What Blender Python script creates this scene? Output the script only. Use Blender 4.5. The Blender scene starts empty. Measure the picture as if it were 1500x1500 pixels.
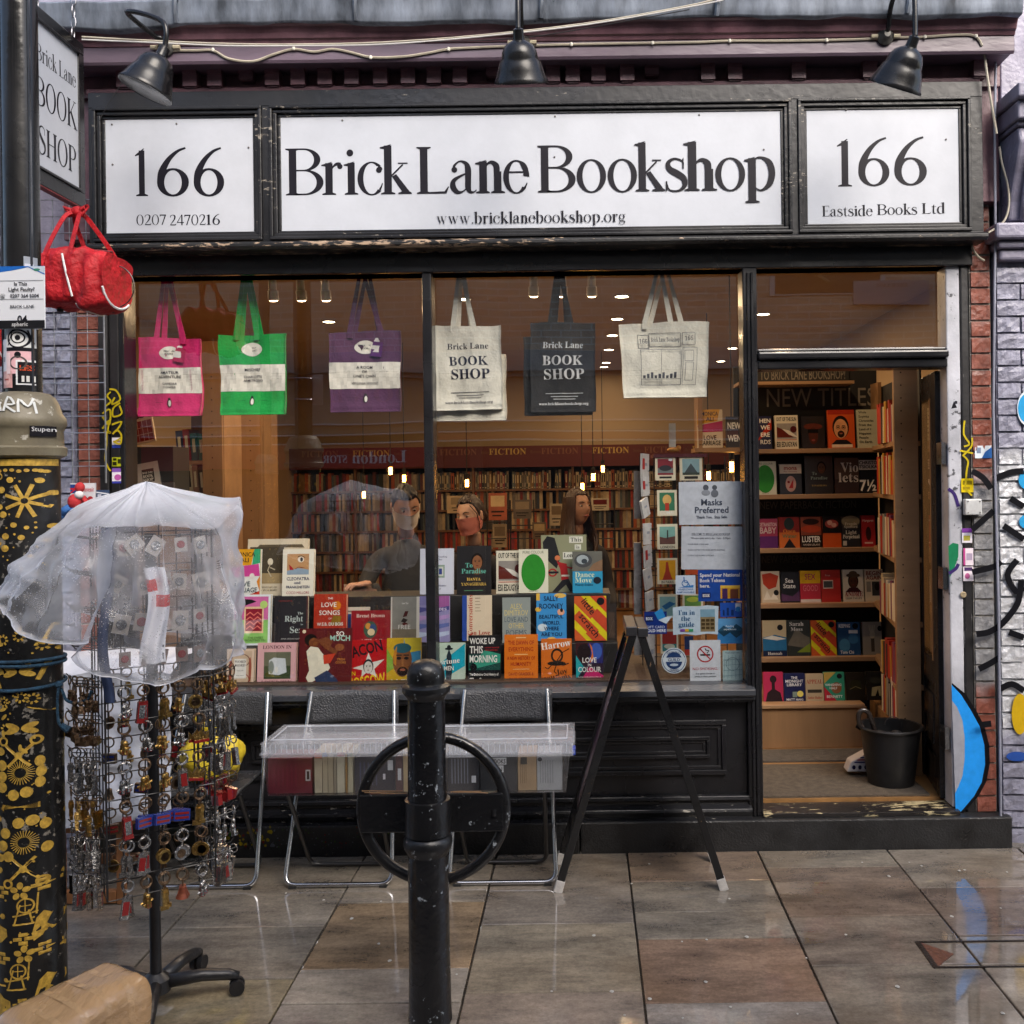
import bpy, bmesh, math, random
from math import sin, cos, pi, radians, atan2, sqrt, asin
from mathutils import Vector, Matrix, noise as mnoise
S = bpy.context.scene
COL = S.collection
# ---------------------------------------------------------------- camera
FPX, CX, CY, H, D0 = 1444.0, 855.0, 700.0, 1.68, 4.5     # focal length in photo pixels, level point, eye height, distance
ROLL = radians(0.75)
cam = bpy.data.cameras.new('camera')
cam.sensor_width = 36.0
cam.lens = 36.0 * FPX / 1500.0
cam.shift_x = (750 - CX) / 1500.0
cam.shift_y = -(750 - CY) / 1500.0
cam.clip_end = 400
co = bpy.data.objects.new('camera', cam)
COL.objects.link(co)
co.location = (0, -D0, H)
co.rotation_euler = (Matrix.Rotation(radians(90), 4, 'X') @ Matrix.Rotation(-ROLL, 4, 'Z')).to_euler()
S.camera = co
# ---------------------------------------------------------------- sky, sun, exposure (overcast, wet)
world = bpy.data.worlds.new('World')
S.world = world
world.use_nodes = True
wn = world.node_tree
sky = wn.nodes.new('ShaderNodeTexSky')
sky.sky_type = 'NISHITA'
sky.sun_disc = False
SUN_EL, SUN_ROT = radians(40), radians(150)
sky.sun_elevation = SUN_EL
sky.sun_rotation = SUN_ROT
sky.air_density = 1.0
sky.dust_density = 4.0
sky.ozone_density = 1.0
wn.links.new(sky.outputs[0], wn.nodes['Background'].inputs[0])
wn.nodes['Background'].inputs[1].default_value = 0.15
sl = bpy.data.lights.new('sun', 'SUN')
sl.energy = 1.5
sl.angle = radians(40)
sl.color = (1.0, 0.97, 0.93)
so = bpy.data.objects.new('sun', sl)
COL.objects.link(so)
# the light comes from over the opposite roofs, behind the viewer
sd = Vector((sin(SUN_ROT) * cos(SUN_EL), cos(SUN_ROT) * cos(SUN_EL), sin(SUN_EL)))
so.rotation_euler = sd.to_track_quat('Z', 'Y').to_euler()
so.location = (0, -8, 12)
S.view_settings.view_transform = 'Standard'
S.view_settings.look = 'None'
S.view_settings.gamma = 1.0
S.view_settings.use_curve_mapping = False
S.view_settings.exposure = 1.1
S.cycles.use_denoising = True
S.cycles.max_bounces = 8
S.cycles.transparent_max_bounces = 24
S.cycles.sample_clamp_indirect = 6.0
S.cycles.caustics_reflective = False
S.cycles.caustics_refractive = False
# ---------------------------------------------------------------- helpers
def W(px, py, y=0.0):
 """photo pixel -> world x, z on the plane at depth y"""
 dx, dy = px - CX, py - CY
 X = dx * cos(ROLL) - dy * sin(ROLL)
 Z = dx * sin(ROLL) + dy * cos(ROLL)
 s = (D0 + y) / FPX
 return X * s, H - Z * s
def W3(px, py, y=0.0):
 x, z = W(px, py, y)
 return Vector((x, y, z))
def G(px, py):
 """photo pixel -> point on the pavement (z = 0)"""
 dx, dy = px - CX, py - CY
 X = dx * cos(ROLL) - dy * sin(ROLL)
 Z = dx * sin(ROLL) + dy * cos(ROLL)
 d = H * FPX / Z
 return Vector((X * d / FPX, d - D0, 0))
ORG = {}
class MB:
 """collects geometry for one mesh object"""
 def __init__(s):
  s.v, s.f, s.m, s.cur = [], [], [], 0
 def add(s, vs, fs, m=None):
  n = len(s.v)
  s.v += [tuple(p) for p in vs]
  s.f += [tuple(i + n for i in f) for f in fs]
  s.m += [s.cur if m is None else m] * len(fs)
  return s
 def box(s, x0, x1, y0, y1, z0, z1, m=None):
  if x0 > x1: x0, x1 = x1, x0
  if y0 > y1: y0, y1 = y1, y0
  if z0 > z1: z0, z1 = z1, z0
  return s.add([(x0,y0,z0),(x1,y0,z0),(x1,y1,z0),(x0,y1,z0),(x0,y0,z1),(x1,y0,z1),(x1,y1,z1),(x0,y1,z1)],
      [(0,3,2,1),(4,5,6,7),(0,1,5,4),(1,2,6,5),(2,3,7,6),(3,0,4,7)], m)
 def prism(s, pts, a, b, m=None):
  """polygon (in 3D) pts extruded by vector b-a"""
  n = len(pts); d = Vector(b) - Vector(a)
  vs = [Vector(p) for p in pts] + [Vector(p) + d for p in pts]
  fs = [tuple(range(n)), tuple(range(2*n-1, n-1, -1))] + [(i, i+n, (i+1) % n + n, (i+1) % n) for i in range(n)]
  return s.add(vs, fs, m)
 def profile(s, pts, x0, x1, m=None):
  """(y,z) profile swept along x"""
  return s.prism([(x0, p[0], p[1]) for p in pts], (x0,0,0), (x1,0,0), m)
 def tube(s, pts, r, n=8, m=None, closed=False, cap=True):
  pts = [Vector(p) for p in pts]
  rs = r if isinstance(r, (list, tuple)) else [r] * len(pts)
  k = len(pts); vs = []; up = None
  for i, p in enumerate(pts):
   if closed: t = (pts[(i+1) % k] - pts[i-1]).normalized()
   else: t = (pts[min(i+1, k-1)] - pts[max(i-1, 0)]).normalized()
   if up is None:
    up = Vector((0,0,1)) if abs(t.z) < .9 else Vector((0,1,0))
   a = t.cross(up)
   if a.length < 1e-6: a = t.cross(Vector((1,0,0)))
   a.normalize(); b = a.cross(t).normalized(); up = b
   for j in range(n):
    th = 2*pi*j/n
    vs.append(p + (a*cos(th) + b*sin(th)) * rs[i])
  fs = []
  for i in range(k if closed else k-1):
   for j in range(n):
    i2 = (i+1) % k
    fs.append((i*n+j, i*n+(j+1) % n, i2*n+(j+1) % n, i2*n+j))
  if cap and not closed:
   fs.append(tuple(range(n-1, -1, -1))); fs.append(tuple((k-1)*n + j for j in range(n)))
  return s.add(vs, fs, m)
 def lathe(s, prof, n=24, o=(0,0,0), M=None, m=None):
  """(r, z) profile turned about z, placed by M (4x4) then moved to o"""
  vs, fs = [], []; k = len(prof)
  for r, z in prof:
   for j in range(n):
    th = 2*pi*j/n
    p = Vector((r*cos(th), r*sin(th), z))
    if M is not None: p = M @ p
    vs.append(p + Vector(o))
  for i in range(k-1):
   for j in range(n):
    fs.append((i*n+j, i*n+(j+1) % n, (i+1)*n+(j+1) % n, (i+1)*n+j))
  if prof[0][0] > 1e-5: fs.append(tuple(range(n-1, -1, -1)))
  if prof[-1][0] > 1e-5: fs.append(tuple((k-1)*n + j for j in range(n)))
  return s.add(vs, fs, m)
 def ball(s, c, rx, ry=None, rz=None, n=12, m=None, M=None):
  ry = rx if ry is None else ry; rz = rx if rz is None else rz
  k = max(4, n//2); vs, fs = [], []
  for i in range(k+1):
   ph = pi*i/k
   for j in range(n):
    th = 2*pi*j/n
    p = Vector((rx*sin(ph)*cos(th), ry*sin(ph)*sin(th), -rz*cos(ph)))
    if M is not None: p = M @ p
    vs.append(p + Vector(c))
  for i in range(k):
   for j in range(n):
    fs.append((i*n+j, i*n+(j+1) % n, (i+1)*n+(j+1) % n, (i+1)*n+j))
  return s.add(vs, fs, m)
 def torus(s, c, R, r, ax='Y', n=32, k=8, m=None, a0=0, a1=2*pi):
  full = abs(a1-a0-2*pi) < 1e-6
  pts = []
  for i in range(n if full else n+1):
   t = a0 + (a1-a0)*i/n
   p = {'Y': (R*cos(t), 0, R*sin(t)), 'Z': (R*cos(t), R*sin(t), 0), 'X': (0, R*cos(t), R*sin(t))}[ax]
   pts.append(Vector(p) + Vector(c))
  return s.tube(pts, r, k, m, closed=full)
 def grid(s, fn, nu, nv, m=None, closed_u=False):
  vs = [fn(i/nu, j/nv) for j in range(nv+1) for i in range(nu if closed_u else nu+1)]
  w = nu if closed_u else nu+1
  fs = [(j*w+i, j*w+(i+1) % w, (j+1)*w+(i+1) % w, (j+1)*w+i) for j in range(nv) for i in range(nu)]
  return s.add(vs, fs, m)
def mesh_of(mb, name, mats, org=None, smooth=False):
 me = bpy.data.meshes.new(name)
 vs = mb.v
 if org is not None: vs = [(v[0]-org[0], v[1]-org[1], v[2]-org[2]) for v in vs]
 me.from_pydata(vs, [], mb.f)
 for mm in (mats if isinstance(mats, (list, tuple)) else [mats]):
  me.materials.append(mm)
 if any(mb.m): me.polygons.foreach_set('material_index', mb.m)
 if smooth: me.polygons.foreach_set('use_smooth', [True] * len(me.polygons))
 me.update()
 return me
def tag(o, label=None, cat=None, group=None, kind=None):
 if label: o['label'] = label
 if cat: o['category'] = cat
 if group: o['group'] = group
 if kind: o['kind'] = kind
 return o
def mk(name, mb, mats, parent=None, local=False, smooth=False, bev=0, org=None, **kw):
 """link ONE mesh object; geometry given in world coordinates unless local"""
 if parent is not None and not local: org = ORG[parent.name]
 me = mesh_of(mb, name, mats, org, smooth)
 o = bpy.data.objects.new(name, me)
 COL.objects.link(o)
 if parent is not None:
  o.parent = parent
  ORG[o.name] = ORG.get(parent.name, Vector((0,0,0)))
 elif org is not None:
  o.location = org; ORG[o.name] = Vector(org)
 else: ORG[o.name] = Vector((0,0,0))
 if smooth and bev == 0 and smooth != 'all': sharp(me, 40)
 if bev:
  b = o.modifiers.new('Bevel', 'BEVEL'); b.width = bev; b.segments = 2; b.limit_method = 'ANGLE'; b.angle_limit = radians(35)
  b.harden_normals = False
 tag(o, **kw)
 return o
def sharp(me, deg):
 try: me.set_sharp_from_angle(angle=radians(deg))
 except Exception: pass
def thing(name, label, cat, loc=(0,0,0), rot=(0,0,0), group=None, kind=None):
 o = bpy.data.objects.new(name, None)
 o.empty_display_size = .1
 COL.objects.link(o); o.location = loc; o.rotation_euler = rot
 ORG[o.name] = Vector(loc)
 return tag(o, label, cat, group, kind)
def kids(o): return [c for c in KID.get(o.name, [])]
def copy_tree(o, loc=None, rot=None, label=None, parent=None):
 c = o.copy(); COL.objects.link(c)
 if parent is not None: c.parent = parent
 if loc is not None: c.location = loc
 if rot is not None: c.rotation_euler = rot
 if label: c['label'] = label
 for ch in o.children: copy_tree(ch, parent=c)
 return c
def put(name, me, parent=None, loc=(0,0,0), rot=(0,0,0), scale=None, **kw):
 o = bpy.data.objects.new(name, me); COL.objects.link(o)
 if parent is not None: o.parent = parent
 o.location = loc; o.rotation_euler = rot
 if scale: o.scale = scale
 return tag(o, **kw)
# ---------------------------------------------------------------- materials
def hexc(h):
 h = h.lstrip('#'); c = [int(h[i:i+2], 16)/255 for i in (0, 2, 4)]
 return tuple((x/12.92 if x <= .04045 else ((x+.055)/1.055)**2.4) for x in c)
def rgb(c): return hexc(c) if isinstance(c, str) else tuple(c)
MC = {}
def mat(name, col, rough=.5, metal=0.0, var=0.0, vscale=6.0, bump=0.0, bscale=40.0, col2=None, spec=.5, coat=0.0, rvar=0.0, rnd=0.0, detail=6.0, alpha=1.0, emit=None, estr=0.0, stretch=None, sheen=0, rscale=None):
 """principled material: noise colour variation, noise bump, noise roughness, random shift per object"""
 if name in MC: return MC[name]
 m = bpy.data.materials.new(name); m.use_nodes = True
 nt = m.node_tree; N = nt.nodes; L = nt.links; b = N['Principled BSDF']
 c = rgb(col); b.inputs['Base Color'].default_value = (*c, 1); b.inputs['Roughness'].default_value = rough
 b.inputs['Metallic'].default_value = metal; b.inputs['Specular IOR Level'].default_value = spec
 b.inputs['Coat Weight'].default_value = coat; b.inputs['Coat Roughness'].default_value = .08
 if sheen: b.inputs['Sheen Weight'].default_value = sheen
 if alpha < 1: b.inputs['Alpha'].default_value = alpha
 if emit is not None:
  b.inputs['Emission Color'].default_value = (*rgb(emit), 1); b.inputs['Emission Strength'].default_value = estr
 if var or bump or rvar:
  tc = N.new('ShaderNodeTexCoord'); mp = N.new('ShaderNodeMapping'); L.new(tc.outputs['Object'], mp.inputs[0])
  if stretch: mp.inputs['Scale'].default_value = stretch
  oi = N.new('ShaderNodeObjectInfo'); ml = N.new('ShaderNodeMath'); ml.operation = 'MULTIPLY'; ml.inputs[1].default_value = 37.0
  L.new(oi.outputs['Random'], ml.inputs[0]); L.new(ml.outputs[0], mp.inputs['Location'])
 src = None
 if var:
  n = N.new('ShaderNodeTexNoise'); n.inputs['Scale'].default_value = vscale; n.inputs['Detail'].default_value = detail; n.inputs['Roughness'].default_value = .62
  L.new(mp.outputs[0], n.inputs['Vector'])
  r = N.new('ShaderNodeValToRGB'); r.color_ramp.elements[0].position = .32; r.color_ramp.elements[1].position = .68
  c2 = rgb(col2) if col2 is not None else tuple(x*(1-var) for x in c)
  r.color_ramp.elements[0].color = (*c2, 1); r.color_ramp.elements[1].color = (*[min(1, x*(1+var*.35)) for x in c], 1)
  L.new(n.outputs['Fac'], r.inputs[0]); src = r.outputs[0]
 if rnd:
  oi2 = N.new('ShaderNodeObjectInfo'); mr = N.new('ShaderNodeMapRange'); mr.inputs['To Min'].default_value = 1-rnd; mr.inputs['To Max'].default_value = 1+rnd*.5
  L.new(oi2.outputs['Random'], mr.inputs[0]); hs = N.new('ShaderNodeHueSaturation'); L.new(mr.outputs[0], hs.inputs['Value'])
  if src: L.new(src, hs.inputs['Color'])
  else: hs.inputs['Color'].default_value = (*c, 1)
  src = hs.outputs[0]
 if src: L.new(src, b.inputs['Base Color'])
 if rvar:
  n2 = N.new('ShaderNodeTexNoise'); n2.inputs['Scale'].default_value = rscale or vscale*.7; n2.inputs['Detail'].default_value = 5
  L.new(mp.outputs[0], n2.inputs['Vector']); m2 = N.new('ShaderNodeMapRange')
  m2.inputs['From Min'].default_value = .35; m2.inputs['From Max'].default_value = .65
  m2.inputs['To Min'].default_value = max(.02, rough-rvar); m2.inputs['To Max'].default_value = min(1, rough+rvar)
  L.new(n2.outputs['Fac'], m2.inputs[0]); L.new(m2.outputs[0], b.inputs['Roughness'])
 if bump:
  n3 = N.new('ShaderNodeTexNoise'); n3.inputs['Scale'].default_value = bscale; n3.inputs['Detail'].default_value = 6
  L.new(mp.outputs[0], n3.inputs['Vector']); bp = N.new('ShaderNodeBump'); bp.inputs['Strength'].default_value = min(1, bump); bp.inputs['Distance'].default_value = .004 if bump <= 1 else .004*bump
  L.new(n3.outputs['Fac'], bp.inputs['Height']); L.new(bp.outputs[0], b.inputs['Normal'])
 MC[name] = m
 return m
def ink(c, rough=.42):
 """flat printed or painted colour"""
 key = 'ink_' + (c if isinstance(c, str) else '_'.join('%.2f' % x for x in c)).lstrip('#') + ('' if rough == .42 else '_r%d' % int(rough*100))
 return mat(key, c, rough, var=.14, vscale=28, spec=.18)
def glassy(name, tint=(.95,.96,.96), k=1.9, add=.02, bump=.0, rough=0.0):
 """thin pane: mirror reflection by Fresnel over clear transmission"""
 if name in MC: return MC[name]
 m = bpy.data.materials.new(name); m.use_nodes = True; nt = m.node_tree; N = nt.nodes; L = nt.links
 N.remove(N['Principled BSDF']); out = N['Material Output']
 t = N.new('ShaderNodeBsdfTransparent'); t.inputs[0].default_value = (*tint, 1)
 g = N.new('ShaderNodeBsdfGlossy'); g.inputs['Roughness'].default_value = rough; g.inputs['Color'].default_value = (1,1,1,1)
 fr = N.new('ShaderNodeFresnel'); ge = N.new('ShaderNodeNewGeometry'); io = N.new('ShaderNodeMath'); io.operation = 'MULTIPLY_ADD'
 io.inputs[1].default_value = 1/1.5-1.5; io.inputs[2].default_value = 1.5     # a thin pane reflects alike from both sides
 L.new(ge.outputs['Backfacing'], io.inputs[0]); L.new(io.outputs[0], fr.inputs['IOR'])
 ma = N.new('ShaderNodeMath'); ma.operation = 'MULTIPLY_ADD'; ma.inputs[1].default_value = k; ma.inputs[2].default_value = add; ma.use_clamp = True
 L.new(fr.outputs[0], ma.inputs[0]); mx = N.new('ShaderNodeMixShader'); L.new(ma.outputs[0], mx.inputs[0]); L.new(t.outputs[0], mx.inputs[1]); L.new(g.outputs[0], mx.inputs[2])
 L.new(mx.outputs[0], out.inputs['Surface'])
 if bump:
  tc = N.new('ShaderNodeTexCoord'); n = N.new('ShaderNodeTexNoise'); n.inputs['Scale'].default_value = 1.6; n.inputs['Detail'].default_value = 1
  L.new(tc.outputs['Object'], n.inputs['Vector']); bp = N.new('ShaderNodeBump'); bp.inputs['Strength'].default_value = bump; bp.inputs['Distance'].default_value = .004
  L.new(n.outputs['Fac'], bp.inputs['Height']); L.new(bp.outputs[0], g.inputs['Normal'])
 MC[name] = m
 return m
def chipped(name, base, chip, rough, thr=.62, scale=30, stretch=(1,1,1), bump=.35, bscale=60, base2=None, big=3.0, rvar=.1):
 """gloss paint worn through in irregular chips"""
 if name in MC: return MC[name]
 m = mat(name, base, rough, var=.5, vscale=big, bump=bump, bscale=bscale, col2=base2, rvar=rvar)
 nt = m.node_tree; N = nt.nodes; L = nt.links; b = N['Principled BSDF']
 tc = N.new('ShaderNodeTexCoord'); mp = N.new('ShaderNodeMapping'); mp.inputs['Scale'].default_value = stretch; L.new(tc.outputs['Object'], mp.inputs[0])
 n = N.new('ShaderNodeTexNoise'); n.inputs['Scale'].default_value = scale; n.inputs['Detail'].default_value = 8; n.inputs['Roughness'].default_value = .65
 n1 = N.new('ShaderNodeTexNoise'); n1.inputs['Scale'].default_value = scale*.12; n1.inputs['Detail'].default_value = 2
 L.new(mp.outputs[0], n.inputs['Vector']); L.new(mp.outputs[0], n1.inputs['Vector'])
 ad = N.new('ShaderNodeMath'); ad.operation = 'MULTIPLY_ADD'; ad.inputs[1].default_value = .45; L.new(n1.outputs['Fac'], ad.inputs[0])
 L.new(n.outputs['Fac'], ad.inputs[2])
 g = N.new('ShaderNodeMapRange'); g.inputs['From Min'].default_value = thr+.22; g.inputs['From Max'].default_value = thr+.25; L.new(ad.outputs[0], g.inputs[0])
 mx = N.new('ShaderNodeMix'); mx.data_type = 'RGBA'; L.new(g.outputs[0], mx.inputs[0])
 src = b.inputs['Base Color'].links[0].from_socket; L.new(src, mx.inputs[6]); mx.inputs[7].default_value = (*rgb(chip), 1)
 L.new(mx.outputs[2], b.inputs['Base Color'])
 return m
# ---------------------------------------------------------------- lettering
TXT = {}
def _curve_geo(s, res, off):
 c = bpy.data.curves.new('t', 'FONT'); c.body = s; c.resolution_u = res; c.offset = off
 o = bpy.data.objects.new('t', c); me = o.to_mesh()
 vs = [(v.co.x, v.co.y) for v in me.vertices]; fs = [tuple(p.vertices) for p in me.polygons]
 o.to_mesh_clear(); bpy.data.objects.remove(o); bpy.data.curves.remove(c)
 return vs, fs
CAP = None
def text_geo(s, style='', res=2):
 """vertices, faces and width of a string; capital height 1, left edge 0, baseline 0"""
 global CAP
 key = (s, style, res)
 if key in TXT: return TXT[key]
 if style == 'n': r = serif_geo(s)
 else:
  if CAP is None:
   v, _ = _curve_geo('H', 2, 0); CAP = max(p[1] for p in v)
  t = s
  if 's' in style:
   t = ''.join(chr(0x1D400+ord(c)-65) if 'A' <= c <= 'Z' else chr(0x1D41A+ord(c)-97) if 'a' <= c <= 'z' else chr(0x1D7CE+ord(c)-48) if '0' <= c <= '9' else c for c in s)
  vs, fs = _curve_geo(t, res, .022 if 'B' in style else (.012 if 'b' in style else 0))
  x0 = min([p[0] for p in vs] or [0]); vs = [((p[0]-x0)/CAP, p[1]/CAP) for p in vs]
  r = (vs, fs, max([p[0] for p in vs] or [1]))
 TXT[key] = r
 return r
# an old-style serif drawn stroke by stroke (capital height 1)
def _cr(pts, n=7):
 out = []
 for i in range(len(pts)-1):
  p0, p1, p2, p3 = pts[max(i-1, 0)], pts[i], pts[i+1], pts[min(i+2, len(pts)-1)]
  for j in range(n):
   t = j/n
   out.append(tuple(.5*((2*b)+(-a+c)*t+(2*a-5*b+4*c-d)*t*t+(-a+3*b-3*c+d)*t**3) for a, b, c, d in zip(p0, p1, p2, p3)))
 out.append(tuple(pts[-1])); return out
class GL:
 def __init__(s): s.v, s.f, s.z = [], [], []
 def p(s, *pts):
  n = len(s.v); s.v += list(pts); s.z += [len(s.f)]*len(pts); s.f.append(tuple(range(n, n+len(pts)))); return s
 def k(s, *pts, smooth=True):
  q = _cr(pts) if smooth else list(pts); n = len(s.v)
  for i, (x, y, w) in enumerate(q):
   a, b = q[max(i-1, 0)], q[min(i+1, len(q)-1)]
   dx, dy = b[0]-a[0], b[1]-a[1]; l = math.hypot(dx, dy) or 1
   s.v += [(x-dy/l*w/2, y+dx/l*w/2), (x+dy/l*w/2, y-dx/l*w/2)]; s.z += [s.z[-1]+1 if i == 0 and s.z else (s.z[-1] if s.z else 0)]; s.z += [s.z[-1]]
  for i in range(len(q)-1): s.f.append((n+2*i, n+2*i+1, n+2*i+3, n+2*i+2))
  return s
 def r(s, cx, cy, rx, ry, tx, ty, a0=0, a1=360, n=28, sl=0):
  k = len(s.v)
  for i in range(n+1):
   a = radians(a0+(a1-a0)*i/n)
   s.v += [(cx+rx*cos(a), cy+ry*sin(a)), (cx+(rx-tx)*cos(a+radians(sl)), cy+(ry-ty)*sin(a+radians(sl)))]; z = (s.z[-1] if s.z else 0)+(i == 0); s.z += [z, z]
  for i in range(n): s.f.append((k+2*i, k+2*i+1, k+2*i+3, k+2*i+2))
  return s
 def foot(s, x0, x1, y=0, t=.028):   # slab with bracket
  return s.p((x0, y), (x1, y), (x1, y+t), (x0, y+t))
 def flag(s, x, y):                   # top-left wedge of a lower case stem
  return s.p((x-.085, y-.055), (x+.02, y-.02), (x+.02, y+.0), (x-.085, y-.085+.055))
W_ = .158
def _glyph(c):
 g = GL(); w = .5
 def stem(x, y0, y1, l=.07, r=.07, top=None, ww=W_):
  g.p((x, y0), (x+ww, y0), (x+ww, y1), (x, y1))
  if l is not None: g.p((x-l, y0), (x+ww+r, y0), (x+ww+r, y0+.026), (x+ww, y0+.05), (x, y0+.05), (x-l, y0+.026))
  if top == 'f': g.p((x-.085, y1-.062), (x, y1-.075), (x+ww, y1+.022), (x+ww-.03, y1+.022), (x-.085, y1-.035))
  if top == 's': g.p((x-.07, y1), (x-.07, y1-.026), (x, y1-.05), (x+ww, y1-.05), (x+ww+.07, y1-.026), (x+ww+.07, y1))
 if c == 'B':
  stem(.075, 0, 1, top='s'); w = .80
  g.p((.2, .965), (.40, .965), (.40, 1), (.2, 1)); g.r(.38, .755, .36, .245, .135, .035, -90, 90)
  g.p((.2, .51), (.40, .51), (.40, .545), (.2, .545)); g.r(.40, .272, .40, .272, .145, .036, -90, 90); g.p((.2, 0), (.41, 0), (.41, .036), (.2, .036))
 elif c == 'r':
  stem(.07, 0, .68, top='f'); w = .46; g.k((.18, .50, .03), (.24, .60, .04), (.32, .655, .07), (.40, .64, .09)); g.r(.385, .605, .058, .058, .058, .058)
 elif c == 'i':
  stem(.07, 0, .68, top='f'); w = .27; g.r(.125, .89, .075, .075, .075, .075)
 elif c == 'l': stem(.07, 0, 1.03, top='f'); w = .27
 elif c == 'c':
  w = .53; g.r(.30, .34, .30, .36, .125, .03, 48, 312, sl=4); g.r(.455, .52, .062, .062, .062, .062); g.k((.44, .60, .03), (.49, .565, .05), (.51, .52, .05)); g.k((.47, .095, .05), (.51, .18, .03), (.525, .24, .02))
 elif c == 'k':
  stem(.07, 0, 1.04, top='f'); w = .63; g.k((.19, .36, .035), (.46, .63, .035), smooth=False); g.p((.36, .645), (.56, .645), (.56, .672), (.36, .672))
  g.p((.23, .375), (.32, .43), (.60, .05), (.44, .05)); g.p((.36, 0), (.64, 0), (.64, .028), (.60, .055), (.43, .055), (.36, .028))
 elif c == 'L':
  stem(.075, 0, 1, top='s'); w = .68; g.p((.2, 0), (.62, 0), (.68, .15), (.655, .15), (.58, .05), (.2, .036))
 elif c == 'a':
  w = .545; g.k((.085, .50, .07), (.10, .60, .05), (.21, .685, .035), (.33, .64, .08), (.375, .52, .125), (.375, .3, .125), (.375, .12, .12), (.42, .03, .07), (.50, .03, .03), (.545, .075, .02))
  g.r(.095, .505, .06, .06, .06, .06); g.k((.36, .43, .03), (.22, .37, .05), (.08, .27, .09), (.065, .14, .12), (.15, .03, .09), (.26, .04, .035), (.37, .13, .03))
 elif c == 'n':
  stem(.07, 0, .68, top='f', r=.055); stem(.37, 0, .46, l=.06, r=.07); w = .585; g.k((.17, .50, .03), (.24, .62, .045), (.33, .655, .08), (.42, .58, .125), (.4325, .44, .125))
 elif c == 'h':
  stem(.07, 0, 1.04, top='f', r=.055); stem(.38, 0, .46, l=.06, r=.07); w = .595; g.k((.17, .50, .03), (.25, .62, .045), (.34, .655, .08), (.43, .58, .125), (.4425, .44, .125))
 elif c == 'e':
  w = .52; g.r(.275, .34, .275, .36, .12, .03, 0, 318, sl=3); g.p((.08, .425), (.08, .458), (.52, .458), (.52, .425)); g.k((.425, .37, .02), (.475, .46, .10), (.43, .58, .11), (.36, .66, .05)); g.k((.44, .085, .05), (.48, .16, .03), (.50, .21, .02))
 elif c == 'o': w = .60; g.r(.30, .34, .30, .36, .12, .032, sl=5)
 elif c == 's':
  w = .46; g.k((.375, .50, .03), (.36, .63, .035), (.20, .685, .045), (.075, .60, .085), (.10, .47, .12), (.25, .37, .14), (.385, .26, .125), (.40, .11, .095), (.28, .005, .045), (.10, .02, .035), (.035, .17, .03))
  g.p((.36, .47), (.39, .47), (.385, .71), (.355, .67)); g.p((.02, .21), (.05, .21), (.06, .03), (.02, -.03))
 elif c == 'p':
  stem(.085, -.27, .68, top='f'); w = .66; g.k((.18, .60, .02), (.26, .68, .035), (.38, .685, .05), (.52, .58, .12), (.575, .36, .135), (.52, .13, .12), (.38, .005, .045), (.28, .01, .03), (.19, .09, .03))
 elif c == 'b':
  stem(.06, 0, 1.04, l=None, top='f'); w = .62; g.k((.16, .57, .02), (.24, .66, .035), (.35, .68, .05), (.49, .57, .12), (.535, .35, .13), (.48, .12, .12), (.34, -.005, .045), (.22, .01, .03), (.1, .06, .03))
 elif c == 'd':
  stem(.40, 0, 1.04, l=None, top='f'); w = .62; g.p((.52, 0), (.62, .02), (.62, .045), (.52, .05)); g.k((.44, .60, .02), (.34, .68, .035), (.24, .67, .05), (.11, .55, .12), (.065, .33, .13), (.12, .11, .12), (.26, -.005, .045), (.36, .01, .03), (.44, .09, .03))
 elif c == 'g':
  w = .56; g.r(.25, .45, .23, .23, .10, .03); g.k((.14, .26, .03), (.08, .17, .05), (.14, .10, .07), (.36, .07, .09), (.48, -.03, .08), (.40, -.18, .04), (.2, -.22, .035), (.05, -.14, .05), (.10, -.02, .03), (.18, .06, .02)); g.k((.40, .60, .03), (.48, .66, .04), (.54, .64, .05))
 elif c == 'w':
  w = .86
  for x in (.0, .29): g.p((x+.04, .68), (x+.15, .68), (x+.31, .10), (x+.25, -.01)); g.p((x+.25, -.01), (x+.29, .10), (x+.45, .68), (x+.42, .68))
  g.foot(-.02, .22, .655, .026); g.foot(.27, .50, .655, .026); g.foot(.64, .82, .655, .026)
 elif c == 't': w = .36; g.p((.09, .08), (.205, .08), (.205, .86), (.175, .86), (.09, .70)); g.foot(.0, .34, .655, .03); g.k((.147, .1, .115), (.20, .02, .07), (.29, .02, .03), (.35, .09, .02))
 elif c == '.': w = .2; g.r(.1, .055, .06, .06, .06, .06)
 elif c in '1': stem(.11, 0, .96, l=.09, r=.09, ww=.17); w = .46; g.p((.0, .865), (.0, .84), (.11, .86), (.28, 1.0), (.24, 1.0))
 elif c in '6':
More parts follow.
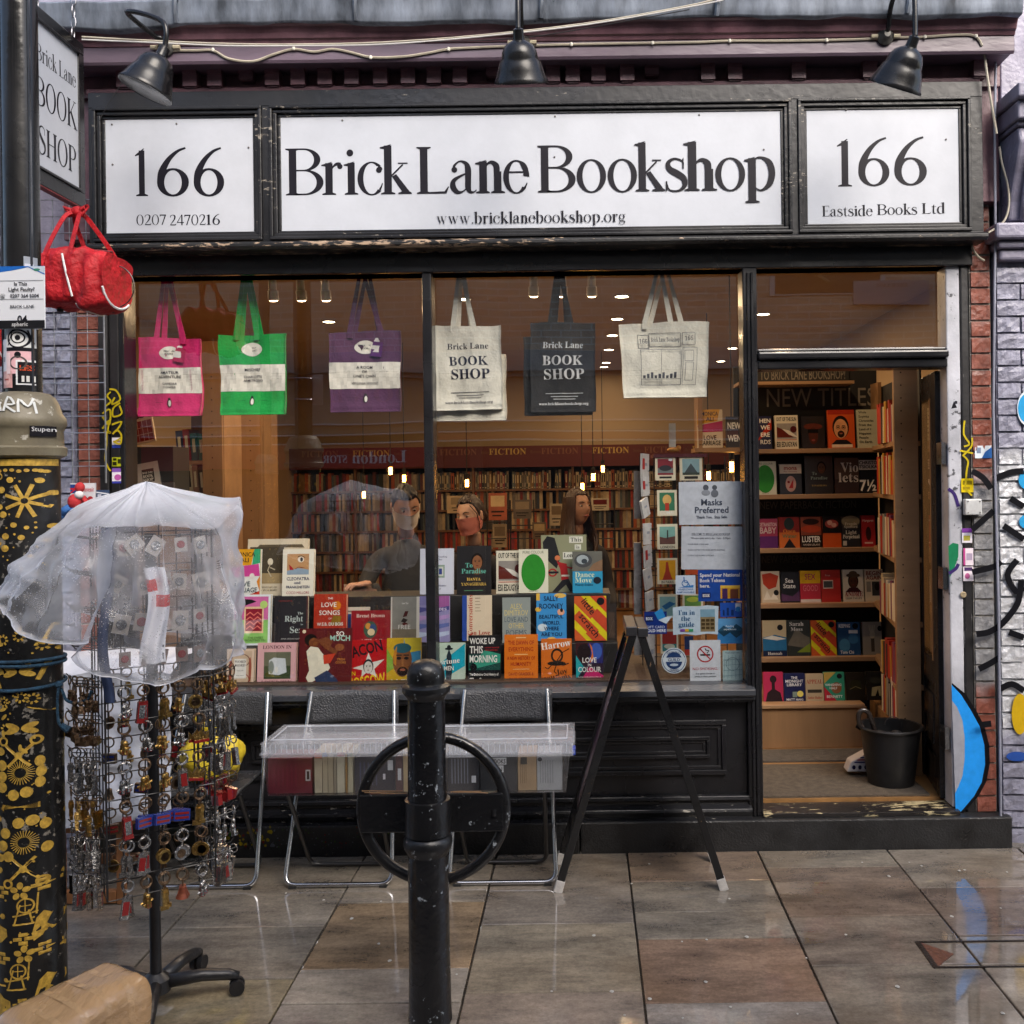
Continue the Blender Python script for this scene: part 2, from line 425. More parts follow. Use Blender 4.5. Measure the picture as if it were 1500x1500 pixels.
  w = .62; g.r(.31, .29, .31, .30, .14, .045, sl=0); g.k((.07, .30, .14), (.10, .52, .14), (.23, .77, .10), (.40, .94, .06), (.56, 1.01, .04))
 elif c == '0': w = .60; g.r(.29, .49, .29, .51, .10, .03)
 elif c == '2': w = .55; g.k((.05, .74, .05), (.09, .90, .05), (.25, .985, .04), (.41, .90, .10), (.43, .72, .11), (.33, .46, .09), (.06, .07, .04)); g.p((.04, 0), (.50, 0), (.55, .17), (.52, .17), (.46, .08), (.07, .08))
 elif c == '7': w = .52; g.p((.0, .98), (.52, .98), (.22, 0), (.13, 0), (.40, .89), (.08, .89), (.03, .78), (.0, .78))
 elif c == '4': w = .58; g.p((.36, 0), (.46, 0), (.46, 1), (.36, 1)); g.p((.0, .23), (.58, .23), (.58, .30), (.0, .30)); g.p((.0, .28), (.06, .28), (.42, 1), (.38, 1))
 elif c == 'E': stem(.075, 0, 1, top='s'); w = .62; g.p((.2, .965), (.55, .965), (.56, .80), (.585, .80), (.585, 1), (.2, 1)); g.p((.2, .50), (.42, .50), (.42, .53), (.2, .53)); g.foot(.42, .445, .42, .19); g.p((.2, 0), (.58, 0), (.63, .20), (.6, .20), (.55, .04), (.2, .036))
 elif c == 'S': w = .56; g.k((.47, .72, .03), (.45, .92, .035), (.27, 1.0, .045), (.10, .90, .09), (.10, .72, .12), (.28, .53, .15), (.47, .36, .14), (.49, .16, .10), (.32, .0, .05), (.12, .02, .04), (.03, .25, .03))
 elif c == 'H': stem(.07, 0, 1, top='s'); stem(.60, 0, 1, top='s'); g.p((.19, .49), (.6, .49), (.6, .525), (.19, .525)); w = .84
 elif c == 'O': w = .84; g.r(.41, .5, .41, .52, .13, .032, sl=3)
 elif c == 'P': stem(.07, 0, 1, top='s'); w = .68; g.p((.19, .965), (.36, .965), (.36, 1), (.19, 1)); g.r(.34, .735, .32, .265, .13, .035, -90, 90); g.p((.19, .47), (.36, .47), (.36, .505), (.19, .505))
 elif c == 'K': stem(.07, 0, 1, top='s'); w = .82; g.k((.19, .42, .04), (.64, .98, .04), smooth=False); g.foot(.52, .78, .974, .026); g.p((.28, .5), (.36, .62), (.80, .03), (.64, .03)); g.foot(.56, .88, 0, .03)
 elif c == ' ': w = .24
 return [(x, y, z) for (x, y), z in zip(g.v, g.z)], g.f, w
GC = {}
def glyph(c):
 if c not in GC: GC[c] = _glyph(c)
 return GC[c]
def serif_geo(s, track=.045):
 vs, fs, x = [], [], 0
 for c in s:
  v, f, w = glyph(c); n = len(vs)
  vs += [(a+x, b, z % 12) for a, b, z in v]; fs += [tuple(i+n for i in q) for q in f]; x += w + track
 return vs, fs, x - track
# ---------------------------------------------------------------- flat print (covers, posters, signs)
class Art:
 """flat shapes, each a hair in front of the one before, placed by fn(u, v, lift) (u, v in 0..1 of the sheet)"""
 def __init__(s, fn, w, h, step=.00022, first=.0004, sub=1):
  s.fn, s.w, s.h, s.step, s.l, s.sub = fn, w, h, step, first, sub
  s.mb = MB(); s.cols = []
 def _m(s, c, rough=.42):
  k = (c, rough)
  if k not in s.cols: s.cols.append(k)
  return s.cols.index(k)
 def poly(s, pts, c, rough=.42, clip=False):
  if clip:                       # cut to the sheet
   for ax in (0, 1):
    for lim, sg in ((0, 1), (1, -1)):
     out = []
     for i, p in enumerate(pts):
      q = pts[i-1]; dp, dq = (p[ax]-lim)*sg, (q[ax]-lim)*sg
      if dp*dq < 0: t = dq/(dq-dp); out.append((q[0]+(p[0]-q[0])*t, q[1]+(p[1]-q[1])*t))
      if dp >= 0: out.append(p)
     pts = out
   if len(pts) < 3: return
  n = len(pts)
  if s.sub > 1: s.mb.add([s.fn(sum(p[0] for p in pts)/n, sum(p[1] for p in pts)/n, s.l)]+[s.fn(u, v, s.l) for u, v in pts], [(0, 1+i, 1+(i+1) % n) for i in range(n)], s._m(c, rough))
  else: s.mb.add([s.fn(u, v, s.l) for u, v in pts], [tuple(range(n))], s._m(c, rough))
  s.l += s.step
 def rect(s, x0, y0, x1, y1, c, rough=.42):
  n = s.sub
  m = max(1, int(n*abs(x1-x0)+.5)); k = max(1, int(n*abs(y1-y0)+.5)); l = s.l; mi = s._m(c, rough)
  s.mb.grid(lambda a, b: s.fn(x0+(x1-x0)*a, y0+(y1-y0)*b, l), m, k, mi); s.l += s.step
 def ell(s, cx, cy, rx, ry, c, n=24, a0=0, a1=360):
  s.poly([(cx+rx*cos(radians(a0+(a1-a0)*i/n)), cy+ry*sin(radians(a0+(a1-a0)*i/n))) for i in range(n if a1-a0 == 360 else n+1)], c)
 def ring(s, cx, cy, rx, ry, t, c, n=28):
  """t = thickness as a share of the radius"""
  vs, l = [], s.l
  for i in range(n):
   a = 2*pi*i/n
   vs += [s.fn(cx+rx*cos(a), cy+ry*sin(a), l), s.fn(cx+rx*(1-t)*cos(a), cy+ry*(1-t)*sin(a), l)]
  s.mb.add(vs, [(2*i, 2*i+1, (2*i+3) % (2*n), (2*i+2) % (2*n)) for i in range(n)], s._m(c)); s.l += s.step
 def line(s, pts, w, c):
  """polyline of width w (share of the sheet's height)"""
  a = s.h/s.w; vs = []; l = s.l
  if len(pts) == 2 and w > .1:
   (x0, y0), (x1, y1) = pts; dx, dy = (x1-x0)/a, y1-y0; k = math.hypot(dx, dy); ox, oy = -dy/k*w/2*a, dx/k*w/2
   return s.poly([(x0+ox,y0+oy),(x0-ox,y0-oy),(x1-ox,y1-oy),(x1+ox,y1+oy)], c, clip=True)
  for i, (x, y) in enumerate(pts):
   p, q = pts[max(i-1, 0)], pts[min(i+1, len(pts)-1)]
   dx, dy = (q[0]-p[0])/a, q[1]-p[1]; k = math.hypot(dx, dy) or 1
   vs += [s.fn(x-dy/k*w/2*a, y+dx/k*w/2, l), s.fn(x+dy/k*w/2*a, y-dx/k*w/2, l)]
  s.mb.add(vs, [(2*i, 2*i+1, 2*i+3, 2*i+2) for i in range(len(pts)-1)], s._m(c)); s.l += s.step
 def text(s, cx, y, h, t, c, style='', maxw=.9, al='c', rot=0, fit=False, lit=None):
  """cap height h (share of the sheet's height), baseline y, squeezed to maxw (share of the width)"""
  vs, fs, w = text_geo(t, style)
  sy = h; sx = h*s.h/s.w
  if w*sx > maxw or fit:
   k = maxw/(w*sx); sx *= k
  x0 = cx - (w*sx/2 if al == 'c' else (w*sx if al == 'r' else 0))
  a = s.h/s.w; co_, si_ = cos(radians(rot)), sin(radians(rot)); l = s.l; out = []
  for q in vs:
   x, yy = q[0], q[1]
   u, v = x*sx + x0 - cx, yy*sy
   if rot: u, v = u*co_ - v*si_*a, v*co_ + u*si_/a
   out.append(s.fn(cx+u, y+v, l+(q[2]*.00002 if len(q) > 2 else 0)))
  s.mb.add(out, fs, s._m(c)); s.l += s.step
 def face(s, cx, cy, r, skin, hair, a=None, glasses=False, beard=None):
  a = s.h/s.w
  s.ell(cx, cy+.12*r, r*.82*a, r*1.15, hair); s.ell(cx, cy-.05*r, r*.68*a, r*.98, skin)
  for sx in (-1, 1):
   s.ell(cx+sx*.27*r*a, cy+.08*r, .12*r*a, .06*r, '1a1210', 8)
   s.rect(cx+sx*.27*r*a-.15*r*a, cy+.22*r, cx+sx*.27*r*a+.15*r*a, cy+.28*r, hair)
   if glasses: s.ring(cx+sx*.27*r*a, cy+.07*r, .21*r*a, .17*r, .2, '1a1210', 14)
  if beard: s.ell(cx, cy-.58*r, .34*r*a, .34*r, beard); s.ell(cx, cy-.5*r, .16*r*a, .08*r, skin, 10)
  s.ell(cx, cy-.48*r, .2*r*a, .06*r, '7a2f2a', 10); s.poly([(cx-.02, cy+.05*r), (cx+.09*r*a, cy-.22*r), (cx-.07*r*a, cy-.22*r)], tuple(x*.8 for x in rgb(skin)))
 def done(s, name, parent, local=False, **kw):
  if not s.mb.v: return None
  return mk(name, s.mb, [ink(c, r) for c, r in s.cols], parent, local, **kw)
def flat_fn(o, U, V):
 """sheet with lower left corner o and edge vectors U, V; lift along U x V"""
 o, U, V = Vector(o), Vector(U), Vector(V); n = U.cross(V).normalized()
 return lambda u, v, l: o + U*u + V*v + n*l
def art_front(x0, x1, z0, z1, y, **k):
 """sheet facing the street (-y)"""
 return Art(flat_fn((x0, y, z0), (x1-x0, 0, 0), (0, 0, z1-z0)), x1-x0, z1-z0, **k)
R = random.Random(7)
# ---------------------------------------------------------------- material set
BLK = chipped('black_gloss_paint', (.012,.012,.014), (.26,.23,.19), .30, thr=.665, scale=60, stretch=(.25,1,1), bump=.3, bscale=30)
BLKC = mat('black_gloss_clean', (.012,.012,.014), .26, var=.4, vscale=5, bump=.22, bscale=24, rvar=.08)
BLKM = mat('black_matt', (.012,.012,.012), .75, var=.3, vscale=10)
SIGNW = mat('sign_white', (.455,.48,.53), .45, var=.07, vscale=7, bump=.08, bscale=60, rvar=.1)
PURP = mat('purple_cornice_paint', (.17,.085,.105), .42, var=.45, vscale=9, bump=.5, bscale=45, rvar=.12)
LILAC = mat('lilac_paint', (.25,.24,.32), .42, var=.35, vscale=7, bump=.8, bscale=50, rvar=.15)
LEAD = mat('lead_sheet', (.20,.23,.28), .42, metal=.35, var=.75, vscale=9, bump=.7, bscale=22, stretch=(1,1,.25), rvar=.15)
MORT = mat('mortar', (.36,.33,.29), .9, var=.3, vscale=30, bump=1.5, bscale=90)
WOOD = mat('shelf_wood', (.30,.165,.075), .5, var=.3, vscale=7, stretch=(1,1,.12), bump=.1, bscale=30)
WOODL = mat('shelf_wood_edge', (.36,.21,.105), .5, var=.25, vscale=8, stretch=(.2,1,1))
PEG = mat('peg_hole', (.04,.02,.01), .9)
CHALK = mat('chalkboard', (.014,.014,.015), .7, var=.4, vscale=5)
STEEL = mat('chrome_tube', (.62,.63,.65), .22, metal=1, var=.2, vscale=20)
WIRE = mat('galvanised_wire', (.50,.51,.53), .35, metal=.9, var=.3, vscale=30)
BWIRE = mat('black_wire', (.015,.014,.014), .4)
PAGE = mat('page_block', (.62,.55,.42), .8, var=.25, vscale=60, stretch=(1,1,12))
GLASS = glassy('window_glass', tint=(.90,.91,.90), k=2.5, add=.045, bump=.35)
GLASSC = glassy('clear_plate', tint=(.96,.96,.96), k=1.2, add=0)
def brick_mat():
 """fired brick with silver and black spray over a band of the wall"""
 m = mat('fired_brick', (.36,.085,.045), .75, var=.45, vscale=22, bump=1.2, bscale=55, rnd=.35, col2=(.22,.06,.04))
 return m
BRICK = brick_mat()
def painted_brick(name, base, spray, lo, hi, lilac_hi=None):
 if name in MC: return MC[name]
 m = mat(name, base, .5, var=.4, vscale=16, bump=2.0, bscale=34, rvar=.2)
 nt = m.node_tree; N = nt.nodes; L = nt.links; b = N['Principled BSDF']
 tc = N.new('ShaderNodeNewGeometry'); sx = N.new('ShaderNodeSeparateXYZ'); L.new(tc.outputs['Position'], sx.inputs[0])
 n = N.new('ShaderNodeTexNoise'); n.inputs['Scale'].default_value = 2.6; n.inputs['Detail'].default_value = 3; L.new(tc.outputs['Position'], n.inputs['Vector'])
 a = N.new('ShaderNodeMath'); a.operation = 'MULTIPLY_ADD'; a.inputs[1].default_value = .7; L.new(n.outputs['Fac'], a.inputs[0]); L.new(sx.outputs['Z'], a.inputs[2])
 r = N.new('ShaderNodeValToRGB'); e = r.color_ramp.elements
 mr = N.new('ShaderNodeMapRange'); mr.inputs['From Min'].default_value = 0; mr.inputs['From Max'].default_value = 4; L.new(a.outputs[0], mr.inputs[0]); L.new(mr.outputs[0], r.inputs[0])
 e[0].position = (lo+.35)/4-.012; e[0].color = (0,0,0,1); e[1].position = (lo+.35)/4+.012; e[1].color = (1,1,1,1)
 q = e.new((hi+.35)/4-.012); q.color = (1,1,1,1); q = e.new((hi+.35)/4+.012); q.color = (0,0,0,1)
 mx = N.new('ShaderNodeMix'); mx.data_type = 'RGBA'; L.new(r.outputs[0], mx.inputs[0]); src = b.inputs['Base Color'].links[0].from_socket
 L.new(src, mx.inputs[6]); mx.inputs[7].default_value = (*spray, 1); L.new(mx.outputs[2], b.inputs['Base Color'])
 mt = N.new('ShaderNodeMath'); mt.operation = 'MULTIPLY'; mt.inputs[1].default_value = .3; L.new(r.outputs[0], mt.inputs[0]); L.new(mt.outputs[0], b.inputs['Metallic'])
 return m
# ---------------------------------------------------------------- pavement of wet stone flags
def wet_stone():
 m = bpy.data.materials.new('wet_york_stone'); m.use_nodes = True
 nt = m.node_tree; N = nt.nodes; L = nt.links; b = N['Principled BSDF']
 g = N.new('ShaderNodeNewGeometry'); oi = N.new('ShaderNodeObjectInfo')
 n1 = N.new('ShaderNodeTexNoise'); n1.inputs['Scale'].default_value = 5; n1.inputs['Detail'].default_value = 9; n1.inputs['Roughness'].default_value = .7
 mp = N.new('ShaderNodeMapping'); mp.inputs['Scale'].default_value = (.6, 1.6, 1); L.new(g.outputs['Position'], mp.inputs[0]); L.new(mp.outputs[0], n1.inputs['Vector'])
 hs = N.new('ShaderNodeMix'); hs.data_type = 'RGBA'; hs.blend_type = 'MULTIPLY'; hs.inputs[0].default_value = 1
 r = N.new('ShaderNodeValToRGB'); r.color_ramp.elements[0].position = .3; r.color_ramp.elements[0].color = (.40,.38,.36,1); r.color_ramp.elements[1].position = .7; r.color_ramp.elements[1].color = (1.5,1.38,1.2,1)
 L.new(n1.outputs['Fac'], r.inputs[0]); L.new(oi.outputs['Color'], hs.inputs[6]); L.new(r.outputs[0], hs.inputs[7])
 # fine speckle of the grain
 n2 = N.new('ShaderNodeTexNoise'); n2.inputs['Scale'].default_value = 75; n2.inputs['Detail'].default_value = 7; n2.inputs['Roughness'].default_value = .8; L.new(g.outputs['Position'], n2.inputs['Vector'])
 m2 = N.new('ShaderNodeMix'); m2.data_type = 'RGBA'; m2.blend_type = 'OVERLAY'; m2.inputs[0].default_value = .95; L.new(hs.outputs[2], m2.inputs[6]); L.new(n2.outputs['Color'], m2.inputs[7])
 dn = N.new('ShaderNodeRGBToBW'); L.new(n2.outputs['Color'], dn.inputs[0]); L.new(dn.outputs[0], m2.inputs[7]); L.new(m2.outputs[2], b.inputs['Base Color'])
 # ochre stain
 n4 = N.new('ShaderNodeTexNoise'); n4.inputs['Scale'].default_value = 1.7; n4.inputs['Detail'].default_value = 4; L.new(g.outputs['Position'], n4.inputs['Vector'])
 r4 = N.new('ShaderNodeMapRange'); r4.inputs['From Min'].default_value = .52; r4.inputs['From Max'].default_value = .68; r4.inputs['To Max'].default_value = .38; L.new(n4.outputs['Fac'], r4.inputs[0])
 m3 = N.new('ShaderNodeMix'); m3.data_type = 'RGBA'; L.new(r4.outputs[0], m3.inputs[0]); L.new(m2.outputs[2], m3.inputs[6]); m3.inputs[7].default_value = (.15,.10,.055,1); L.new(m3.outputs[2], b.inputs['Base Color'])
 n3 = N.new('ShaderNodeTexNoise'); n3.inputs['Scale'].default_value = 2.4; n3.inputs['Detail'].default_value = 6; n3.inputs['Roughness'].default_value = .6; L.new(g.outputs['Position'], n3.inputs['Vector'])
 rr = N.new('ShaderNodeValToRGB'); rr.color_ramp.elements[0].position = .40; rr.color_ramp.elements[0].color = (.015,.015,.015,1); rr.color_ramp.elements[1].position = .62; rr.color_ramp.elements[1].color = (.17,.17,.17,1)
 L.new(n3.outputs['Fac'], rr.inputs[0]); L.new(rr.outputs[0], b.inputs['Roughness'])
 b.inputs['Specular IOR Level'].default_value = .6
 b.inputs['Coat Roughness'].default_value = .025; b.inputs['Coat IOR'].default_value = 1.55
 cw = N.new('ShaderNodeMapRange'); cw.inputs['From Min'].default_value = .42; cw.inputs['From Max'].default_value = .58; cw.inputs['To Min'].default_value = 1; cw.inputs['To Max'].default_value = .35; L.new(n3.outputs['Fac'], cw.inputs[0]); L.new(cw.outputs[0], b.inputs['Coat Weight'])
 bp = N.new('ShaderNodeBump'); bp.inputs['Strength'].default_value = .07; bp.inputs['Distance'].default_value = .003
 n5 = N.new('ShaderNodeTexNoise'); n5.inputs['Scale'].default_value = 26; n5.inputs['Detail'].default_value = 5; L.new(g.outputs['Position'], n5.inputs['Vector']); L.new(n5.outputs['Fac'], bp.inputs['Height']); L.new(bp.outputs[0], b.inputs['Normal'])
 return m
STONE = wet_stone()
pav = mk('pavement', MB().box(-9, 9, -2.35, .3, -.25, -.018), mat('wet_grit_bed', (.035,.030,.026), .45, var=.5, vscale=40, bump=1.5, bscale=120), kind='structure')
def dz(py): return H*FPX/(py-CY+ (0)) - D0
xs = [-2.755-.585*3, -2.755-.585*2, -2.755-.585, -2.755, -2.17, -1.585, -1.0, -.413, .172, .757, 1.335, 1.92, 2.505, 3.09, 3.675, 4.26]
cuts = {5: [1351, 1427, 1520], 6: [1318, 1415, 1465], 7: [1352, 1452, 1560], 8: [1292, 1337, 1376, 1470], 9: [1275, 1347, 1419, 1540], 10: [1307, 1378, 1420, 1530], 4: [1364, 1470]}
tints = {(6,1): (.135,.085,.036), (8,3): (.120,.066,.038), (9,1): (.085,.058,.043), (5,2): (.12,.10,.055), (7,1): (.125,.105,.075), (9,2): (.085,.068,.056), (8,4): (.13,.12,.12),
   (6,3): (.13,.12,.115), (6,2): (.13,.12,.11), (7,2): (.12,.095,.08), (10,1): (.085,.06,.05), (7,0): (.10,.085,.075), (8,0): (.11,.07,.045), (9,0): (.10,.09,.075)}
for i in range(len(xs)-1):
 ys = sorted([-.085] + [max(-2.3, H*FPX/(py-CY) - D0) for py in cuts.get(i, [1300+R.random()*40, 1380+R.random()*40, 1480+R.random()*40])] + [-2.33], reverse=True)
 j = 0
 for a, b_ in zip(ys[:-1], ys[1:]):
  if a-b_ < .05: continue
  g_ = .0032; jit = R.uniform(-.0015, .0015)
  mb = MB(); z1 = R.uniform(-.002, .0015)
  mb.box(xs[i]+g_, xs[i+1]-g_, b_+g_*.5, a-g_*.5, -.05, z1)
  o = mk('paving_slab', mb, STONE, pav, bev=.004)
  v = R.uniform(.8, 1.15); t = tints.get((i, j), (.112*v, .097*v, .080*v)); g0 = (t[0]+t[1]+t[2])/3; q = .52 if (i, j) in tints else .5; g1 = .165; o.color = (*[(c*1.75*q+(g0*.85+.026)*(1-q)*1.75)*1.1 for c in t], 1)
  j += 1
# strip of cement along the shopfront
mk('cement_strip', MB().prism([(-9,-.085,.0),(9,-.085,.0),(9,-.02,.012),(-9,-.02,.012)], (0,0,0), (0,0,-.04)), mat('cement', (.16,.145,.13), .5, var=.5, vscale=14, bump=1.5, bscale=60, rvar=.2), pav)
# kerb, road, far pavement
KERB = mat('granite_kerb', (.16,.155,.15), .3, var=.4, vscale=60, bump=.4, bscale=80, rvar=.15, rnd=.15)
kb = None
road = mk('road', MB().box(-30, 30, -40, -2.5, -.30, -.10), mat('wet_asphalt', (.045,.045,.048), .22, var=.5, vscale=60, bump=1.2, bscale=160, rvar=.14), kind='structure')
kx = -9.0
while kx < 9:
 o = mk('kerb_stone', MB().box(kx+.004, kx+.906, -2.50, -2.354, -.24, .0), KERB, pav, bev=.008); kx += .91
mk('ground', MB().box(-60, 60, -60, 60, -.9, -.4), mat('earth', (.08,.07,.06), .9), kind='structure')
fp = mk('opposite_pavement', MB().box(-14, 14, -6.1, -5.0, -.2, .0), STONE, kind='structure'); fp.color = (.11,.10,.09,1)
# inspection cover with inlaid stone
mc = thing('inspection_cover', 'recessed inspection cover with metal corners set in the wet paving by the right edge', 'manhole cover', G(1430, 1400))
p0, p1, p2, p3 = G(1336,1419), G(1500,1419), G(1530,1380), G(1332,1380)
IRON = mat('rusty_iron', (.045,.035,.03), .4, metal=.6, var=.5, vscale=40, bump=1, bscale=90)
mb = MB()
y0, y1 = p0.y, p3.y
xa, xb = G(1368,1419).x, G(1368,1419).x+.56
for (a,b_,c,d) in ((xa,xa+.018,y0,y1),(xb-.018,xb,y0,y1)): mb.box(a,b_,c,d,-.01,.0035)
mb.box(xa+.018, xb-.018, y0, y0+.008, -.01, .0034); mb.box(xa+.018, xb-.018, y1-.008, y1, -.01, .0034)
mk('frame', mb, IRON, mc)
for (cx_, sx) in ((xa+.018, 1), (xb-.018, -1)):
 mb = MB().prism([(cx_, y0+.01, .0032), (cx_+sx*.085, (y0+y1)/2, .0032), (cx_, y1-.01, .0032)][::sx], (0,0,.001), (0,0,-.004))
 mk('corner_plate', mb, mat('rust_plate', (.12,.045,.025), .5, var=.5, vscale=50, bump=1, bscale=90), mc)
# trodden chewing gum
mb = MB()
for px, py in [(838,1309),(947,1319),(1031,1346),(1110,1383),(1142,1408),(1337,1428)]: pass
gum = [(515,1346),(555,1383),(571,1408),(669,1428),(419,1309),(474,1319),(558,1321),(870,1371),(999,1380),(1035,1377),(1094,1373),(1034,1439),(1070,1476),(1000,1492),(952,1464),(1239,1370),(1315,1446),(1302,1284),(1466,1331),(1394,1343),(1263,1264),(1332,1264),(1405,1276),(1068,1317),(1475,1278),(1168,1486),(1469,1485),(896,1453),(915,1488),(808,1453),(338,1439),(85,1405),(951,1266),(1054,1270),(1181,1404),(925,1295),(1350,1269),(1413,1275)]
for k, (px, py) in enumerate(gum):
 c = G(px, py); r = R.uniform(.004, .0085); n = 10
 mb.add([(c.x, c.y, .0052)] + [(c.x+r*R.uniform(.7,1.15)*cos(2*pi*i/n), c.y+r*1.2*R.uniform(.7,1.15)*sin(2*pi*i/n), .0022) for i in range(n)], [(0, 1+i, 1+(i+1) % n) for i in range(n)])
tag(mk('trodden_gum', mb, mat('gum', (.36,.35,.32), .6), None), 'pale spots of trodden chewing gum scattered over the paving', 'chewing gum', kind='stuff')
# ---------------------------------------------------------------- the shopfront
shop = thing('shopfront', 'black painted bookshop front with white name panels above a big window', 'shopfront', (0,0,0))
FY = -.15
def X(px, y=0, py=700): return W(px, py, y)[0]
def Z(py, y=0, px=855): return W(px, py, y)[1]
xL, xR = W(130, 250, FY)[0], W(1440, 230, FY)[0]
zT, zB = 3.36, 2.695
s_ = (D0+FY)/FPX
def fz(px, py): return W(px, py, FY)[1]
def fx(px, py=250): return W(px, py, FY)[0]
zT = fz(800,127); zB = fz(800,358)+.0
pz0, pz1 = fz(855,331), fz(855,164)
panels = [(fx(152), fx(369)), (fx(410), fx(1145)), (fx(1184), fx(1407))]
# board frame: rails and stiles
mb = MB()
mb.box(xL, xR, FY, -.04, pz1+.045, zT); mb.box(xL, xR, FY, -.04, zB+.03, pz0-.045)
edges = [xL] + [e for p in panels for e in p] + [xR]
for a, b_, in ((edges[0], edges[1]-.045), (edges[2]+.045, edges[3]-.045), (edges[4]+.045, edges[5]-.045), (edges[6]+.045, edges[7])):
 mb.box(a, b_, FY+.0008, -.04, pz0-.045, pz1+.045)
mk('fascia_board', mb, BLK, shop, bev=.003)
mk('fascia_drip', MB().profile([(FY-.012,zB+.028),(FY-.022,zB+.018),(FY-.022,zB+.004),(FY-.006,zB-.006),(-.04,zB-.006),(-.04,zB+.028)], xL-.012, xR+.012), chipped('worn_black_edge', (.014,.014,.015), (.36,.26,.18), .35, thr=.585, scale=60, stretch=(.3,1,1)), shop, bev=.002)
for (a, b_) in panels:
 mb = MB()
 for k, (o0, o1, yy) in enumerate(((.045,.031,FY-.012), (.031,.014,FY+.002), (.014,0,FY+.016))):
  for (x0,x1,z0,z1) in ((a-o0,b_+o0,pz1+o1,pz1+o0),(a-o0,b_+o0,pz0-o0,pz0-o1),(a-o0,a-o1,pz0-o1,pz1+o1),(b_+o1,b_+o0,pz0-o1,pz1+o1)):
   mb.box(x0,x1,yy,-.05,z0,z1)
 mk('panel_moulding', mb, BLK, shop, bev=.003)
SCREW = mat('screw_head', (.12,.11,.11), .5, metal=.7)
INK = (.009,.008,.013)
def sign_panel(k, screws):
 a, b_ = panels[k]
 p = mk('sign_panel', MB().box(a-.002, b_+.002, FY+.020, -.06, pz0-.002, pz1+.002), SIGNW, shop, label=['white sign panel with 166 and a telephone number', 'long white sign panel with the bookshop name', 'white sign panel with 166 and the company name'][k])
 ar = art_front(a, b_, pz0, pz1, FY+.020)
 mb = MB()
 for px, py in screws:
  x, z = W(px, py, FY); mb.lathe([(.0042,0),(.0042,.003),(.002,.004)], 8, (x, FY+.020, z), Matrix.Rotation(radians(90), 4, 'X'))
 mk('screw', mb, SCREW, p)
 return p, ar, a, b_
def letters(ar, a, b_, items, y0, cap, ar_kind='n'):
 """items: (text, x0 px, x1 px); baseline y0 px at px 855-level, cap height px"""
 for t, x0, x1 in items:
  u0, u1 = (fx(x0)-a)/(b_-a), (fx(x1)-a)/(b_-a)
  py = y0((x0+x1)/2)
  v = (W((x0+x1)/2, py, FY)[1]-pz0)/(pz1-pz0); h = cap*s_/(pz1-pz0)
  ar.text((u0+u1)/2, v, h, t, INK, 'n', u1-u0, fit=True)
# left panel
p, ar, a, b_ = sign_panel(0, [(161,180),(256,179),(162,239),(362,214)])
letters(ar, a, b_, [('1',195,218),('6',227,274),('6',281,326)], lambda x: 285.5, 70); letters(ar, a, b_, [('0207',196,240),('2470216',245,319)], lambda x: 328, 15.5); ar.done('lettering', p)
p, ar, a, b_ = sign_panel(1, [(500,174),(813,168),(1025,166),(812,228),(1120,217)])
zx = 3.75
bl = lambda x: 284.5 - (x-416)*.0115
bs = [('B',416,472),('r',470,501.5),('i',503,521),('c',522,559),('k',556.5,601),('L',609,657),('a',658,697),('n',696.5,738),('e',736.5,773)]
bs2 = [('B',787,843),('o',844.5,888),('o',890,933.5),('k',931,974),('s',974,1007.5),('h',1003,1050),('o',1048.5,1092.5),('p',1091,1138)]
letters(ar, a, b_, bs + bs2, bl, 69)
letters(ar, a, b_, [('www.bricklanebookshop.org', 638, 916)], lambda x: 325, 16.5)
ar.done('lettering', p)
p, ar, a, b_ = sign_panel(2, [(1241,159),(1388,202)])
letters(ar, a, b_, [('1',1228,1255),('6',1259,1305),('6',1312,1360)], lambda x: 270.5-(x-1290)*.02, 70); 
for t, x0, x1 in (('Eastside', 1205, 1279), ('Books', 1286, 1345), ('Ltd', 1352, 1386)): letters(ar, a, b_, [(t, x0, x1)], lambda x: 313.5-(x-1290)*.03, 15.5)
ar.done('lettering', p)
# window head and soffit
gz1 = Z(395, .05); glY = .055
wxL, wxM, wxR = W(186,550)[0], W(629.5,680)[0], W(1088,600)[0]
dxL, dxR = W(1109,600)[0], W(1386,600)[0]
sillz = W(1090, 999, 0)[1]
trz = W(1245, 523)[1]   # transom bar
th = W(1250, 1183)[1]    # threshold top
mb = MB()
mb.box(W(150,500)[0], W(1421,500)[0], -.04, .10, 2.62, 2.78)         # lintel
mb.box(wxL-.03, dxR, -.018, .095, gz1, 2.62)
mb.box(wxL-.03, dxR, -.030, .05, gz1+.035, gz1+.052)
mk('window_head', mb, BLKC, shop, bev=.004)
def post(name, x0, x1, z0, z1, y0=-.02, y1=.09, m=BLKC, b=.006): return mk(name, MB().box(x0, x1, y0, y1, z0, z1), m, shop, bev=b)
post('mullion', wxM-.0215, wxM+.0215, sillz, gz1+.002, -.028)
post('window_post', wxR, dxL, .12, 2.63, -.035, .10)
mk('post_bead', MB().box(wxR+.018, wxR+.030, -.045, -.034, .14, 2.6).box(dxL-.03, dxL-.018, -.045, -.034, .14, 2.6), BLKC, shop, bev=.003)
post('window_post', wxL-.022, wxL, .12, 2.63, -.030, .10)
mb = MB()
for (z0, z1, y0) in ((trz-.055, trz-.012, -.03), (trz-.012, trz+.022, -.05), (trz+.022, trz+.040, -.02)): mb.box(dxL, dxR, y0, .09, z0, z1)
mk('transom_bar', mb, BLKC, shop, bev=.008)
post('door_post', dxR, dxR+.062, th-.0, 2.66, -.015, .10, chipped('white_worn_paint', (.50,.51,.56), (.08,.08,.09), .45, thr=.64, scale=26))
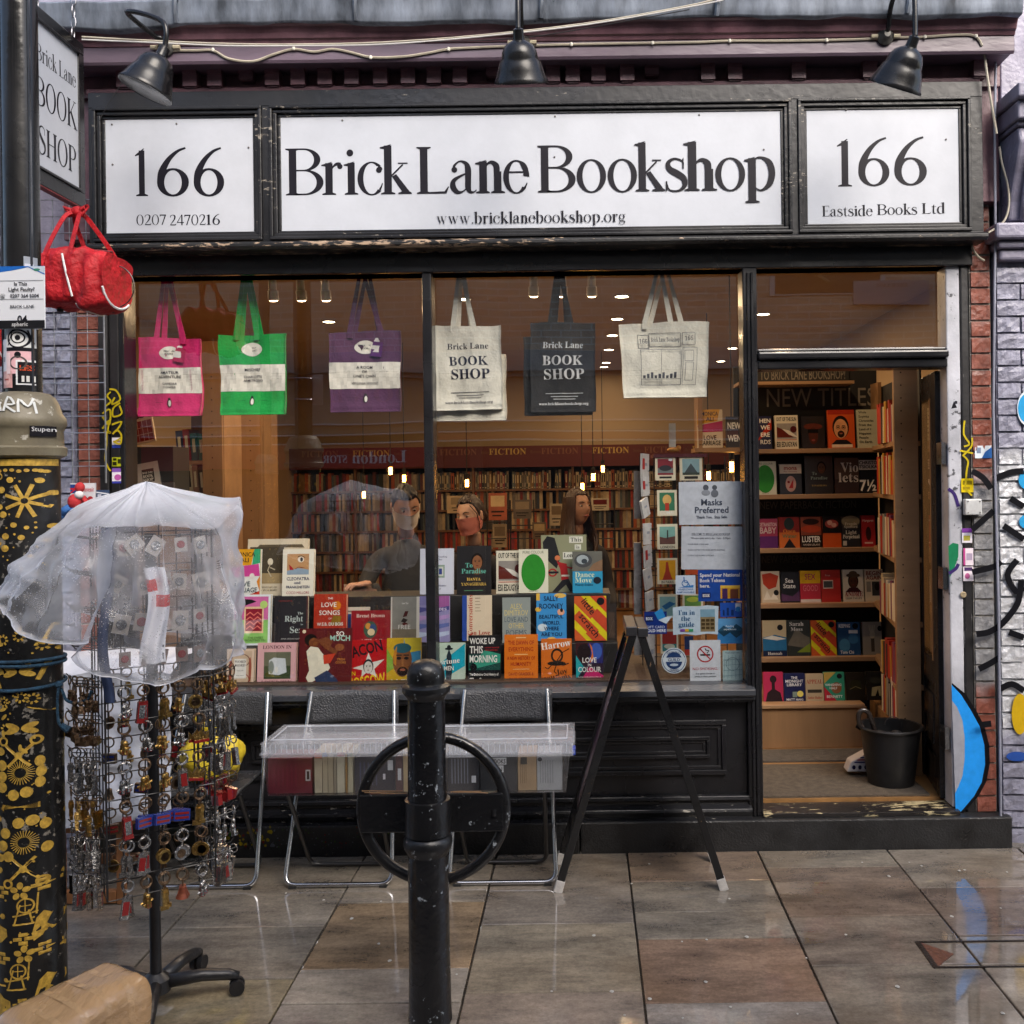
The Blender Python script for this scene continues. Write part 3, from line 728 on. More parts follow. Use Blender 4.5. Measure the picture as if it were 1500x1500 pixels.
# left pilaster in two boards, black board right of the door post
PILA = chipped('pilaster_black', (.020,.019,.020), (.36,.34,.32), .38, thr=.65, scale=30, stretch=(1,1,.3))
pl0, pl1 = W(150,600)[0], wxL-.022
post('pilaster_board', pl0, pl0+(pl1-pl0)*.46, .10, 2.72, -.035, .1, PILA); post('pilaster_board', pl0+(pl1-pl0)*.46+.003, pl1-.002, .10, 2.72, -.026, .1, PILA)
bp0 = dxR+.064; bp1 = W(1421,800)[0]
post('pilaster_board', bp0, bp1, .10, 2.72, -.020, .1, PILA)
# sill, stall riser and plinth
mb = MB()
sx0, sx1 = wxL-.03, wxR+.03
mb.profile([(.10,sillz-.004),(-.02,sillz-.006),(-.075,sillz-.020),(-.080,sillz-.045),(-.062,sillz-.052),(-.062,sillz-.066),(-.03,sillz-.085),(.1,sillz-.085)], sx0, sx1)
mk('window_sill', mb, mat('sill_paint', (.035,.038,.045), .28, var=.3, vscale=8, bump=.2, bscale=30, rvar=.1), shop, bev=.002)
rz0, rz1 = Z(1168, -.02), sillz-.085
mb = MB().box(sx0, wxR, .0, .08, rz0, rz1)
mk('stall_riser', mb, BLKC, shop, bev=.003)
def riser_panel(x0, x1, z0, z1):
 mb = MB()
 for k, (i0, i1, y) in enumerate(((0,.022,-.016),(.022,.040,-.008),(.075,.092,-.014),(.092,.108,-.006))):
  for (a,b_,c,d) in ((x0+i0,x1-i0,z1-i1,z1-i0),(x0+i0,x1-i0,z0+i0,z0+i1),(x0+i0,x0+i1,z0+i1,z1-i1),(x1-i1,x1-i0,z0+i1,z1-i1)): mb.box(a,b_,y,.002,c,d)
 mk('riser_panel', mb, BLKC, shop, bev=.006)
riser_panel(W(715,1100)[0], W(1064,1100)[0], Z(1136,0), Z(1056,0)); riser_panel(W(345,1100)[0], W(690,1100)[0], Z(1136,0), Z(1056,0)); riser_panel(sx0+.06, W(330,1100)[0], Z(1136,0), Z(1056,0))
plz = Z(1205, -.085)
mb = MB().profile([(.08,rz0),(-.03,rz0),(-.035,rz0-.016),(-.02,rz0-.022),(-.02,rz0-.036),(-.055,rz0-.050),(-.060,rz0-.062),(-.045,plz+.006),(-.08,plz),(.08,plz)], sx0, wxR+.012)
mk('base_moulding', mb, chipped('wet_base_paint', (.014,.014,.016), (.30,.28,.24), .25, thr=.66, scale=45, stretch=(.3,1,1)), shop, bev=.002)
gr = mat('plinth_black_stone', (.014,.014,.015), .42, var=.5, vscale=12, bump=.8, bscale=120, rvar=.15)
plx1 = W(1472,1230)[0]
mk('plinth', MB().box(W(345,1225)[0], W(850,1225)[0]-.002, -.085, .1, -.05, plz).box(W(850,1225)[0]+.002, plx1, -.086, .1, -.05, plz+.001), gr, shop, bev=.008)
# graffiti-stained plinth at the left
pg = mat('plinth_spattered', (.022,.024,.014), .4, var=.9, vscale=7, bump=1, bscale=60, col2=(.012,.013,.010)); 
mk('plinth', MB().box(pl0, W(345,1225)[0]-.002, -.084, .1, -.05, plz-.002), pg, shop, bev=.008)
mb = MB(); rr = random.Random(5); cs = []
spm = [ink(c) for c in ('#8a7a18', '#6a1c18', '#5a5c66', '#3d5c20')]
for k in range(150):
 px = rr.uniform(330, 600); py = rr.uniform(1210, 1243) + (0 if px > 420 else 0); x, z = W(px, py, -.0855); r = rr.uniform(.001, .004) if px > 400 else rr.uniform(.002, .012); n = 7
 ci = 0 if px < 400 and rr.random() < .7 else rr.choice([1, 2, 2, 3])
 mb.add([(x+r*rr.uniform(.6,1.3)*cos(2*pi*i/n), -.0862-k*.00001, z+r*rr.uniform(.6,1.3)*sin(2*pi*i/n)) for i in range(n)], [tuple(range(n))], ci)
mk('paint_spatter', mb, spm, shop, kind='stuff')
mb = MB()
mb.box(dxL-.005, dxR+.02, -.060, .09, th-.022, th-.002, 0); mb.box(dxL-.005, dxR+.02, -.072, .09, th-.045, th-.025, 0); mb.box(dxL-.005, dxR+.03, -.055, .09, plz, th-.046, 0)
mk('threshold', mb, chipped('worn_threshold', (.02,.018,.018), (.45,.38,.22), .3, thr=.57, scale=38, stretch=(.25,1,1)), shop, bev=.003)
# glass panes
def pane(x0, x1, z0, z1, y=glY): return mk('glass_pane', MB().add([(x0,y,z0),(x1,y,z0),(x1,y,z1),(x0,y,z1)], [(0,1,2,3)]), GLASS, shop)
pane(wxL, wxM-.0215, sillz-.004, gz1); pane(wxM+.0215, wxR, sillz-.004, gz1); pane(dxL, dxR, trz+.038, gz1)
# open door, swung into the shop
hx, hy = dxR-.004, .075
dw = .79
ang = radians(80)   # from closed (towards -x) to open
dirv = Vector((cos(radians(81)), sin(radians(81)), 0))   # leaf runs from the hinge into the shop, leaning right
nrm = Vector((-dirv.y, dirv.x, 0))
def DP(u, v, t): return Vector((hx, hy, 0)) + dirv*u + Vector((0,0,v)) + nrm*t
def dbox(mb, u0, u1, v0, v1, t0=-.02, t1=.02):
 mb.prism([DP(u0,v0,t0), DP(u1,v0,t0), DP(u1,v1,t0), DP(u0,v1,t0)], (0,0,0), nrm*(t1-t0))
dzt, dzb = trz-.06, th+.01
mb = MB(); dbox(mb, 0, .10, dzb, dzt); dbox(mb, dw-.10, dw, dzb, dzt); dbox(mb, .10, dw-.10, dzt-.12, dzt, -.0195, .0195); dbox(mb, .10, dw-.10, dzb, dzb+.16, -.0195, .0195); dbox(mb, .10, dw-.10, dzb+.50, dzb+.62, -.0195, .0195)
door = mk('door', mb, BLKC, shop, bev=.004)
mb = MB(); dbox(mb, .10, dw-.10, dzb+.16, dzb+.50, -.012, .012); dbox(mb, .15, dw-.15, dzb+.21, dzb+.45, -.02, .02)
mk('door_panel', mb, BLKC, door, bev=.006)
mb = MB(); dbox(mb, .10, dw-.10, dzb+.62, dzt-.12, -.004, .004); mk('door_glass', mb, GLASSC, door)
mb = MB(); dbox(mb, .105, .125, dzb+.62, dzt-.12, -.02, .024); dbox(mb, dw-.125, dw-.105, dzb+.62, dzt-.12, -.02, .024); mk('glazing_bead', mb, WOOD, door)
mb = MB(); mb.tube([DP(dw-.05,.98,.02), DP(dw-.05,.98,.06), DP(dw-.05,1.22,.06), DP(dw-.05,1.22,.02)], .008, 8); mk('door_handle', mb, STEEL, door, smooth=True)
for z in (.42, 1.15, 1.72): mk('hinge', MB().box(hx-.022, hx-.002, hy-.10+.02, hy-.015, z, z+.10), STEEL, door)
# stickers and things on the right post
def sticker(name, px0, px1, py0, py1, y, col, parent, items=(), label=None, base='plain'):
 x0, z1 = W(px0, py0, y); x1, z0 = W(px1, py1, y)
 if parent is None:
  o = mk(name, MB().box(x0, x1, y, y+.001, z0, z1), ink(col), None, org=((x0+x1)/2, y, z0), label=label, cat='sticker')
 else: o = mk(name, MB().box(x0, x1, y, y+.001, z0, z1), ink(col), parent, label=label)
 ar = art_front(x0, x1, z0, z1, y)
 for it in items: getattr(ar, it[0])(*it[1:])
 ar.done('print', o); return o
yb = -.0215
sticker('sticker', 1408,1426,701,721, yb, '#e3c81a', None, [('rect',.12,.55,.88,.85,'#8d7c14'),('rect',.12,.2,.7,.4,'#a08a18')], 'small yellow sticker on the black post beside the shop door')
sticker('sticker', 1409,1424,774,795, yb, '#e8e4ee', None, [('rect',0,.7,1,1,'#7c3f9c'),('rect',.15,.15,.8,.5,'#b9b04a')], 'white sticker with a purple top on the black post')
sticker('sticker', 1411,1426,803,828, yb, '#eadde6', None, [('rect',0,.0,.2,1,'#c04a8c'),('rect',.3,.3,.9,.7,'#b0a0b8')], 'pale pink sticker on the black post, upper of a stacked pair')
sticker('sticker', 1411,1426,830,851, yb, '#f0e6ee', None, [('rect',.1,.7,.9,.95,'#4a3460'),('ell',.4,.35,.25,.2,'#c86a9c')], 'pink and purple sticker on the black post, lower of a stacked pair')
sticker('sticker', 1428,1453,653,671, -.024, '#dfe8f0', None, [('poly',[(.4,0),(1,0),(1,.9),(.6,.5)],'#2d62a8'),('rect',.1,.4,.35,.85,'#7d8ea8')], 'white and blue sticker on the right hand brick pier')
sticker('sticker', 1392,1403,586,600, -.017, '#b9bcc4', None, [('poly',[(.1,.1),(.5,.9),(.9,.2)],'#1a1a22'),('rect',.6,.6,.95,.9,'#2a2a33')], 'torn grey sticker on the white door post')
sw = thing('junction_box', 'white plastic junction box on the post right of the shop door', 'junction box', W3(1424, 742, -.03))
x0, z1 = W(1411,731,-.03); x1, z0 = W(1436,754,-.03)
mk('box', MB().box(x0,x1,-.055,-.02,z0,z1), mat('white_plastic', (.55,.56,.56), .4, var=.2, vscale=30), sw, bev=.005)
mb = MB()
for (a,c) in ((.15,.15),(.85,.15),(.15,.85),(.85,.85)): mb.lathe([(.003,0),(.003,.002)], 8, (x0+(x1-x0)*a, -.0555, z0+(z1-z0)*c), Matrix.Rotation(radians(90),4,'X'))
mk('screw', mb, SCREW, sw)
mb = MB().lathe([(.014,0),(.014,.002),(.011,.003)], 20, W3(1411, 871, -.0215), Matrix.Rotation(radians(90),4,'X'))
tag(mk('bell_push', mb, mat('brass_worn', (.45,.36,.22), .5, metal=.3, var=.7, vscale=60), None), 'round worn bell push on the black post right of the door', 'doorbell')
# left pilaster stickers + yellow tag
yl = -.0275
sticker('sticker', 164,181,641,656, yl, '#dfdbe2', None, [('rect',0,0,1,.3,'#2c3f9c'),('rect',.1,.6,.9,.7,'#b05a4a')], 'white and blue sticker on the left pilaster, topmost of three')
sticker('sticker', 164,181,670,683, yl, '#a4a820', None, [('rect',.05,.1,.4,.5,'#23240a'),('rect',.5,.3,.95,.8,'#2e300a'),('rect',.1,.65,.4,.9,'#23240a')], 'yellow green sticker on the left pilaster, middle of three')
sticker('sticker', 164,181,686,708, yl, '#e6e2ea', None, [('rect',0,.75,1,1,'#7c54a8'),('rect',0,0,1,.15,'#3a3f9c'),('ell',.5,.4,.3,.2,'#b45aa0')], 'white and purple sticker on the left pilaster, lowest of three')
def paint_strokes(name, label, strokes, y, col, w, parent=None, cat='graffiti'):
 mb = MB(); l = 0
 for st in strokes:
  q = _cr([(a, b_, w) for a, b_ in st], 5); vs = []
  for i, (x, yy, ww) in enumerate(q):
   a, b_ = q[max(i-1,0)], q[min(i+1,len(q)-1)]; dx, dy = b_[0]-a[0], b_[1]-a[1]; k = math.hypot(dx,dy) or 1
   for s in (-1, 1): vs.append(W3(x-s*dy/k*ww/2, yy+s*dx/k*ww/2, y-l))
  mb.add(vs, [(2*i,2*i+2,2*i+3,2*i+1) for i in range(len(q)-1)]); l += .0002
 if parent: return mk(name, mb, ink(col), parent)
 return mk(name, mb, ink(col), None, label=label, cat=cat)
paint_strokes('graffiti_tag', 'yellow spray tag down the left pilaster in looping letters', [
 [(162,574),(157,580),(162,588),(153,596)],[(160,570),(170,572),(176,585),(164,592),(168,582)],[(176,590),(166,598),(166,610),(178,606),(175,594)],[(150,606),(161,600),(160,622),(150,610)],
 [(150,628),(160,616),(158,630),(162,634),(152,632)],[(164,622),(178,618),(170,632)],[(165,636),(172,630),(178,640),(166,648)],[(156,634),(156,650),(154,672),(158,684),(162,690)],[(178,640),(176,650),(168,648)]], -.0365, '#b9a41c', 2.6)
paint_strokes('graffiti_tag', 'thin yellow spray tag on the black post right of the door', [[(1413,616),(1412,636),(1420,650),(1412,654)],[(1424,641),(1423,654),(1410,668)],[(1406,660),(1425,664)],[(1412,668),(1418,676),(1416,690),(1414,714)],[(1414,716),(1424,726)]], yb-.001, '#c3ae20', 2.6)
# blue shape sprayed over post, board and bricks
mb = MB()
def arcpts(side): 
 return
yg = -.0262
def gp(pts, mi, y): mb.add([W3(px, py, y) for px, py in pts], [tuple(range(len(pts)))], mi)
out = [(1394,1000),(1409,1018),(1424,1042),(1436,1064),(1443,1092),(1444,1120),(1439,1146),(1428,1166),(1413,1184),(1400,1199)]
gp([(1394,1000)] + [(x+6, y-1) for x, y in out[1:-1]] + [(1403,1199),(1400,1199)], 0, yg)
gp([(1394,1003)] + [(x-1, y) for x, y in out[1:-1]] + [(1400,1197)], 1, yg-.0004)
gp([(1394.5,1026),(1402,1036),(1410,1056),(1413,1080),(1413,1112),(1410,1136),(1404,1152),(1399,1162)], 2, yg-.0008)
mk('graffiti_shape', mb, [ink('#101014'), ink((.02,.30,.85)), ink('#9a9ca6')], None, label='bright blue sprayed half oval with black outline low on the white door post', cat='graffiti')
mb = MB(); gp([(1389,800),(1396,795),(1404,797),(1404,815),(1396,838),(1391,846)], 0, -.0158)
mk('graffiti_patch', mb, [ink('#1f7a52')], None, label='green sprayed patch halfway up the white door post', cat='graffiti')
paint_strokes('graffiti_stroke', 'purple sprayed curve near the top of the white door post', [[(1389,716),(1398,724),(1404,742)]], -.0165, '#3b2a66', 5); paint_strokes('graffiti_stroke', 'purple sprayed edge under the green patch on the white door post', [[(1390,840),(1400,833),(1404,826)]], -.0165, '#3b2a66', 5)
# ---------------------------------------------------------------- cornice above the fascia
cor = thing('cornice', 'purple painted cornice with small square dentil blocks above the shop sign', 'cornice', (0,0,3.4))
cx0, cx1 = W(60,90,-.1)[0]-.7, W(1466,60,-.1)[0]
mk('frieze', MB().box(cx0, cx1, -.085, .1, zT+.002, 3.60), PURP, cor)
mk('bed_moulding', MB().profile([(-.085,zT+.003),(-.125,zT+.003),(-.128,zT+.022),(-.10,zT+.040),(-.085,zT+.042)], xL-.02, xR), PURP, cor, bev=.002)
zc = 3.503
mk('corona', MB().profile([(.05,zc),(-.20,zc),(-.232,zc-.012),(-.240,zc),(-.240,zc+.063),(.05,zc+.066)], cx0, cx1), mat('faded_purple_paint', (.125,.088,.12), .4, var=.3, vscale=5, stretch=(.3,1,1), bump=.4, bscale=40, rvar=.1), cor, bev=.002)
mk('crown_moulding', MB().profile([(.05,zc+.064),(-.245,zc+.064),(-.252,zc+.080),(-.262,zc+.084),(-.270,zc+.105),(-.285,zc+.125),(-.300,zc+.130),(-.30,zc+.142),(.05,zc+.142)], cx0, cx1), PURP, cor, bev=.002)
dm = MB().box(0, .062, -.060, 0, .0, .082).box(.0, .062, -.066, -.058, .052, .082).box(.006,.056,-.05,0,-.006,.0)
den = mesh_of(dm, 'dentil_block', PURP)
dpx = [184,213,240,280,316,361,400,438,477,516,558,598,636,674,722,810,838,876,918,954,1036,1075,1168,1272,1433]
px = 165
short = {361,677,958}
yy = -.085
for px in dpx:
 x, z = W(px, 100, -.12)
 o = put('dentil_block', den, cor, (x-.03, yy, 3.435-3.4), (0,0,R.uniform(-.02,.02)))
 if px in (361, 722, 954): o.scale = (1,.8,.6); o.location.z += .03
# lead flashing draped over the top
mb = MB()
def leadf(u, v):
 x = cx0 + (cx1-cx0)*u
 s = [(-.06,3.655-.02),(-.315,3.648-.02),(-.322,3.672-.02),(-.33,3.72-.02),(-.335,3.742-.02),(-.10,3.80),(.1,3.83)]
 k = v*(len(s)-1); i = min(int(k), len(s)-2); f = k-i
 y = s[i][0]*(1-f)+s[i+1][0]*f; z = s[i][1]*(1-f)+s[i+1][1]*f
 w = .005*sin(x*3.1)+.003*sin(x*11+1)+.0015*sin(x*29)+.004*mnoise.noise(Vector((x*6,y*9,z*9)))
 sag = -.018*math.exp(-((x+1.95)/.25)**2)
 return (x, y + w*.6, z + w*(1 if v > .1 else .5) + (sag if v < .6 else 0))
mb.grid(leadf, 160, 18)
mk('lead_flashing', mb, LEAD, cor, smooth='all')
mb = MB()
for px in (257, 520, 792, 1050, 1330):
 x = W(px, 15, -.33)[0]; mb.tube([(x,-.322,3.632),(x+.003,-.340,3.665),(x+.004,-.348,3.722),(x+.004,-.12,3.80)], .011, 6)
mk('lead_roll', mb, LEAD, cor, smooth=True)
mk('upper_wall', MB().box(cx0, cx1, -.02, .35, 3.60, 4.6), mat('upper_render', (.30,.29,.38), .7, var=.3, vscale=8), cor)
# ---------------------------------------------------------------- brick piers and lilac walls
BM = painted_brick('pier_brick', (.25,.075,.048), (.30,.30,.31), .70, 1.62)
BM2 = mat('red_pier_brick', (.24,.075,.05), .7, var=.45, vscale=18, bump=1.5, bscale=50, rnd=.3, col2=(.20,.06,.04))
LB = mat('lilac_painted_brick', (.25,.26,.34), .38, var=.4, vscale=9, bump=2.5, bscale=42, rvar=.2, rnd=.12)
LBR = painted_brick('lilac_brick_sprayed', (.27,.27,.35), (.60,.61,.64), .50, 1.75)
def brick_mesh(name, w, h, d, m, seed, rough=.0):
 r = random.Random(seed); mb = MB(); nx, nz = 5, 3
 f = [[(-r.random()*rough) for _ in range(nx+1)] for _ in range(nz+1)]
 vs = [(w*i/nx, f[j][i], h*j/nz) for j in range(nz+1) for i in range(nx+1)]
 mb.add(vs, [(j*(nx+1)+i, j*(nx+1)+i+1, (j+1)*(nx+1)+i+1, (j+1)*(nx+1)+i) for j in range(nz) for i in range(nx)])
 mb.add([(0,0,0),(w,0,0),(w,d,0),(0,d,0),(0,0,h),(w,0,h),(w,d,h),(0,d,h)], [(0,3,2,1),(4,5,6,7),(1,2,6,5),(3,0,4,7)])
 return mesh_of(mb, name, m)
def brick_wall(wall, x0, x1, y, z0, z1, m, bl, hd, j=.010, course=.0745, rough=.004, seed=1, mort=MORT):
 """wall of single bricks as parts; bl = brick length, hd = header length"""
 r = random.Random(seed); n = 4
 mk('mortar', MB().box(x0, x1, y+.007, y+.12, z0, z1), mort, wall)
 cache = {}; z = z0; c = 0; o_ = ORG[wall.name]
 while z + course <= z1 + .001:
  x = x0; first = hd if c % 2 else bl
  L = first
  while x < x1 - .012:
   w = min(L, x1-x) - j
   if x1 - (x + L) < .03: w = x1 - x - j
   key = (round(w, 3), r.randrange(3))
   if key not in cache: cache[key] = brick_mesh('brick', w, course-j, .08, m, hash(key) % 999, rough)
   put('brick', cache[key], wall, (x+j/2-o_.x, y+r.uniform(-.0015,.0015)-o_.y, z+j/2-o_.z), (0, r.uniform(-.004,.004), 0))
   x += w + j; L = bl
  z += course; c += 1
bx0, bx1 = W(1421.5,700)[0], W(1452,700)[0]
pr = thing('brick_pier', 'narrow red brick pier sprayed silver and black right of the bookshop door', 'brick pier', (bx0,0,0))
brick_wall(pr, bx0, bx1, -.02, plz, 2.90, BM, .2, .2, seed=3)
mk('pier_top', MB().box(bx0, bx1+.03, -.06, .1, 2.90, 3.55), PURP, pr, bev=.004)
lx0, lx1 = W(112,500)[0], W(149,500)[0]
pf = thing('brick_pier', 'narrow red brick pier behind the wire grid left of the shop window', 'brick pier', (lx0,0,0))
brick_wall(pf, lx0, lx1, -.0, 0, 2.78, BM2, .2, .2, seed=5)
mk('pier_top', MB().box(lx0-.02, xL+.02, -.06, .1, 2.78, 3.50), PURP, pf, bev=.004)
wr = thing('lilac_wall', 'lilac painted brick wall with a sprayed band at the right edge', 'wall', (bx1+.02,0,0))
brick_wall(wr, bx1+.012, bx1+1.2, -.045, 0, 2.66, LBR, .225, .11, seed=8, rough=.008, mort=LBR)
wl = thing('lilac_wall', 'lilac painted brick wall behind the wire grid at the left edge', 'wall', (lx0-1.5,0,0))
brick_wall(wl, lx0-1.2, lx0-.006, -.03, 0, 2.66, LB, .225, .11, seed=9, rough=.008, mort=LB)
mk('upper_wall', MB().box(bx1+.05, bx1+1.2, .0, .1, 2.66, 3.9), LILAC, wr); mk('upper_wall', MB().box(lx0-1.2, lx0-.01, .0, .1, 2.66, 3.62), LILAC, wl)
# black sprayed strokes over pier and right wall
for k, (st, lb_) in enumerate([
 ([(1424,690),(1440,700),(1452,716)],'black sprayed curve on the brick pier, level with the junction box'), ([(1424,776),(1440,762),(1456,748)],'black sprayed slash rising right on the brick pier just under the junction box'),
 ([(1424,838),(1456,830),(1466,822)],'nearly level black sprayed stroke halfway up the brick pier'),([(1430,929),(1448,926),(1465,916),(1480,900),(1492,880),(1496,850)],'long black sprayed curve sweeping from the pier up the lilac wall'),
 ([(1434,980),(1450,972),(1466,962)],'short black sprayed slash on the pier beside the top of the blue half oval'),([(1456,702),(1480,692),(1500,690)],'black sprayed stroke on the lilac wall, highest of all'),
 ([(1480,730),(1500,742)],'stubby black sprayed dash at the right edge under the highest stroke'),([(1478,926),(1500,934)],'black sprayed dash crossing the lilac wall below the long curve'),([(1436,1062),(1452,1060)],'tiny black sprayed dash touching the blue half oval'),
 ([(1470,770),(1500,790)],'black sprayed slash falling right on the lilac wall near the small blue spot'),([(1490,820),(1476,842),(1488,866),(1500,860)],'black sprayed hook shape at the right edge'),([(1464,1010),(1482,1002),(1500,1012)],'arched black sprayed stroke above the yellow blob')]):
 paint_strokes('graffiti_stroke', lb_, [st], -.058-.0002*k, '#131318', 9)
def blob(cx_, cy_, rx, ry, c, lb_, rim=None, n=26):
 mb = MB(); mb.add([W3(cx_+rx*cos(2*pi*i/n), cy_+ry*sin(2*pi*i/n), -.0575) for i in range(n)], [tuple(range(n))], 0)
 if rim: mb.add([W3(cx_-2+rim*rx*cos(2*pi*i/n), cy_+rim*ry*sin(2*pi*i/n), -.058) for i in range(n)], [tuple(range(n))], 1)
 mk('graffiti_shape', mb, [ink('#d9e2ea' if rim else c), ink(c)], None, label=lb_, cat='graffiti')
blob(1506,598,16,26,(.03,.33,.66),'blue sprayed oval with a white rim on the lilac wall at the right edge',.8); blob(1508,703,16,15,(.03,.33,.66),'plain blue sprayed blob at the right edge near the highest black stroke')
blob(1503,764,10,10,(.03,.33,.66),'small blue sprayed spot at the right edge'); blob(1494,1046,12,30,'#caa51c','yellow sprayed blob low on the lilac wall at the right edge'); blob(1490,1108,16,7,'#2c4f9c','flat dark blue sprayed patch below the yellow blob')
def bracket(x, label, name='console_bracket'):
 b_ = thing(name, label, 'bracket', (x, 0, 2.66))
 mb = MB()
 prof = [(-.03,.40),(-.22,.40),(-.235,.34),(-.21,.28),(-.17,.20),(-.13,.10),(-.115,.02),(-.03,.02)]
 mk('scroll', MB().prism([(0,p[0],p[1]+.12) for p in prof], (0,0,0), (.26,0,0)), LILAC, b_, local=True, bev=.012)
 mb = MB()
 for k in range(3):
  xx = .055+k*.06
  mb.tube([(xx,-.235,.50),(xx,-.222,.42),(xx,-.19,.33),(xx,-.15,.22),(xx,-.130,.14)], [.014]*5, 8)
 mk('fluting', mb, LILAC, b_, local=True, smooth='all')
 mb = MB().box(-.02,.30,-.27,0,.54,.62).box(-.035,.32,-.31,0,.62,.68).box(-.01,.29,-.24,0,.52,.54)
 mk('bracket_cap', mb, LILAC, b_, local=True, bev=.008)
 mb = MB().box(-.07,.30,-.15,0,.055,.125).box(-.045,.30,-.115,0,.02,.055).box(-.03,.30,-.09,0,-.03,.02)
 mk('bracket_base', mb, LILAC, b_, local=True, bev=.012)
 mk('block', MB().box(0,.3,-.05,.1,.68,1.2), LILAC, b_, local=True, bev=.006)
 return b_
br = bracket(bx1+.045, 'carved lilac console bracket above the wall at the right edge')
bl_ = copy_tree(br, loc=(lx0-.52, 0, 2.66), label='carved lilac console bracket at the upper left behind the hanging sign')
# downpipe cable between pier and wall
mb = MB().tube([W3(1462,0,-.12), W3(1459,60,-.12), W3(1457,180,-.12), W3(1458,330,-.08), W3(1455,600,-.06), W3(1463,900,-.07), W3(1466,1200,-.07)], .006, 8)
mk('conduit', mb, mat('grey_conduit', (.30,.31,.38), .4, var=.3), None, smooth=True, label='thin painted conduit running down between brick pier and lilac wall', cat='conduit')
CAB = mat('cream_cable', (.42,.38,.30), .5, var=.2, vscale=20)
pts = [(243,76),(260,74),(287,74),(312,74),(335,86),(370,90),(400,80),(430,72),(460,76),(487,72),(515,77),(545,84),(590,83),(625,78),(657,72),(690,70),(735,68),(800,66),(838,65),(900,64),(955,63),(1020,62),(1069,60),(1140,60),(1210,59),(1275,57),(1315,55),(1355,54),(1400,51),(1428,53),(1440,72),(1446,110),(1452,150),(1460,196)]
def smoothpts(pts, y): return [W3(a, b_, y if not callable(y) else y(a)) for a, b_ in _cr([tuple(p) for p in pts], 4)]
cb = thing('cable', 'cream cable clipped in waves along the cornice and down the right side', 'cable', (0,-.24,3.53))
mk('cable_run', MB().tube(smoothpts(pts, lambda a: -.246 if a < 1440 else -.2), .0055, 6), CAB, cb, smooth=True)
mb = MB()
for px, py in [(312,73),(430,71),(543,84),(657,72),(837,65),(956,63),(1069,60),(1211,59),(1355,54),(1430,53)]:
 p = W3(px, py, -.25); mb.ball(p, .008, .008, .010, 8)
mk('cable_clip', mb, mat('clip_white', (.6,.58,.5), .5), cb, smooth=True)
mb = MB().tube(smoothpts([(1464,215),(1468,240),(1476,270),(1478,300),(1470,325),(1448,341)], -.13), .005, 6)
mb.tube(smoothpts([(1428,352),(1424,362),(1432,375),(1442,382)], -.06), .005, 6); mk('cable_tail', mb, CAB, cb, smooth=True)
wires = [([(120,54),(230,60),(330,64),(430,65),(560,62),(700,52),(860,34),(1000,10),(1060,-4)], .0035), ([(120,58),(240,63),(330,67),(440,67),(560,65),(700,54),(860,36),(1000,12),(1060,0)], .003), ([(600,62),(760,56),(900,34),(1010,14)], .002)]
for k, (pt, r) in enumerate(wires):
 mk('overhead_wire', MB().tube(smoothpts(pt, -.36), r, 6), [CAB, mat('white_wire', (.55,.54,.52), .5), BWIRE][k], None, smooth=True, label=['cream wire strung across the cornice and rising to the right', 'white wire strung just below the cream one over the cornice', 'thin black wire sagging under the pale wires over the cornice'][k], cat='wire')
tag(mk('loose_wire', MB().tube(smoothpts([(213,72),(198,95),(180,120),(160,150),(140,190),(134,225),(133,300)], -.2), .0015, 5), BWIRE, None, smooth=True), 'thin black wire hanging from the left lamp to the pilaster', 'wire')
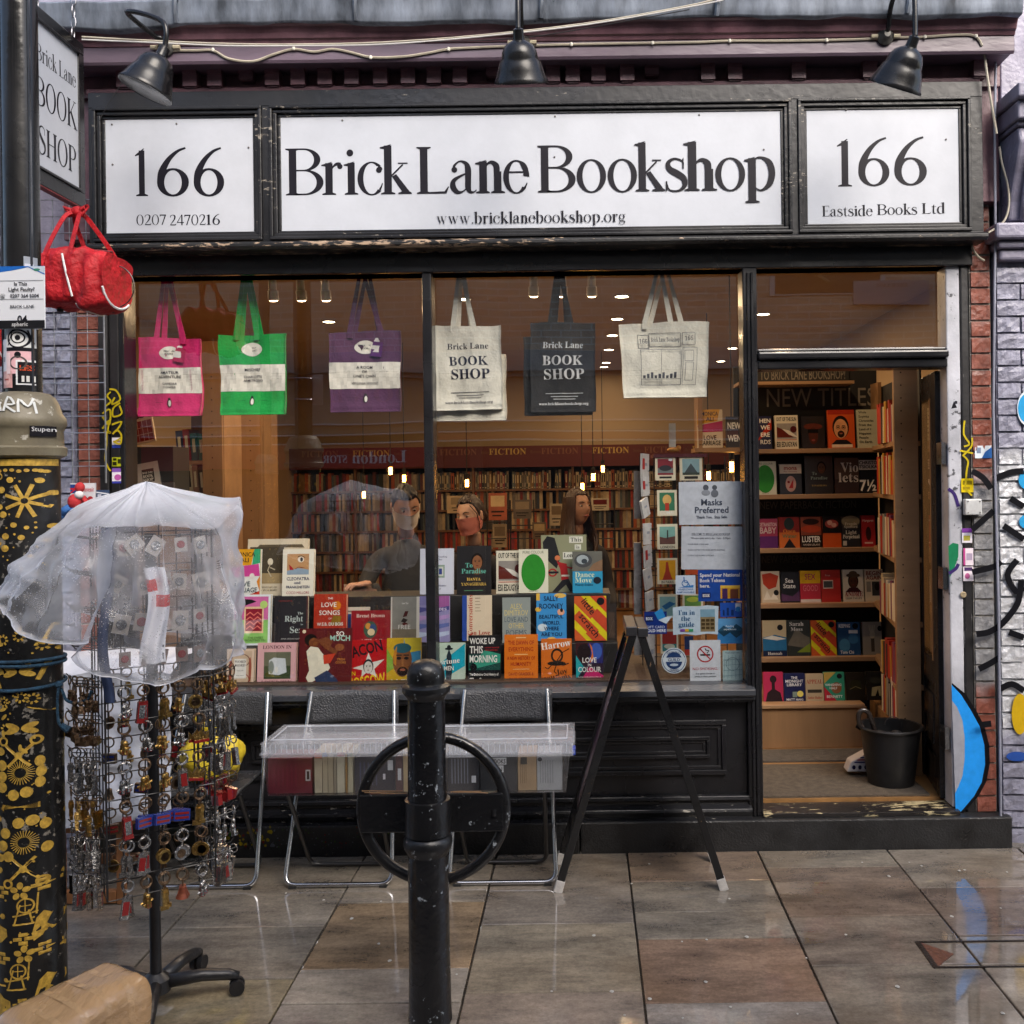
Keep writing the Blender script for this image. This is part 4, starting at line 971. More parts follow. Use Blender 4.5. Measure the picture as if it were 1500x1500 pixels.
# ---------------------------------------------------------------- street objects
GLB = mat('lamp_black_enamel', (.008,.008,.009), .26, coat=.12, spec=.3, var=.3, vscale=20, bump=.06, bscale=30, rvar=.06)
def wall_lamp(label, mount, shade, axis, apex_z, apex=None):
 """swan-neck lamp: mount on the cornice, shade centre, axis = direction from opening to crown"""
 t = thing('wall_lamp', label, 'lamp', mount, group='swan neck lamps over the shop sign')
 A = Vector(axis).normalized(); M = A.to_track_quat('Z', 'Y').to_matrix().to_4x4()
 sh = Vector(shade)
 pf = [(.100,-.062),(.106,-.064),(.107,-.056),(.100,-.045),(.090,-.015),(.080,.012),(.074,.020),(.072,.030),(.068,.050),(.056,.072),(.036,.086),(.024,.092),(.022,.10),(.020,.13),(.011,.135)]
 s = mk('shade', MB().lathe(pf, 40, sh, M), GLB, t, smooth=True)
 s.modifiers.new('Solid', 'SOLIDIFY').thickness = .0
 s.modifiers.clear()
 mk('shade_lining', MB().lathe([(.098,-.060),(.088,-.018),(.076,.012),(.062,.045),(.03,.078),(.001,.084)], 40, sh, M), mat('lamp_lining', (.34,.33,.30), .55, var=.4, vscale=30), s, smooth=True)
 mk('bulb', MB().ball(sh+A*.015, .030, .030, .040, 16, M=M), mat('bulb_glass', (.55,.55,.52), .2), s, smooth=True)
 top = sh + A*.133
 m_ = Vector(mount)
 ax = Vector((top.x*.75+m_.x*.25, top.y*.8+m_.y*.2, apex_z))
 if apex is not None: ax = Vector(apex)
 P = [m_, m_+Vector((0,-.05,.02)), Vector(((m_.x*2+ax.x)/3, (m_.y*2+ax.y)/3, m_.z*.4+apex_z*.6)), ax, Vector((top.x*.95+ax.x*.05, top.y*.95+ax.y*.05, (apex_z+top.z)/2+.02)), top]
 mk('swan_neck', MB().tube([Vector(q) for q in _cr([tuple(q) for q in P], 7)], .0105, 10), GLB, t, smooth=True)
 mk('wall_plate', MB().lathe([(.0,0),(.034,0),(.036,.012),(.026,.022),(.018,.030),(.014,.045),(.0,.046)], 24, m_+Vector((0,.002,0)), Matrix.Rotation(radians(90),4,'X')), mat('lamp_boss', (.09,.088,.08), .5, metal=.4, var=.5, vscale=40), t, smooth=True)
 g = MB()
 for sx in (-1, 1): g.tube([m_+Vector((sx*.034,-.012,0)), m_+Vector((sx*.062,-.012,0))], .010, 8)
 mk('cable_gland', g, mat('gland_cream', (.45,.40,.28), .5), t, smooth=True)
 return t
def V3(px, py, y): return W3(px, py, y)
wall_lamp('black swan neck lamp tilted sideways so its pale inside shows, leftmost over the sign', V3(244,71,-.243), V3(222,112,-.55), (.38,.08,.90), V3(190,16,-.5).z, V3(186,17,-.46))
wall_lamp('black swan neck lamp pointing down at the middle of the long sign panel', V3(765,64,-.243), V3(762,96,-.62), (-.02,-.42,.90), V3(750,-40,-.5).z, None)
wall_lamp('black swan neck lamp turned slightly left above the right hand 166 panel', V3(1296,55,-.243), V3(1320,105,-.62), (.28,-.42,.86), V3(1310,-42,-.5).z, None)
# hanging sign, square to the wall
hs = thing('hanging_sign', 'white hanging sign reading BOOK SHOP in a black frame, seen edge-on by the lamp post', 'sign', (-2.105, -.55, 2.9))
sxp = -2.105; yN, yF = -.735, -.30        # near and far edge
zt, zb_ = W(124,66,yF)[1], W(128,306,yF)[1]
FR = BLKC
mb = MB().box(sxp-.03, sxp, yN, yF, zt-.05, zt).box(sxp-.03, sxp, yN, yF, zb_, zb_+.06).box(sxp-.0302, sxp+.0002, yN, yN+.055, zb_+.06, zt-.05).box(sxp-.0302, sxp+.0002, yF-.045, yF, zb_+.06, zt-.05)
mk('frame', mb, FR, hs, bev=.004)
mk('frame_bead', MB().box(sxp-.004, sxp+.008, yN+.055, yF-.045, zt-.058, zt-.05).box(sxp-.004, sxp+.008, yN+.055, yF-.045, zb_+.06, zb_+.07), FR, hs, bev=.002)
mk('under_board', MB().box(sxp-.031, sxp-.001, yN, yF, zb_-.005, zb_-.0005), mat('red_underside', (.16,.012,.012), .5), hs)
panel = mk('panel', MB().box(sxp-.022, sxp-.006, yN+.05, yF-.04, zb_+.055, zt-.045), SIGNW, hs)
w_ = yF-.045-(yN+.055); h_ = (zt-.058)-(zb_+.07)
ar = Art(flat_fn((sxp-.006, yN+.055, zb_+.07), (0,w_,0), (0,0,h_)), w_, h_)
ar.text(.5, .735, .115, 'Brick Lane', INK, 'n', .90, fit=True); ar.text(.49, .425, .20, 'BOOK', INK, 'n', .94, fit=True); ar.text(.51, .10, .19, 'SHOP', INK, 'n', .86, fit=True)
ar.done('lettering', panel)
CH = mat('chain_steel', (.35,.35,.38), .35, metal=1, var=.5, vscale=60)
def chain(p, q, parent, n=9, r=.011):
 p, q = Vector(p), Vector(q); mb = MB()
 for i in range(n):
  c = p.lerp(q, (i+.5)/n); L = (q-p).length/n*.72
  pts = []
  for k in range(10):
   a = 2*pi*k/10; u, v = r*cos(a), (L*.75)*sin(a)
   pts.append(c + (Vector((u,0,v)) if i % 2 else Vector((0,u,v))))
  mb.tube(pts, .0028, 5, closed=True)
 return mk('chain', mb, CH, parent, smooth=True)
chain((sxp-.015, yF-.06, zt), (sxp-.005, yF-.06, zt+.42), hs); chain((sxp-.015, yN+.1, zt), (sxp-.015, yN+.1, zt+.45), hs)
mk('sign_bracket', MB().tube([(sxp-.01,-.02,zt+.43),(sxp-.01,yN+.05,zt+.43)], .012, 8), GLB, hs, smooth=True)
# red holdall hanging from the sign
CANR = mat('red_nylon', (.40,.010,.016), .6, var=.45, vscale=9, bump=5, bscale=20, spec=.3)
def holdall(label, c, w, d, h, rz, full=True):
 t = thing('holdall', label, 'bag', c, (0,0,rz), group=None)
 mb = MB()
 def f(u, v):
  a = 2*pi*u; s = v*2-1
  ex = abs(s)
  k = 1-.10*max(0, ex-.6)/.4
  sq = lambda x: math.copysign(abs(x)**.42, x)
  x = s*w/2; y = sq(cos(a))*d/2*k; z = sq(sin(a))*h/2*k
  z += -.012*sin(s*3)*(1 if z < 0 else .4) + .010*sin(s*9+a*2)*.5 + (.018*(1-ex*ex) if z > 0 else 0)
  y += .006*sin(s*13+a*3); q = mnoise.noise(Vector((s*3, y*14, z*14)))+.7*(.4-abs(mnoise.noise(Vector((s*6+5, y*24, z*24))))); y += .016*q; z += .016*q
  return (x, y, z)
 mb.grid(f, 40, 26, closed_u=True)
 for s in (0, 26): mb.add([mb.v[s*40+i] for i in range(40)], [tuple(range(40))])
 mk('bag_body', mb, CANR, t, local=True, smooth='all')
 WH = mat('white_piping', (.7,.7,.7), .5)
 if full: mk('piping', MB().tube([Vector((-w*.02+.03*t, -d*.5-.010+.014*t*t, h*(.42-.75*t))) for t in (0,.25,.5,.75,1)], .004, 5), WH, t, local=True, smooth=True)
 mb = MB()
 mb.tube([Vector(f(u/40, .62))*1.005 for u in range(24, 40)], .004, 5); mk('piping', mb, WH, t, local=True, smooth=True)
 mb = MB(); mb.tube([Vector((w/2*1.01, d/2*.98*cos(a), h/2*.98*sin(a))) for a in [radians(200+i*14) for i in range(9)]], .005, 5); mk('piping', mb, WH, t, local=True, smooth=True)
 mb = MB()
 for (x, y) in ((-w*.28,-d*.12),(w*.20,-d*.25),(w*.34,d*.15)): mb.lathe([(.0,-.012),(.011,-.010),(.013,0)], 10, (x, y, -h/2+.004))
 mk('bag_foot', mb, BLKM, t, local=True)
 mk('zip', MB().tube([(x*w/2, -.02, h/2+.012*(1-x*x)+.004) for x in (-.95,-.5,0,.5,.95)], .006, 6), mat('zip_dark', (.12,.01,.012), .6), t, local=True, smooth=True)
 if full:
  def strap(P, wd=.018):
   q = [Vector(p) for p in _cr([tuple(p) for p in P], 6)]; m2 = MB(); vs = []
   for i, p in enumerate(q):
    tt = (q[min(i+1,len(q)-1)]-q[max(i-1,0)]).normalized(); n = tt.cross(Vector((0,1,0))).normalized()
    vs += [p-n*wd/2, p+n*wd/2, p+n*wd/2+Vector((0,.003,0)), p-n*wd/2+Vector((0,.003,0))]
   m2.add(vs, [(4*i+a, 4*i+(a+1)%4, 4*i+4+(a+1)%4, 4*i+4+a) for i in range(len(q)-1) for a in range(4)]); return m2
  k = Vector((-.02, .0, h/2+.175))
  for (x0, x1, yy) in ((-w*.36, w*.04, -d*.46), (-w*.10, w*.36, d*.30)):
   mb = strap([(x0, yy-.01, -h*.05), (x0+.01, yy, h*.42), (k.x-.03, yy*.4, k.z-.03), (k.x, 0, k.z)]); mk('strap', mb, CANR, t, local=True)
   mb = strap([(x1, yy-.01, -h*.05), (x1, yy, h*.42), (k.x+.03, yy*.4, k.z-.03), (k.x, 0, k.z)]); mk('strap', mb, CANR, t, local=True)
  mb = MB().ball(k, .028, .022, .022, 12); mb.tube([k+Vector((-.01,0,0)), k+Vector((-.05,-.01,.012)), k+Vector((-.03,-.01,-.012)), k+Vector((.01,0,0))], .012, 8); mb.tube([k, k+Vector((.045,-.01,.014)), k+Vector((.03,-.01,-.018)), k], .012, 8)
  mk('knot', mb, CANR, t, local=True, smooth='all')
 return t
c = W3(122, 415, -.62); holdall('red holdall knotted by its straps under the corner of the hanging sign', c, .285, .225, .215, radians(-6))
c2 = W3(-32, 503, -.5); holdall('red bag at the left edge of the photo half hidden by the lamp post', c2, .26, .2, .16, 0, False)
mb = MB().torus(W3(165,420,-.62), .085, .0025, 'Y', 30, 5, a0=radians(-120), a1=radians(100)); tag(mk('cord_loop', mb, BWIRE, None, smooth=True), 'thin black cord looped beside the red holdall', 'cord')
# wire grid
gw = thing('wire_grid', 'galvanised wire display grid hanging over the left pier and wall', 'wire grid', (-2.5,-.09,1.7))
gx1, gzt = W(150,300,-.09)[0], W(100,293,-.09)[1]; gzb = W(100,705,-.09)[1]
mb = MB(); k = 0
x = gx1
while x > -3.2:
 mb.tube([(x,-.09,gzb-.01),(x,-.09,gzt)], .0042 if k == 0 else .0022, 6); x -= .0745; k += 1
mk('upright_wires', mb, WIRE, gw, smooth=True, kind='stuff')
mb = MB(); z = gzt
while z > gzb: mb.tube([(-3.2,-.0945,z),(gx1,-.0945,z)], .0022, 6); z -= .0745
mk('cross_wires', mb, WIRE, gw, smooth=True, kind='stuff')
# ---------------------------------------------------------------- lamp column with painted base
CYy = -1.46; CYr = 47*(D0+CYy)/FPX
ccx = W(38,800,CYy)[0]
def cz(py): return W(38, py, CYy)[1]
def make_column(label, loc):
 t = thing('lamp_column', label, 'lamp post', loc, group=None)
 px1 = (D0+CYy)/FPX
 zc0 = cz(672)
 mk('base_column', MB().lathe([(CYr*1.25,0),(CYr*1.25,.02),(CYr*1.08,.05),(CYr,.09),(CYr*.985,zc0)], 48), chipped('column_black', (.013,.013,.013), (.22,.20,.17), .35, thr=.62, scale=30, bump=.5, bscale=40), t, local=True, smooth=True)
 pr = [(47,672),(55,668),(56,657),(52,654),(51,632),(53,628),(56,622),(55,613),(50,606),(46,592),(41,583),(34,577),(24,575)]
 mk('collar', MB().lathe([(r*px1, cz(y)) for r, y in pr], 48), chipped('collar_stone_paint', (.22,.20,.135), (.42,.40,.34), .45, thr=.64, scale=20, base2=(.12,.10,.065)), t, local=True, smooth=True)
 mk('shaft', MB().lathe([(24.5*px1, cz(580)), (24.5*px1, 5.2)], 32), chipped('shaft_black', (.012,.012,.013), (.15,.15,.16), .22, thr=.68, scale=20, stretch=(1,1,.2), bump=.25, bscale=25), t, local=True, smooth=True)
 return t, px1
col, px1 = make_column('black lamp post on a thick base column painted with gold craft motifs', (ccx, CYy, 0))
mk('shaft_highlight', MB().box(-23*px1, -20*px1, -13*px1-.004, -10*px1, cz(576), 5.2).box(20*px1,22.5*px1,-14.5*px1-.002,-11*px1,cz(576),5.2), mat('highlight_sheen', (.03,.035,.045), .2, coat=.5), col, local=True)  # lighter bluish strips stand in for the highlights along the glossy shaft
# gold motifs wrapped on the cylinder
GOLD = mat('gold_paint', (.52,.33,.05), .5, var=.8, vscale=70, bump=.3, bscale=60, col2=(.30,.18,.03))
gm = MB(); GRr = CYr+.0008; glay = [0]
def cyl(px, py):
 u = max(-.999, min(.999, (px-38)/47.0)); th = asin(u)
 if abs((px-38)/47.0) > 1: th = math.copysign(pi/2 + (abs(px-38)-47)/47.0, px-38)
 r = GRr + glay[0]
 return (r*sin(th), -r*cos(th), cz(py))
def gpoly(pts):
 q = []
 for i, (x, y) in enumerate(pts):     # subdivide so the shape hugs the curve
  x2, y2 = pts[(i+1) % len(pts)]; n = max(1, int(abs(x2-x)/7))
  q += [(x+(x2-x)*k/n, y+(y2-y)*k/n) for k in range(n)]
 cx_ = sum(p[0] for p in q)/len(q); cy_ = sum(p[1] for p in q)/len(q)
 gm.add([cyl(cx_, cy_)] + [cyl(*p) for p in q], [(0, i+1, (i+1) % len(q)+1) for i in range(len(q))]); glay[0] = (glay[0]+.00003) % .0008
def gell(cx_, cy_, rx, ry=None, rot=0, n=12):
 ry = ry or rx; c_, s_2 = cos(radians(rot)), sin(radians(rot))
 gpoly([(cx_+rx*cos(2*pi*i/n)*c_-ry*sin(2*pi*i/n)*s_2, cy_+rx*cos(2*pi*i/n)*s_2+ry*sin(2*pi*i/n)*c_) for i in range(n)])
def gring(cx_, cy_, r, t, n=16, sq=1):
 for i in range(n):
  a, b_ = 2*pi*i/n, 2*pi*(i+1)/n
  gpoly([(cx_+r*cos(a)*sq,cy_+r*sin(a)),(cx_+r*cos(b_)*sq,cy_+r*sin(b_)),(cx_+(r-t)*cos(b_)*sq,cy_+(r-t)*sin(b_)),(cx_+(r-t)*cos(a)*sq,cy_+(r-t)*sin(a))])
def gline(x0, y0, x1, y1, w):
 dx, dy = x1-x0, y1-y0; k = math.hypot(dx, dy); nx, ny = -dy/k*w/2, dx/k*w/2
 gpoly([(x0+nx,y0+ny),(x1+nx,y1+ny),(x1-nx,y1-ny),(x0-nx,y0-ny)])
def gband(y0, y1):
 for i in range(30):
  a, b_ = -10+i*3.3, -10+(i+1)*3.3
  gpoly([(a,y0),(b_,y0),(b_,y1),(a,y1)])
gband(657.5, 664); gband(673, 683)
rg = random.Random(3)
for i in range(11): gell(-6+i*8.6, 690+rg.uniform(-1,1), 3.2, 2.4)
def star(x, y, r, w, n=6, a0=10):
 for k in range(n):
  a = radians(a0+360*k/n); gline(x+4*cos(a), y+4*sin(a), x+r*cos(a), y+r*sin(a), w)
def scissors(x, y, f=1):
 gline(x-18, y-20*f, x+14, y+12*f, 4); gline(x+18, y-20*f, x-14, y+12*f, 4); gring(x-20, y-24*f, 7, 3); gring(x+20, y-24*f, 7, 3); gell(x, y-4*f, 5)
def wheelm(x, y, r):
 for k in range(28): a = 2*pi*k/28; gline(x+r*.42*cos(a), y+r*.42*sin(a), x+r*cos(a), y+r*sin(a), 1.0)
def bricks(x, y):
 for (dx, dy, w) in ((0,-6,11),(-7,0,11),(7,0,11),(0,6,11)): gpoly([(x+dx-w/2,y+dy-2.5),(x+dx+w/2,y+dy-2.5),(x+dx+w/2,y+dy+2.5),(x+dx-w/2,y+dy+2.5)])
def flower(x, y, r=5, n=5):
 for k in range(n): a = 2*pi*k/n-1.57; gell(x+r*1.25*cos(a), y+r*1.25*sin(a), r*.8, r*.62, math.degrees(a))
def spinw(x, y):
 gring(x, y, 11, 2.2, 14); gline(x-7,y,x+7,y,1.2); gline(x,y-8,x,y+8,1.2); gline(x-16,y+26,x+10,y+26,2.5); gline(x-14,y+26,x-6,y-2,2.2); gline(x+8,y+26,x+4,y+6,2.2); gline(x-16,y+14,x+14,y+10,2.2); gline(x+14,y-16,x+12,y+14,2)
def spool(x, y):
 gell(x-8, y, 5, 3.4, 15); gell(x+6, y, 7, 6, 10)
def leaf(x, y, a): gell(x, y, 5.5, 2.4, a)
star(60,733,25,4.6,8,20); star(10,790,20,4.4,8)
for (x, y, r) in [(43,703,4.6),(75,704,4.4),(31,717,5.2),(84,722,4),(33,752,5.2),(47,767,4.2),(28,741,4.6),(76,690,3),(36,783,5),(56,785,4.2),(84,770,4),(35,800,5.4),(22,826,5),(66,812,3.6),(6,702,6),(3,724,4),(20,709,4),(14,764,3.6),(80,790,3.4),(62,771,3)]: gell(x, y, r, r*.92)
gring(28,698,5,2); gline(24,705,14,720,3.4); gell(12,724,4.5,6,30)
for i in range(30): gell(rg.uniform(0,82), rg.uniform(696,840), rg.uniform(.8,1.8))
# under the cover: stars and leaves
for (x, y) in [(52,925),(30,930),(76,940),(53,1012),(30,1018),(66,1015),(12,1058),(33,1012+44)]:
 star(x,y,8,2.6,8)
for (x, y) in [(50,975),(52,1056)]:
 for a in (20,160,200,340): gell(x+11*cos(radians(a)), y+9*sin(radians(a)), 10, 4.2, a)
for (x, y, a) in [(20,985,60),(76,975,-60),(22,925,60),(80,925,-55),(14,1000,60)]: gline(x-5, y-14*(1 if a > 0 else -1), x+5, y+14*(1 if a > 0 else -1), 5)
gell(18,1017,5,7,10); gline(18,1008,16,1001,2); gell(4,915,6,4,20)
for i in range(26): leaf(rg.uniform(2,82), rg.uniform(905,1095), rg.uniform(0,180)) if i % 2 else gell(rg.uniform(2,82), rg.uniform(905,1095), 1.4)
gline(0,1042,36,1025,1.6); gline(60,1026,84,1036,1.6)
scissors(49,1098,1); wheelm(51,1119,17)
for (x, y) in [(26,1108),(26,1124),(26,1139),(42,1150),(58,1147),(72,1105),(73,1120),(72,1135),(48,1190),(64,1188),(30,1204),(26,1222),(34,1237),(76,1196),(77,1230)]: gell(x, y, 7.6 if x < 70 else 5, 7.8); 
for (x, y) in [(14,1107),(14,1145),(18,1088),(15,1239)]: spool(x, y) if x > 14 else gell(x, y, 4.6, 4)
for k in range(5): gline(24+k*.6, 1168-k*1.5+2, 72, 1166+k*1.6-2, 1.2)
gell(14,1162,6,4); gell(18,1183,7,5,20); gell(18,1257,7,5,-10)
wheelm(54,1218,17); scissors(53,1252,-1)
for i in range(26): gell(rg.uniform(8,80), rg.uniform(1070,1262), rg.uniform(.8,1.7))
bricks(21,1288); bricks(74,1282); bricks(52,1355); bricks(22,1382); bricks(74,1374); bricks(50,1448); flower(49,1287,6.5); flower(53,1377,6.5); spinw(55,1322-14); spinw(45,1400)
def bulb(x, y): gpoly([(x-14,y+10),(x-9,y-12),(x-2,y-20),(x+4,y-14),(x+14,y-10),(x+15,y),(x+6,y+9),(x-6,y+16),(x-12,y+20)]); gell(x-6, y-6, 3)
bulb(16,1350); bulb(20,1452); bulb(76,1340); bulb(78,1430)
gline(0,1322,26,1322,2.6); gell(24,1322,4); gline(0,1420,28,1420,2.6); gell(28,1412,3)
for (x, y) in [(1,1305),(1,1335),(6,1400)]:
 gpoly([(x-5,y-7),(x+5,y-7),(x+5,y+7),(x-5,y+7)])
for i in range(22): gell(rg.uniform(4,80), rg.uniform(1275,1470), rg.uniform(.9,2))
for k in range(11): gline(2+.9*(k%2), 1078+k*18, 2+.9*(k%2), 1092+k*18, 3.2)
for i in range(60):   # far side of the column
 x = rg.choice([rg.uniform(-110,-12), rg.uniform(86,150)]); y = rg.uniform(695,1460); gell(x, y, rg.uniform(2,7), rg.uniform(2,6), rg.uniform(0,90))
mk('painted_motifs', gm, GOLD, col, local=True, kind='stuff')
# plastered stickers and the notice
def cyl_sheet(name, px0, px1_, py0, py1, colr, items=(), rr=25.2, parent=col, n=8, label=None):
 def f(u, v, l):
  px = px0+(px1_-px0)*u; a = asin(max(-1, min(1, (px-38)/rr*.99))); r = rr*px1+.0008+l
  return Vector((r*sin(a), -r*cos(a), cz(py1+(py0-py1)*v)))
 mb = MB(); mb.grid(lambda u, v: f(u, v, 0), n, 1)
 o = mk(name, mb, ink(colr), parent, local=True, label=label)
 ar = Art(f, (px1_-px0)*px1, (py1-py0)*px1, sub=8)
 for it in items: getattr(ar, it[0])(*it[1:])
 ar.done('print', o, True); return o
BK = '#16151a'
cyl_sheet('column_sticker', 27, 62, 484, 512, '#d9dad8', [('ring',.48,.45,.42,.5,.18,BK),('ring',.48,.5,.26,.3,.2,BK),('ell',.48,.5,.10,.14,BK),('line',[(.1,.1),(.3,.9)],.05,BK),('line',[(.8,.9),(.95,.2)],.06,BK)], label='black and white monster doodle sticker')
cyl_sheet('column_sticker', 27, 60, 512, 550, '#dcaeb4', [('rect',0,.86,1,1,BK),('ell',.5,.72,.13,.12,BK),('ring',.5,.42,.34,.26,.2,'#4a4644'),('rect',.0,0,.2,.8,'#e4cdd0')], label='pink sticker with a black doodle')
cyl_sheet('column_sticker', 41, 61.5, 530, 566, '#d8d9da', [('rect',.12,.06,1,.92,BK),('text',.6,.58,.2,'LES','#c8502c','B',.8),('rect',.35,.12,.5,.36,'#c8c8c4'),('rect',.6,.12,.75,.36,'#c8c8c4'),('rect',.86,.12,.98,.36,'#c8c8c4')], label='black sticker with red letters')
cyl_sheet('column_sticker', 13.5, 27, 500, 546, '#d5d8e0', [('ell',.3,.7,.5,.25,'#e4e4ea'),('rect',.2,.55,.4,.85,BK),('rect',.5,.3,.8,.45,'#8a8c98')])
cyl_sheet('column_sticker', 16, 36, 546, 570, '#c99a98', [('ell',.5,.5,.35,.35,'#d9b0ac'),('rect',.3,.45,.7,.55,'#a0504c')], label='pink star shaped sticker')
cyl_sheet('column_sticker', 52, 63, 380, 484, '#8f959f', [('rect',.2,.3,.6,.5,'#c8ccd4'),('rect',.1,.7,.8,.9,'#b9bcc8'),('rect',.4,.05,.9,.2,BK)])
cyl_sheet('collar_sticker', 70, 91, 622, 641, BK, [('text',.55,.38,.32,'Stupen','#d8d8d8','',.9)], rr=53.5, label='small black sticker with white letters')
cyl_sheet('collar_sticker', -2, 14, 618, 642, '#a9b4bc', [('ell',.5,.5,.3,.3,'#d4dadd')], rr=53.5)
ar = Art(lambda u, v, l: Vector((lambda a, r: (r*sin(a), -r*cos(a), cz(612-34*v)))((u-.5)*1.9, (46+ (1-v)*6)*px1+.0016+l)), .2, .1)
for L in ([(.1,.2),(.12,.9)],[(.2,.15),(.36,.85),(.46,.2)],[(.22,.45),(.46,.55)],[(.5,.2),(.55,.8),(.64,.5),(.52,.45),(.66,.15)],[(.7,.15),(.7,.7),(.82,.4),(.9,.75)],[(.93,.1),(.9,.6)]): ar.line([tuple(p) for p in _cr([p for p in L], 3)], .07, '#cfd2d0')
ar.done('scrawl', col, True)
nt_ = thing('notice_plate', 'white council notice asking Is This Light Faulty strapped to the lamp post', 'notice', W3(31, 480, CYy-.065))
nz0, nz1 = W(30,482,CYy-.065)[1], W(30,390,CYy-.065)[1]; nx0, nx1 = W(-4,430,CYy-.065)[0], W(66,430,CYy-.065)[0]
mk('plate', MB().box(nx0,nx1,CYy-.066,CYy-.062,nz0,nz1), mat('notice_white', (.60,.62,.66), .35), nt_, bev=.002)
ar = art_front(nx0,nx1,nz0,nz1,CYy-.066)
ar.poly([(0,.9),(0,1),(.75,1),(.55,.965),(.3,.93)],'#1f5fae'); ar.poly([(0,.995),(.62,.995),(1,.86),(1,1)],'#2a68b4'); ar.poly([(.66,.995),(1,.88),(1,.995)],'#b9c4d0'); ar.ell(.84,.94,.07,.02,'#3c7f6a')
ar.rect(.03,.765,.97,.772,'#55585e'); ar.rect(.03,.47,.97,.477,'#55585e')
ar.text(.5,.69,.055,'Is This','#1d1e24','B',.5); ar.text(.52,.60,.058,'Light Faulty?','#1d1e24','B',.88); ar.text(.06,.50,.05,'☎','#1d1e24','',.12,'l'); ar.text(.58,.50,.052,'0207 364 5004','#1d1e24','B',.76)
ar.text(.53,.33,.048,'BRICK LANE','#1d1e24','b',.55); ar.text(.53,.10,.11,'04','#1d1e24','B',.28); ar.rect(0,.01,1,.135,'#1b1b1e'); ar.text(.48,.045,.06,'spheric','#b8b8b8','B',.85)
ar.done('print', nt_)
mk('strap', MB().torus((ccx,CYy,nz0+.03), .057, .003, 'Z', 24, 6).torus((ccx,CYy,nz1-.03), .057, .003, 'Z', 24, 6), STEEL, nt_)
# blue rope
rp = thing('rope', 'blue rope tied round the painted column with its end hanging to the right', 'rope', (ccx, CYy, cz(1000)))
ROPE = mat('blue_rope', (.025,.085,.15), .7, var=.6, vscale=60, bump=2, bscale=260)
mb = MB()
for (y, dy) in ((963,3),(968,-2),(1000,-6)): mb.tube([(ccx+(CYr+.006)*cos(a), CYy+(CYr+.006)*sin(a), cz(y)+.004*sin(a+dy)) for a in [2*pi*i/30 for i in range(30)]], .0052, 7, closed=True)
mk('rope_turns', mb, ROPE, rp, smooth=True)
mb = MB().tube([W3(a, b_, CYy-.04) for a, b_ in _cr([(84,1000),(92,1014),(98,1026),(112,1030),(128,1024),(134,1012)],5)], .0045, 7); mb.tube([W3(a, b_, CYy-.05) for a, b_ in _cr([(86,1003),(84,1030),(86,1058),(92,1066)],5)], .0042, 7); mb.tube([W3(90,1062,CYy-.05),W3(101,1070,CYy-.05)], [.008,.012], 7); mb.ball(W3(86,1003,CYy-.045), .012)
mk('rope_end', mb, ROPE, rp, smooth=True)
# matching column across the street, seen in the window reflection
oc = copy_tree(col, loc=(-3.2, -5.35, 0), label='second painted lamp post on the far pavement, seen only in the window reflection')
# ---------------------------------------------------------------- bollard with hoop
by = H*FPX/795.0 - D0
bx = W(627, 1230, by)[0]
sB = (D0+by)/FPX
def bz(py): return W(627, py, by)[1]
bo = thing('hoop_bollard', 'black wooden bollard with an iron ring and crossbar, in the centre foreground', 'bollard', (bx, by, 0))
BW = chipped('bollard_black', (.010,.010,.011), (.30,.33,.36), .28, thr=.655, scale=38, bump=1.0, bscale=30, rvar=.12)
def bp(l): return [(r/2.678*sB, 940+0*0 and 0 or bz(940+y/2.678)) for r, y in l]
mk('post', MB().lathe([(.045,0.0)]+[(r/2.678*sB, bz(940+y/2.678)) for r, y in [(86,1478),(83,1440),(80,1200),(79,900),(78,830),(76,600),(74,400),(72,215)]], 48, (bx,by,0)), BW, bo, smooth=True)
mk('foot_collar', MB().lathe([(.062,-.01),(.060,.010),(.045,.018)], 40, (bx,by,0)), BW, bo, smooth=True)
mb = MB().lathe([(r/2.678*sB, bz(940+y/2.678)) for r, y in [(74,222),(82,208),(92,196),(94,184),(92,172),(82,165),(74,162),(72,156),(74,146),(72,120),(66,98),(54,82),(36,73),(16,70),(0.01,69)]], 48, (bx,by,0)); mk('cap', mb, BW, bo, smooth=True)
mb = MB().tube([(bx+.030*cos(a)*1.0, by+.030*sin(a)-.004, bz(975)+.004*sin(a*2)+.002) for a in [radians(185+i*10) for i in range(18)]], .0018, 5); mk('bare_crack', mb, ink('#8a5a2c'), bo)
mk('band', MB().lathe([(r/2.678*sB, bz(940+y/2.678)) for r, y in [(80,752),(88,750),(88,616),(80,614)]], 48, (bx,by,0)), BW, bo, smooth=True)
mk('ring_moulding', MB().lathe([(r/2.678*sB, bz(940+y/2.678)) for r, y in [(78,830),(84,818),(92,805),(96,788),(94,770),(86,758),(78,752)]], 48, (bx,by,0)), BW, bo, smooth=True)
hy_ = by+.10; hx_ = W(635,1184,hy_)[0]; hz = W(635,1184,hy_)[1]; sH = (D0+hy_)/FPX
mk('hoop', MB().torus((hx_,hy_,hz), 105*sH, 8.2*sH, 'Y', 96, 14), BW, bo, smooth=True)
bx0_, bx1_ = W(529,1187,hy_)[0], W(738,1187,hy_)[0]; bz0, bz1 = W(635,1216,hy_)[1], W(635,1160,hy_)[1]
mk('crossbar', MB().box(bx0_,bx1_,hy_-.024,hy_+.012,bz0,bz1), BW, bo, bev=.005)
mk('bar_end', MB().lathe([(.0,-.012),(.01,-.012),(.01,.012),(.0,.012)], 10, (bx1_-.03,hy_-.02,(bz0+bz1)/2)), BW, bo)
mb = MB()
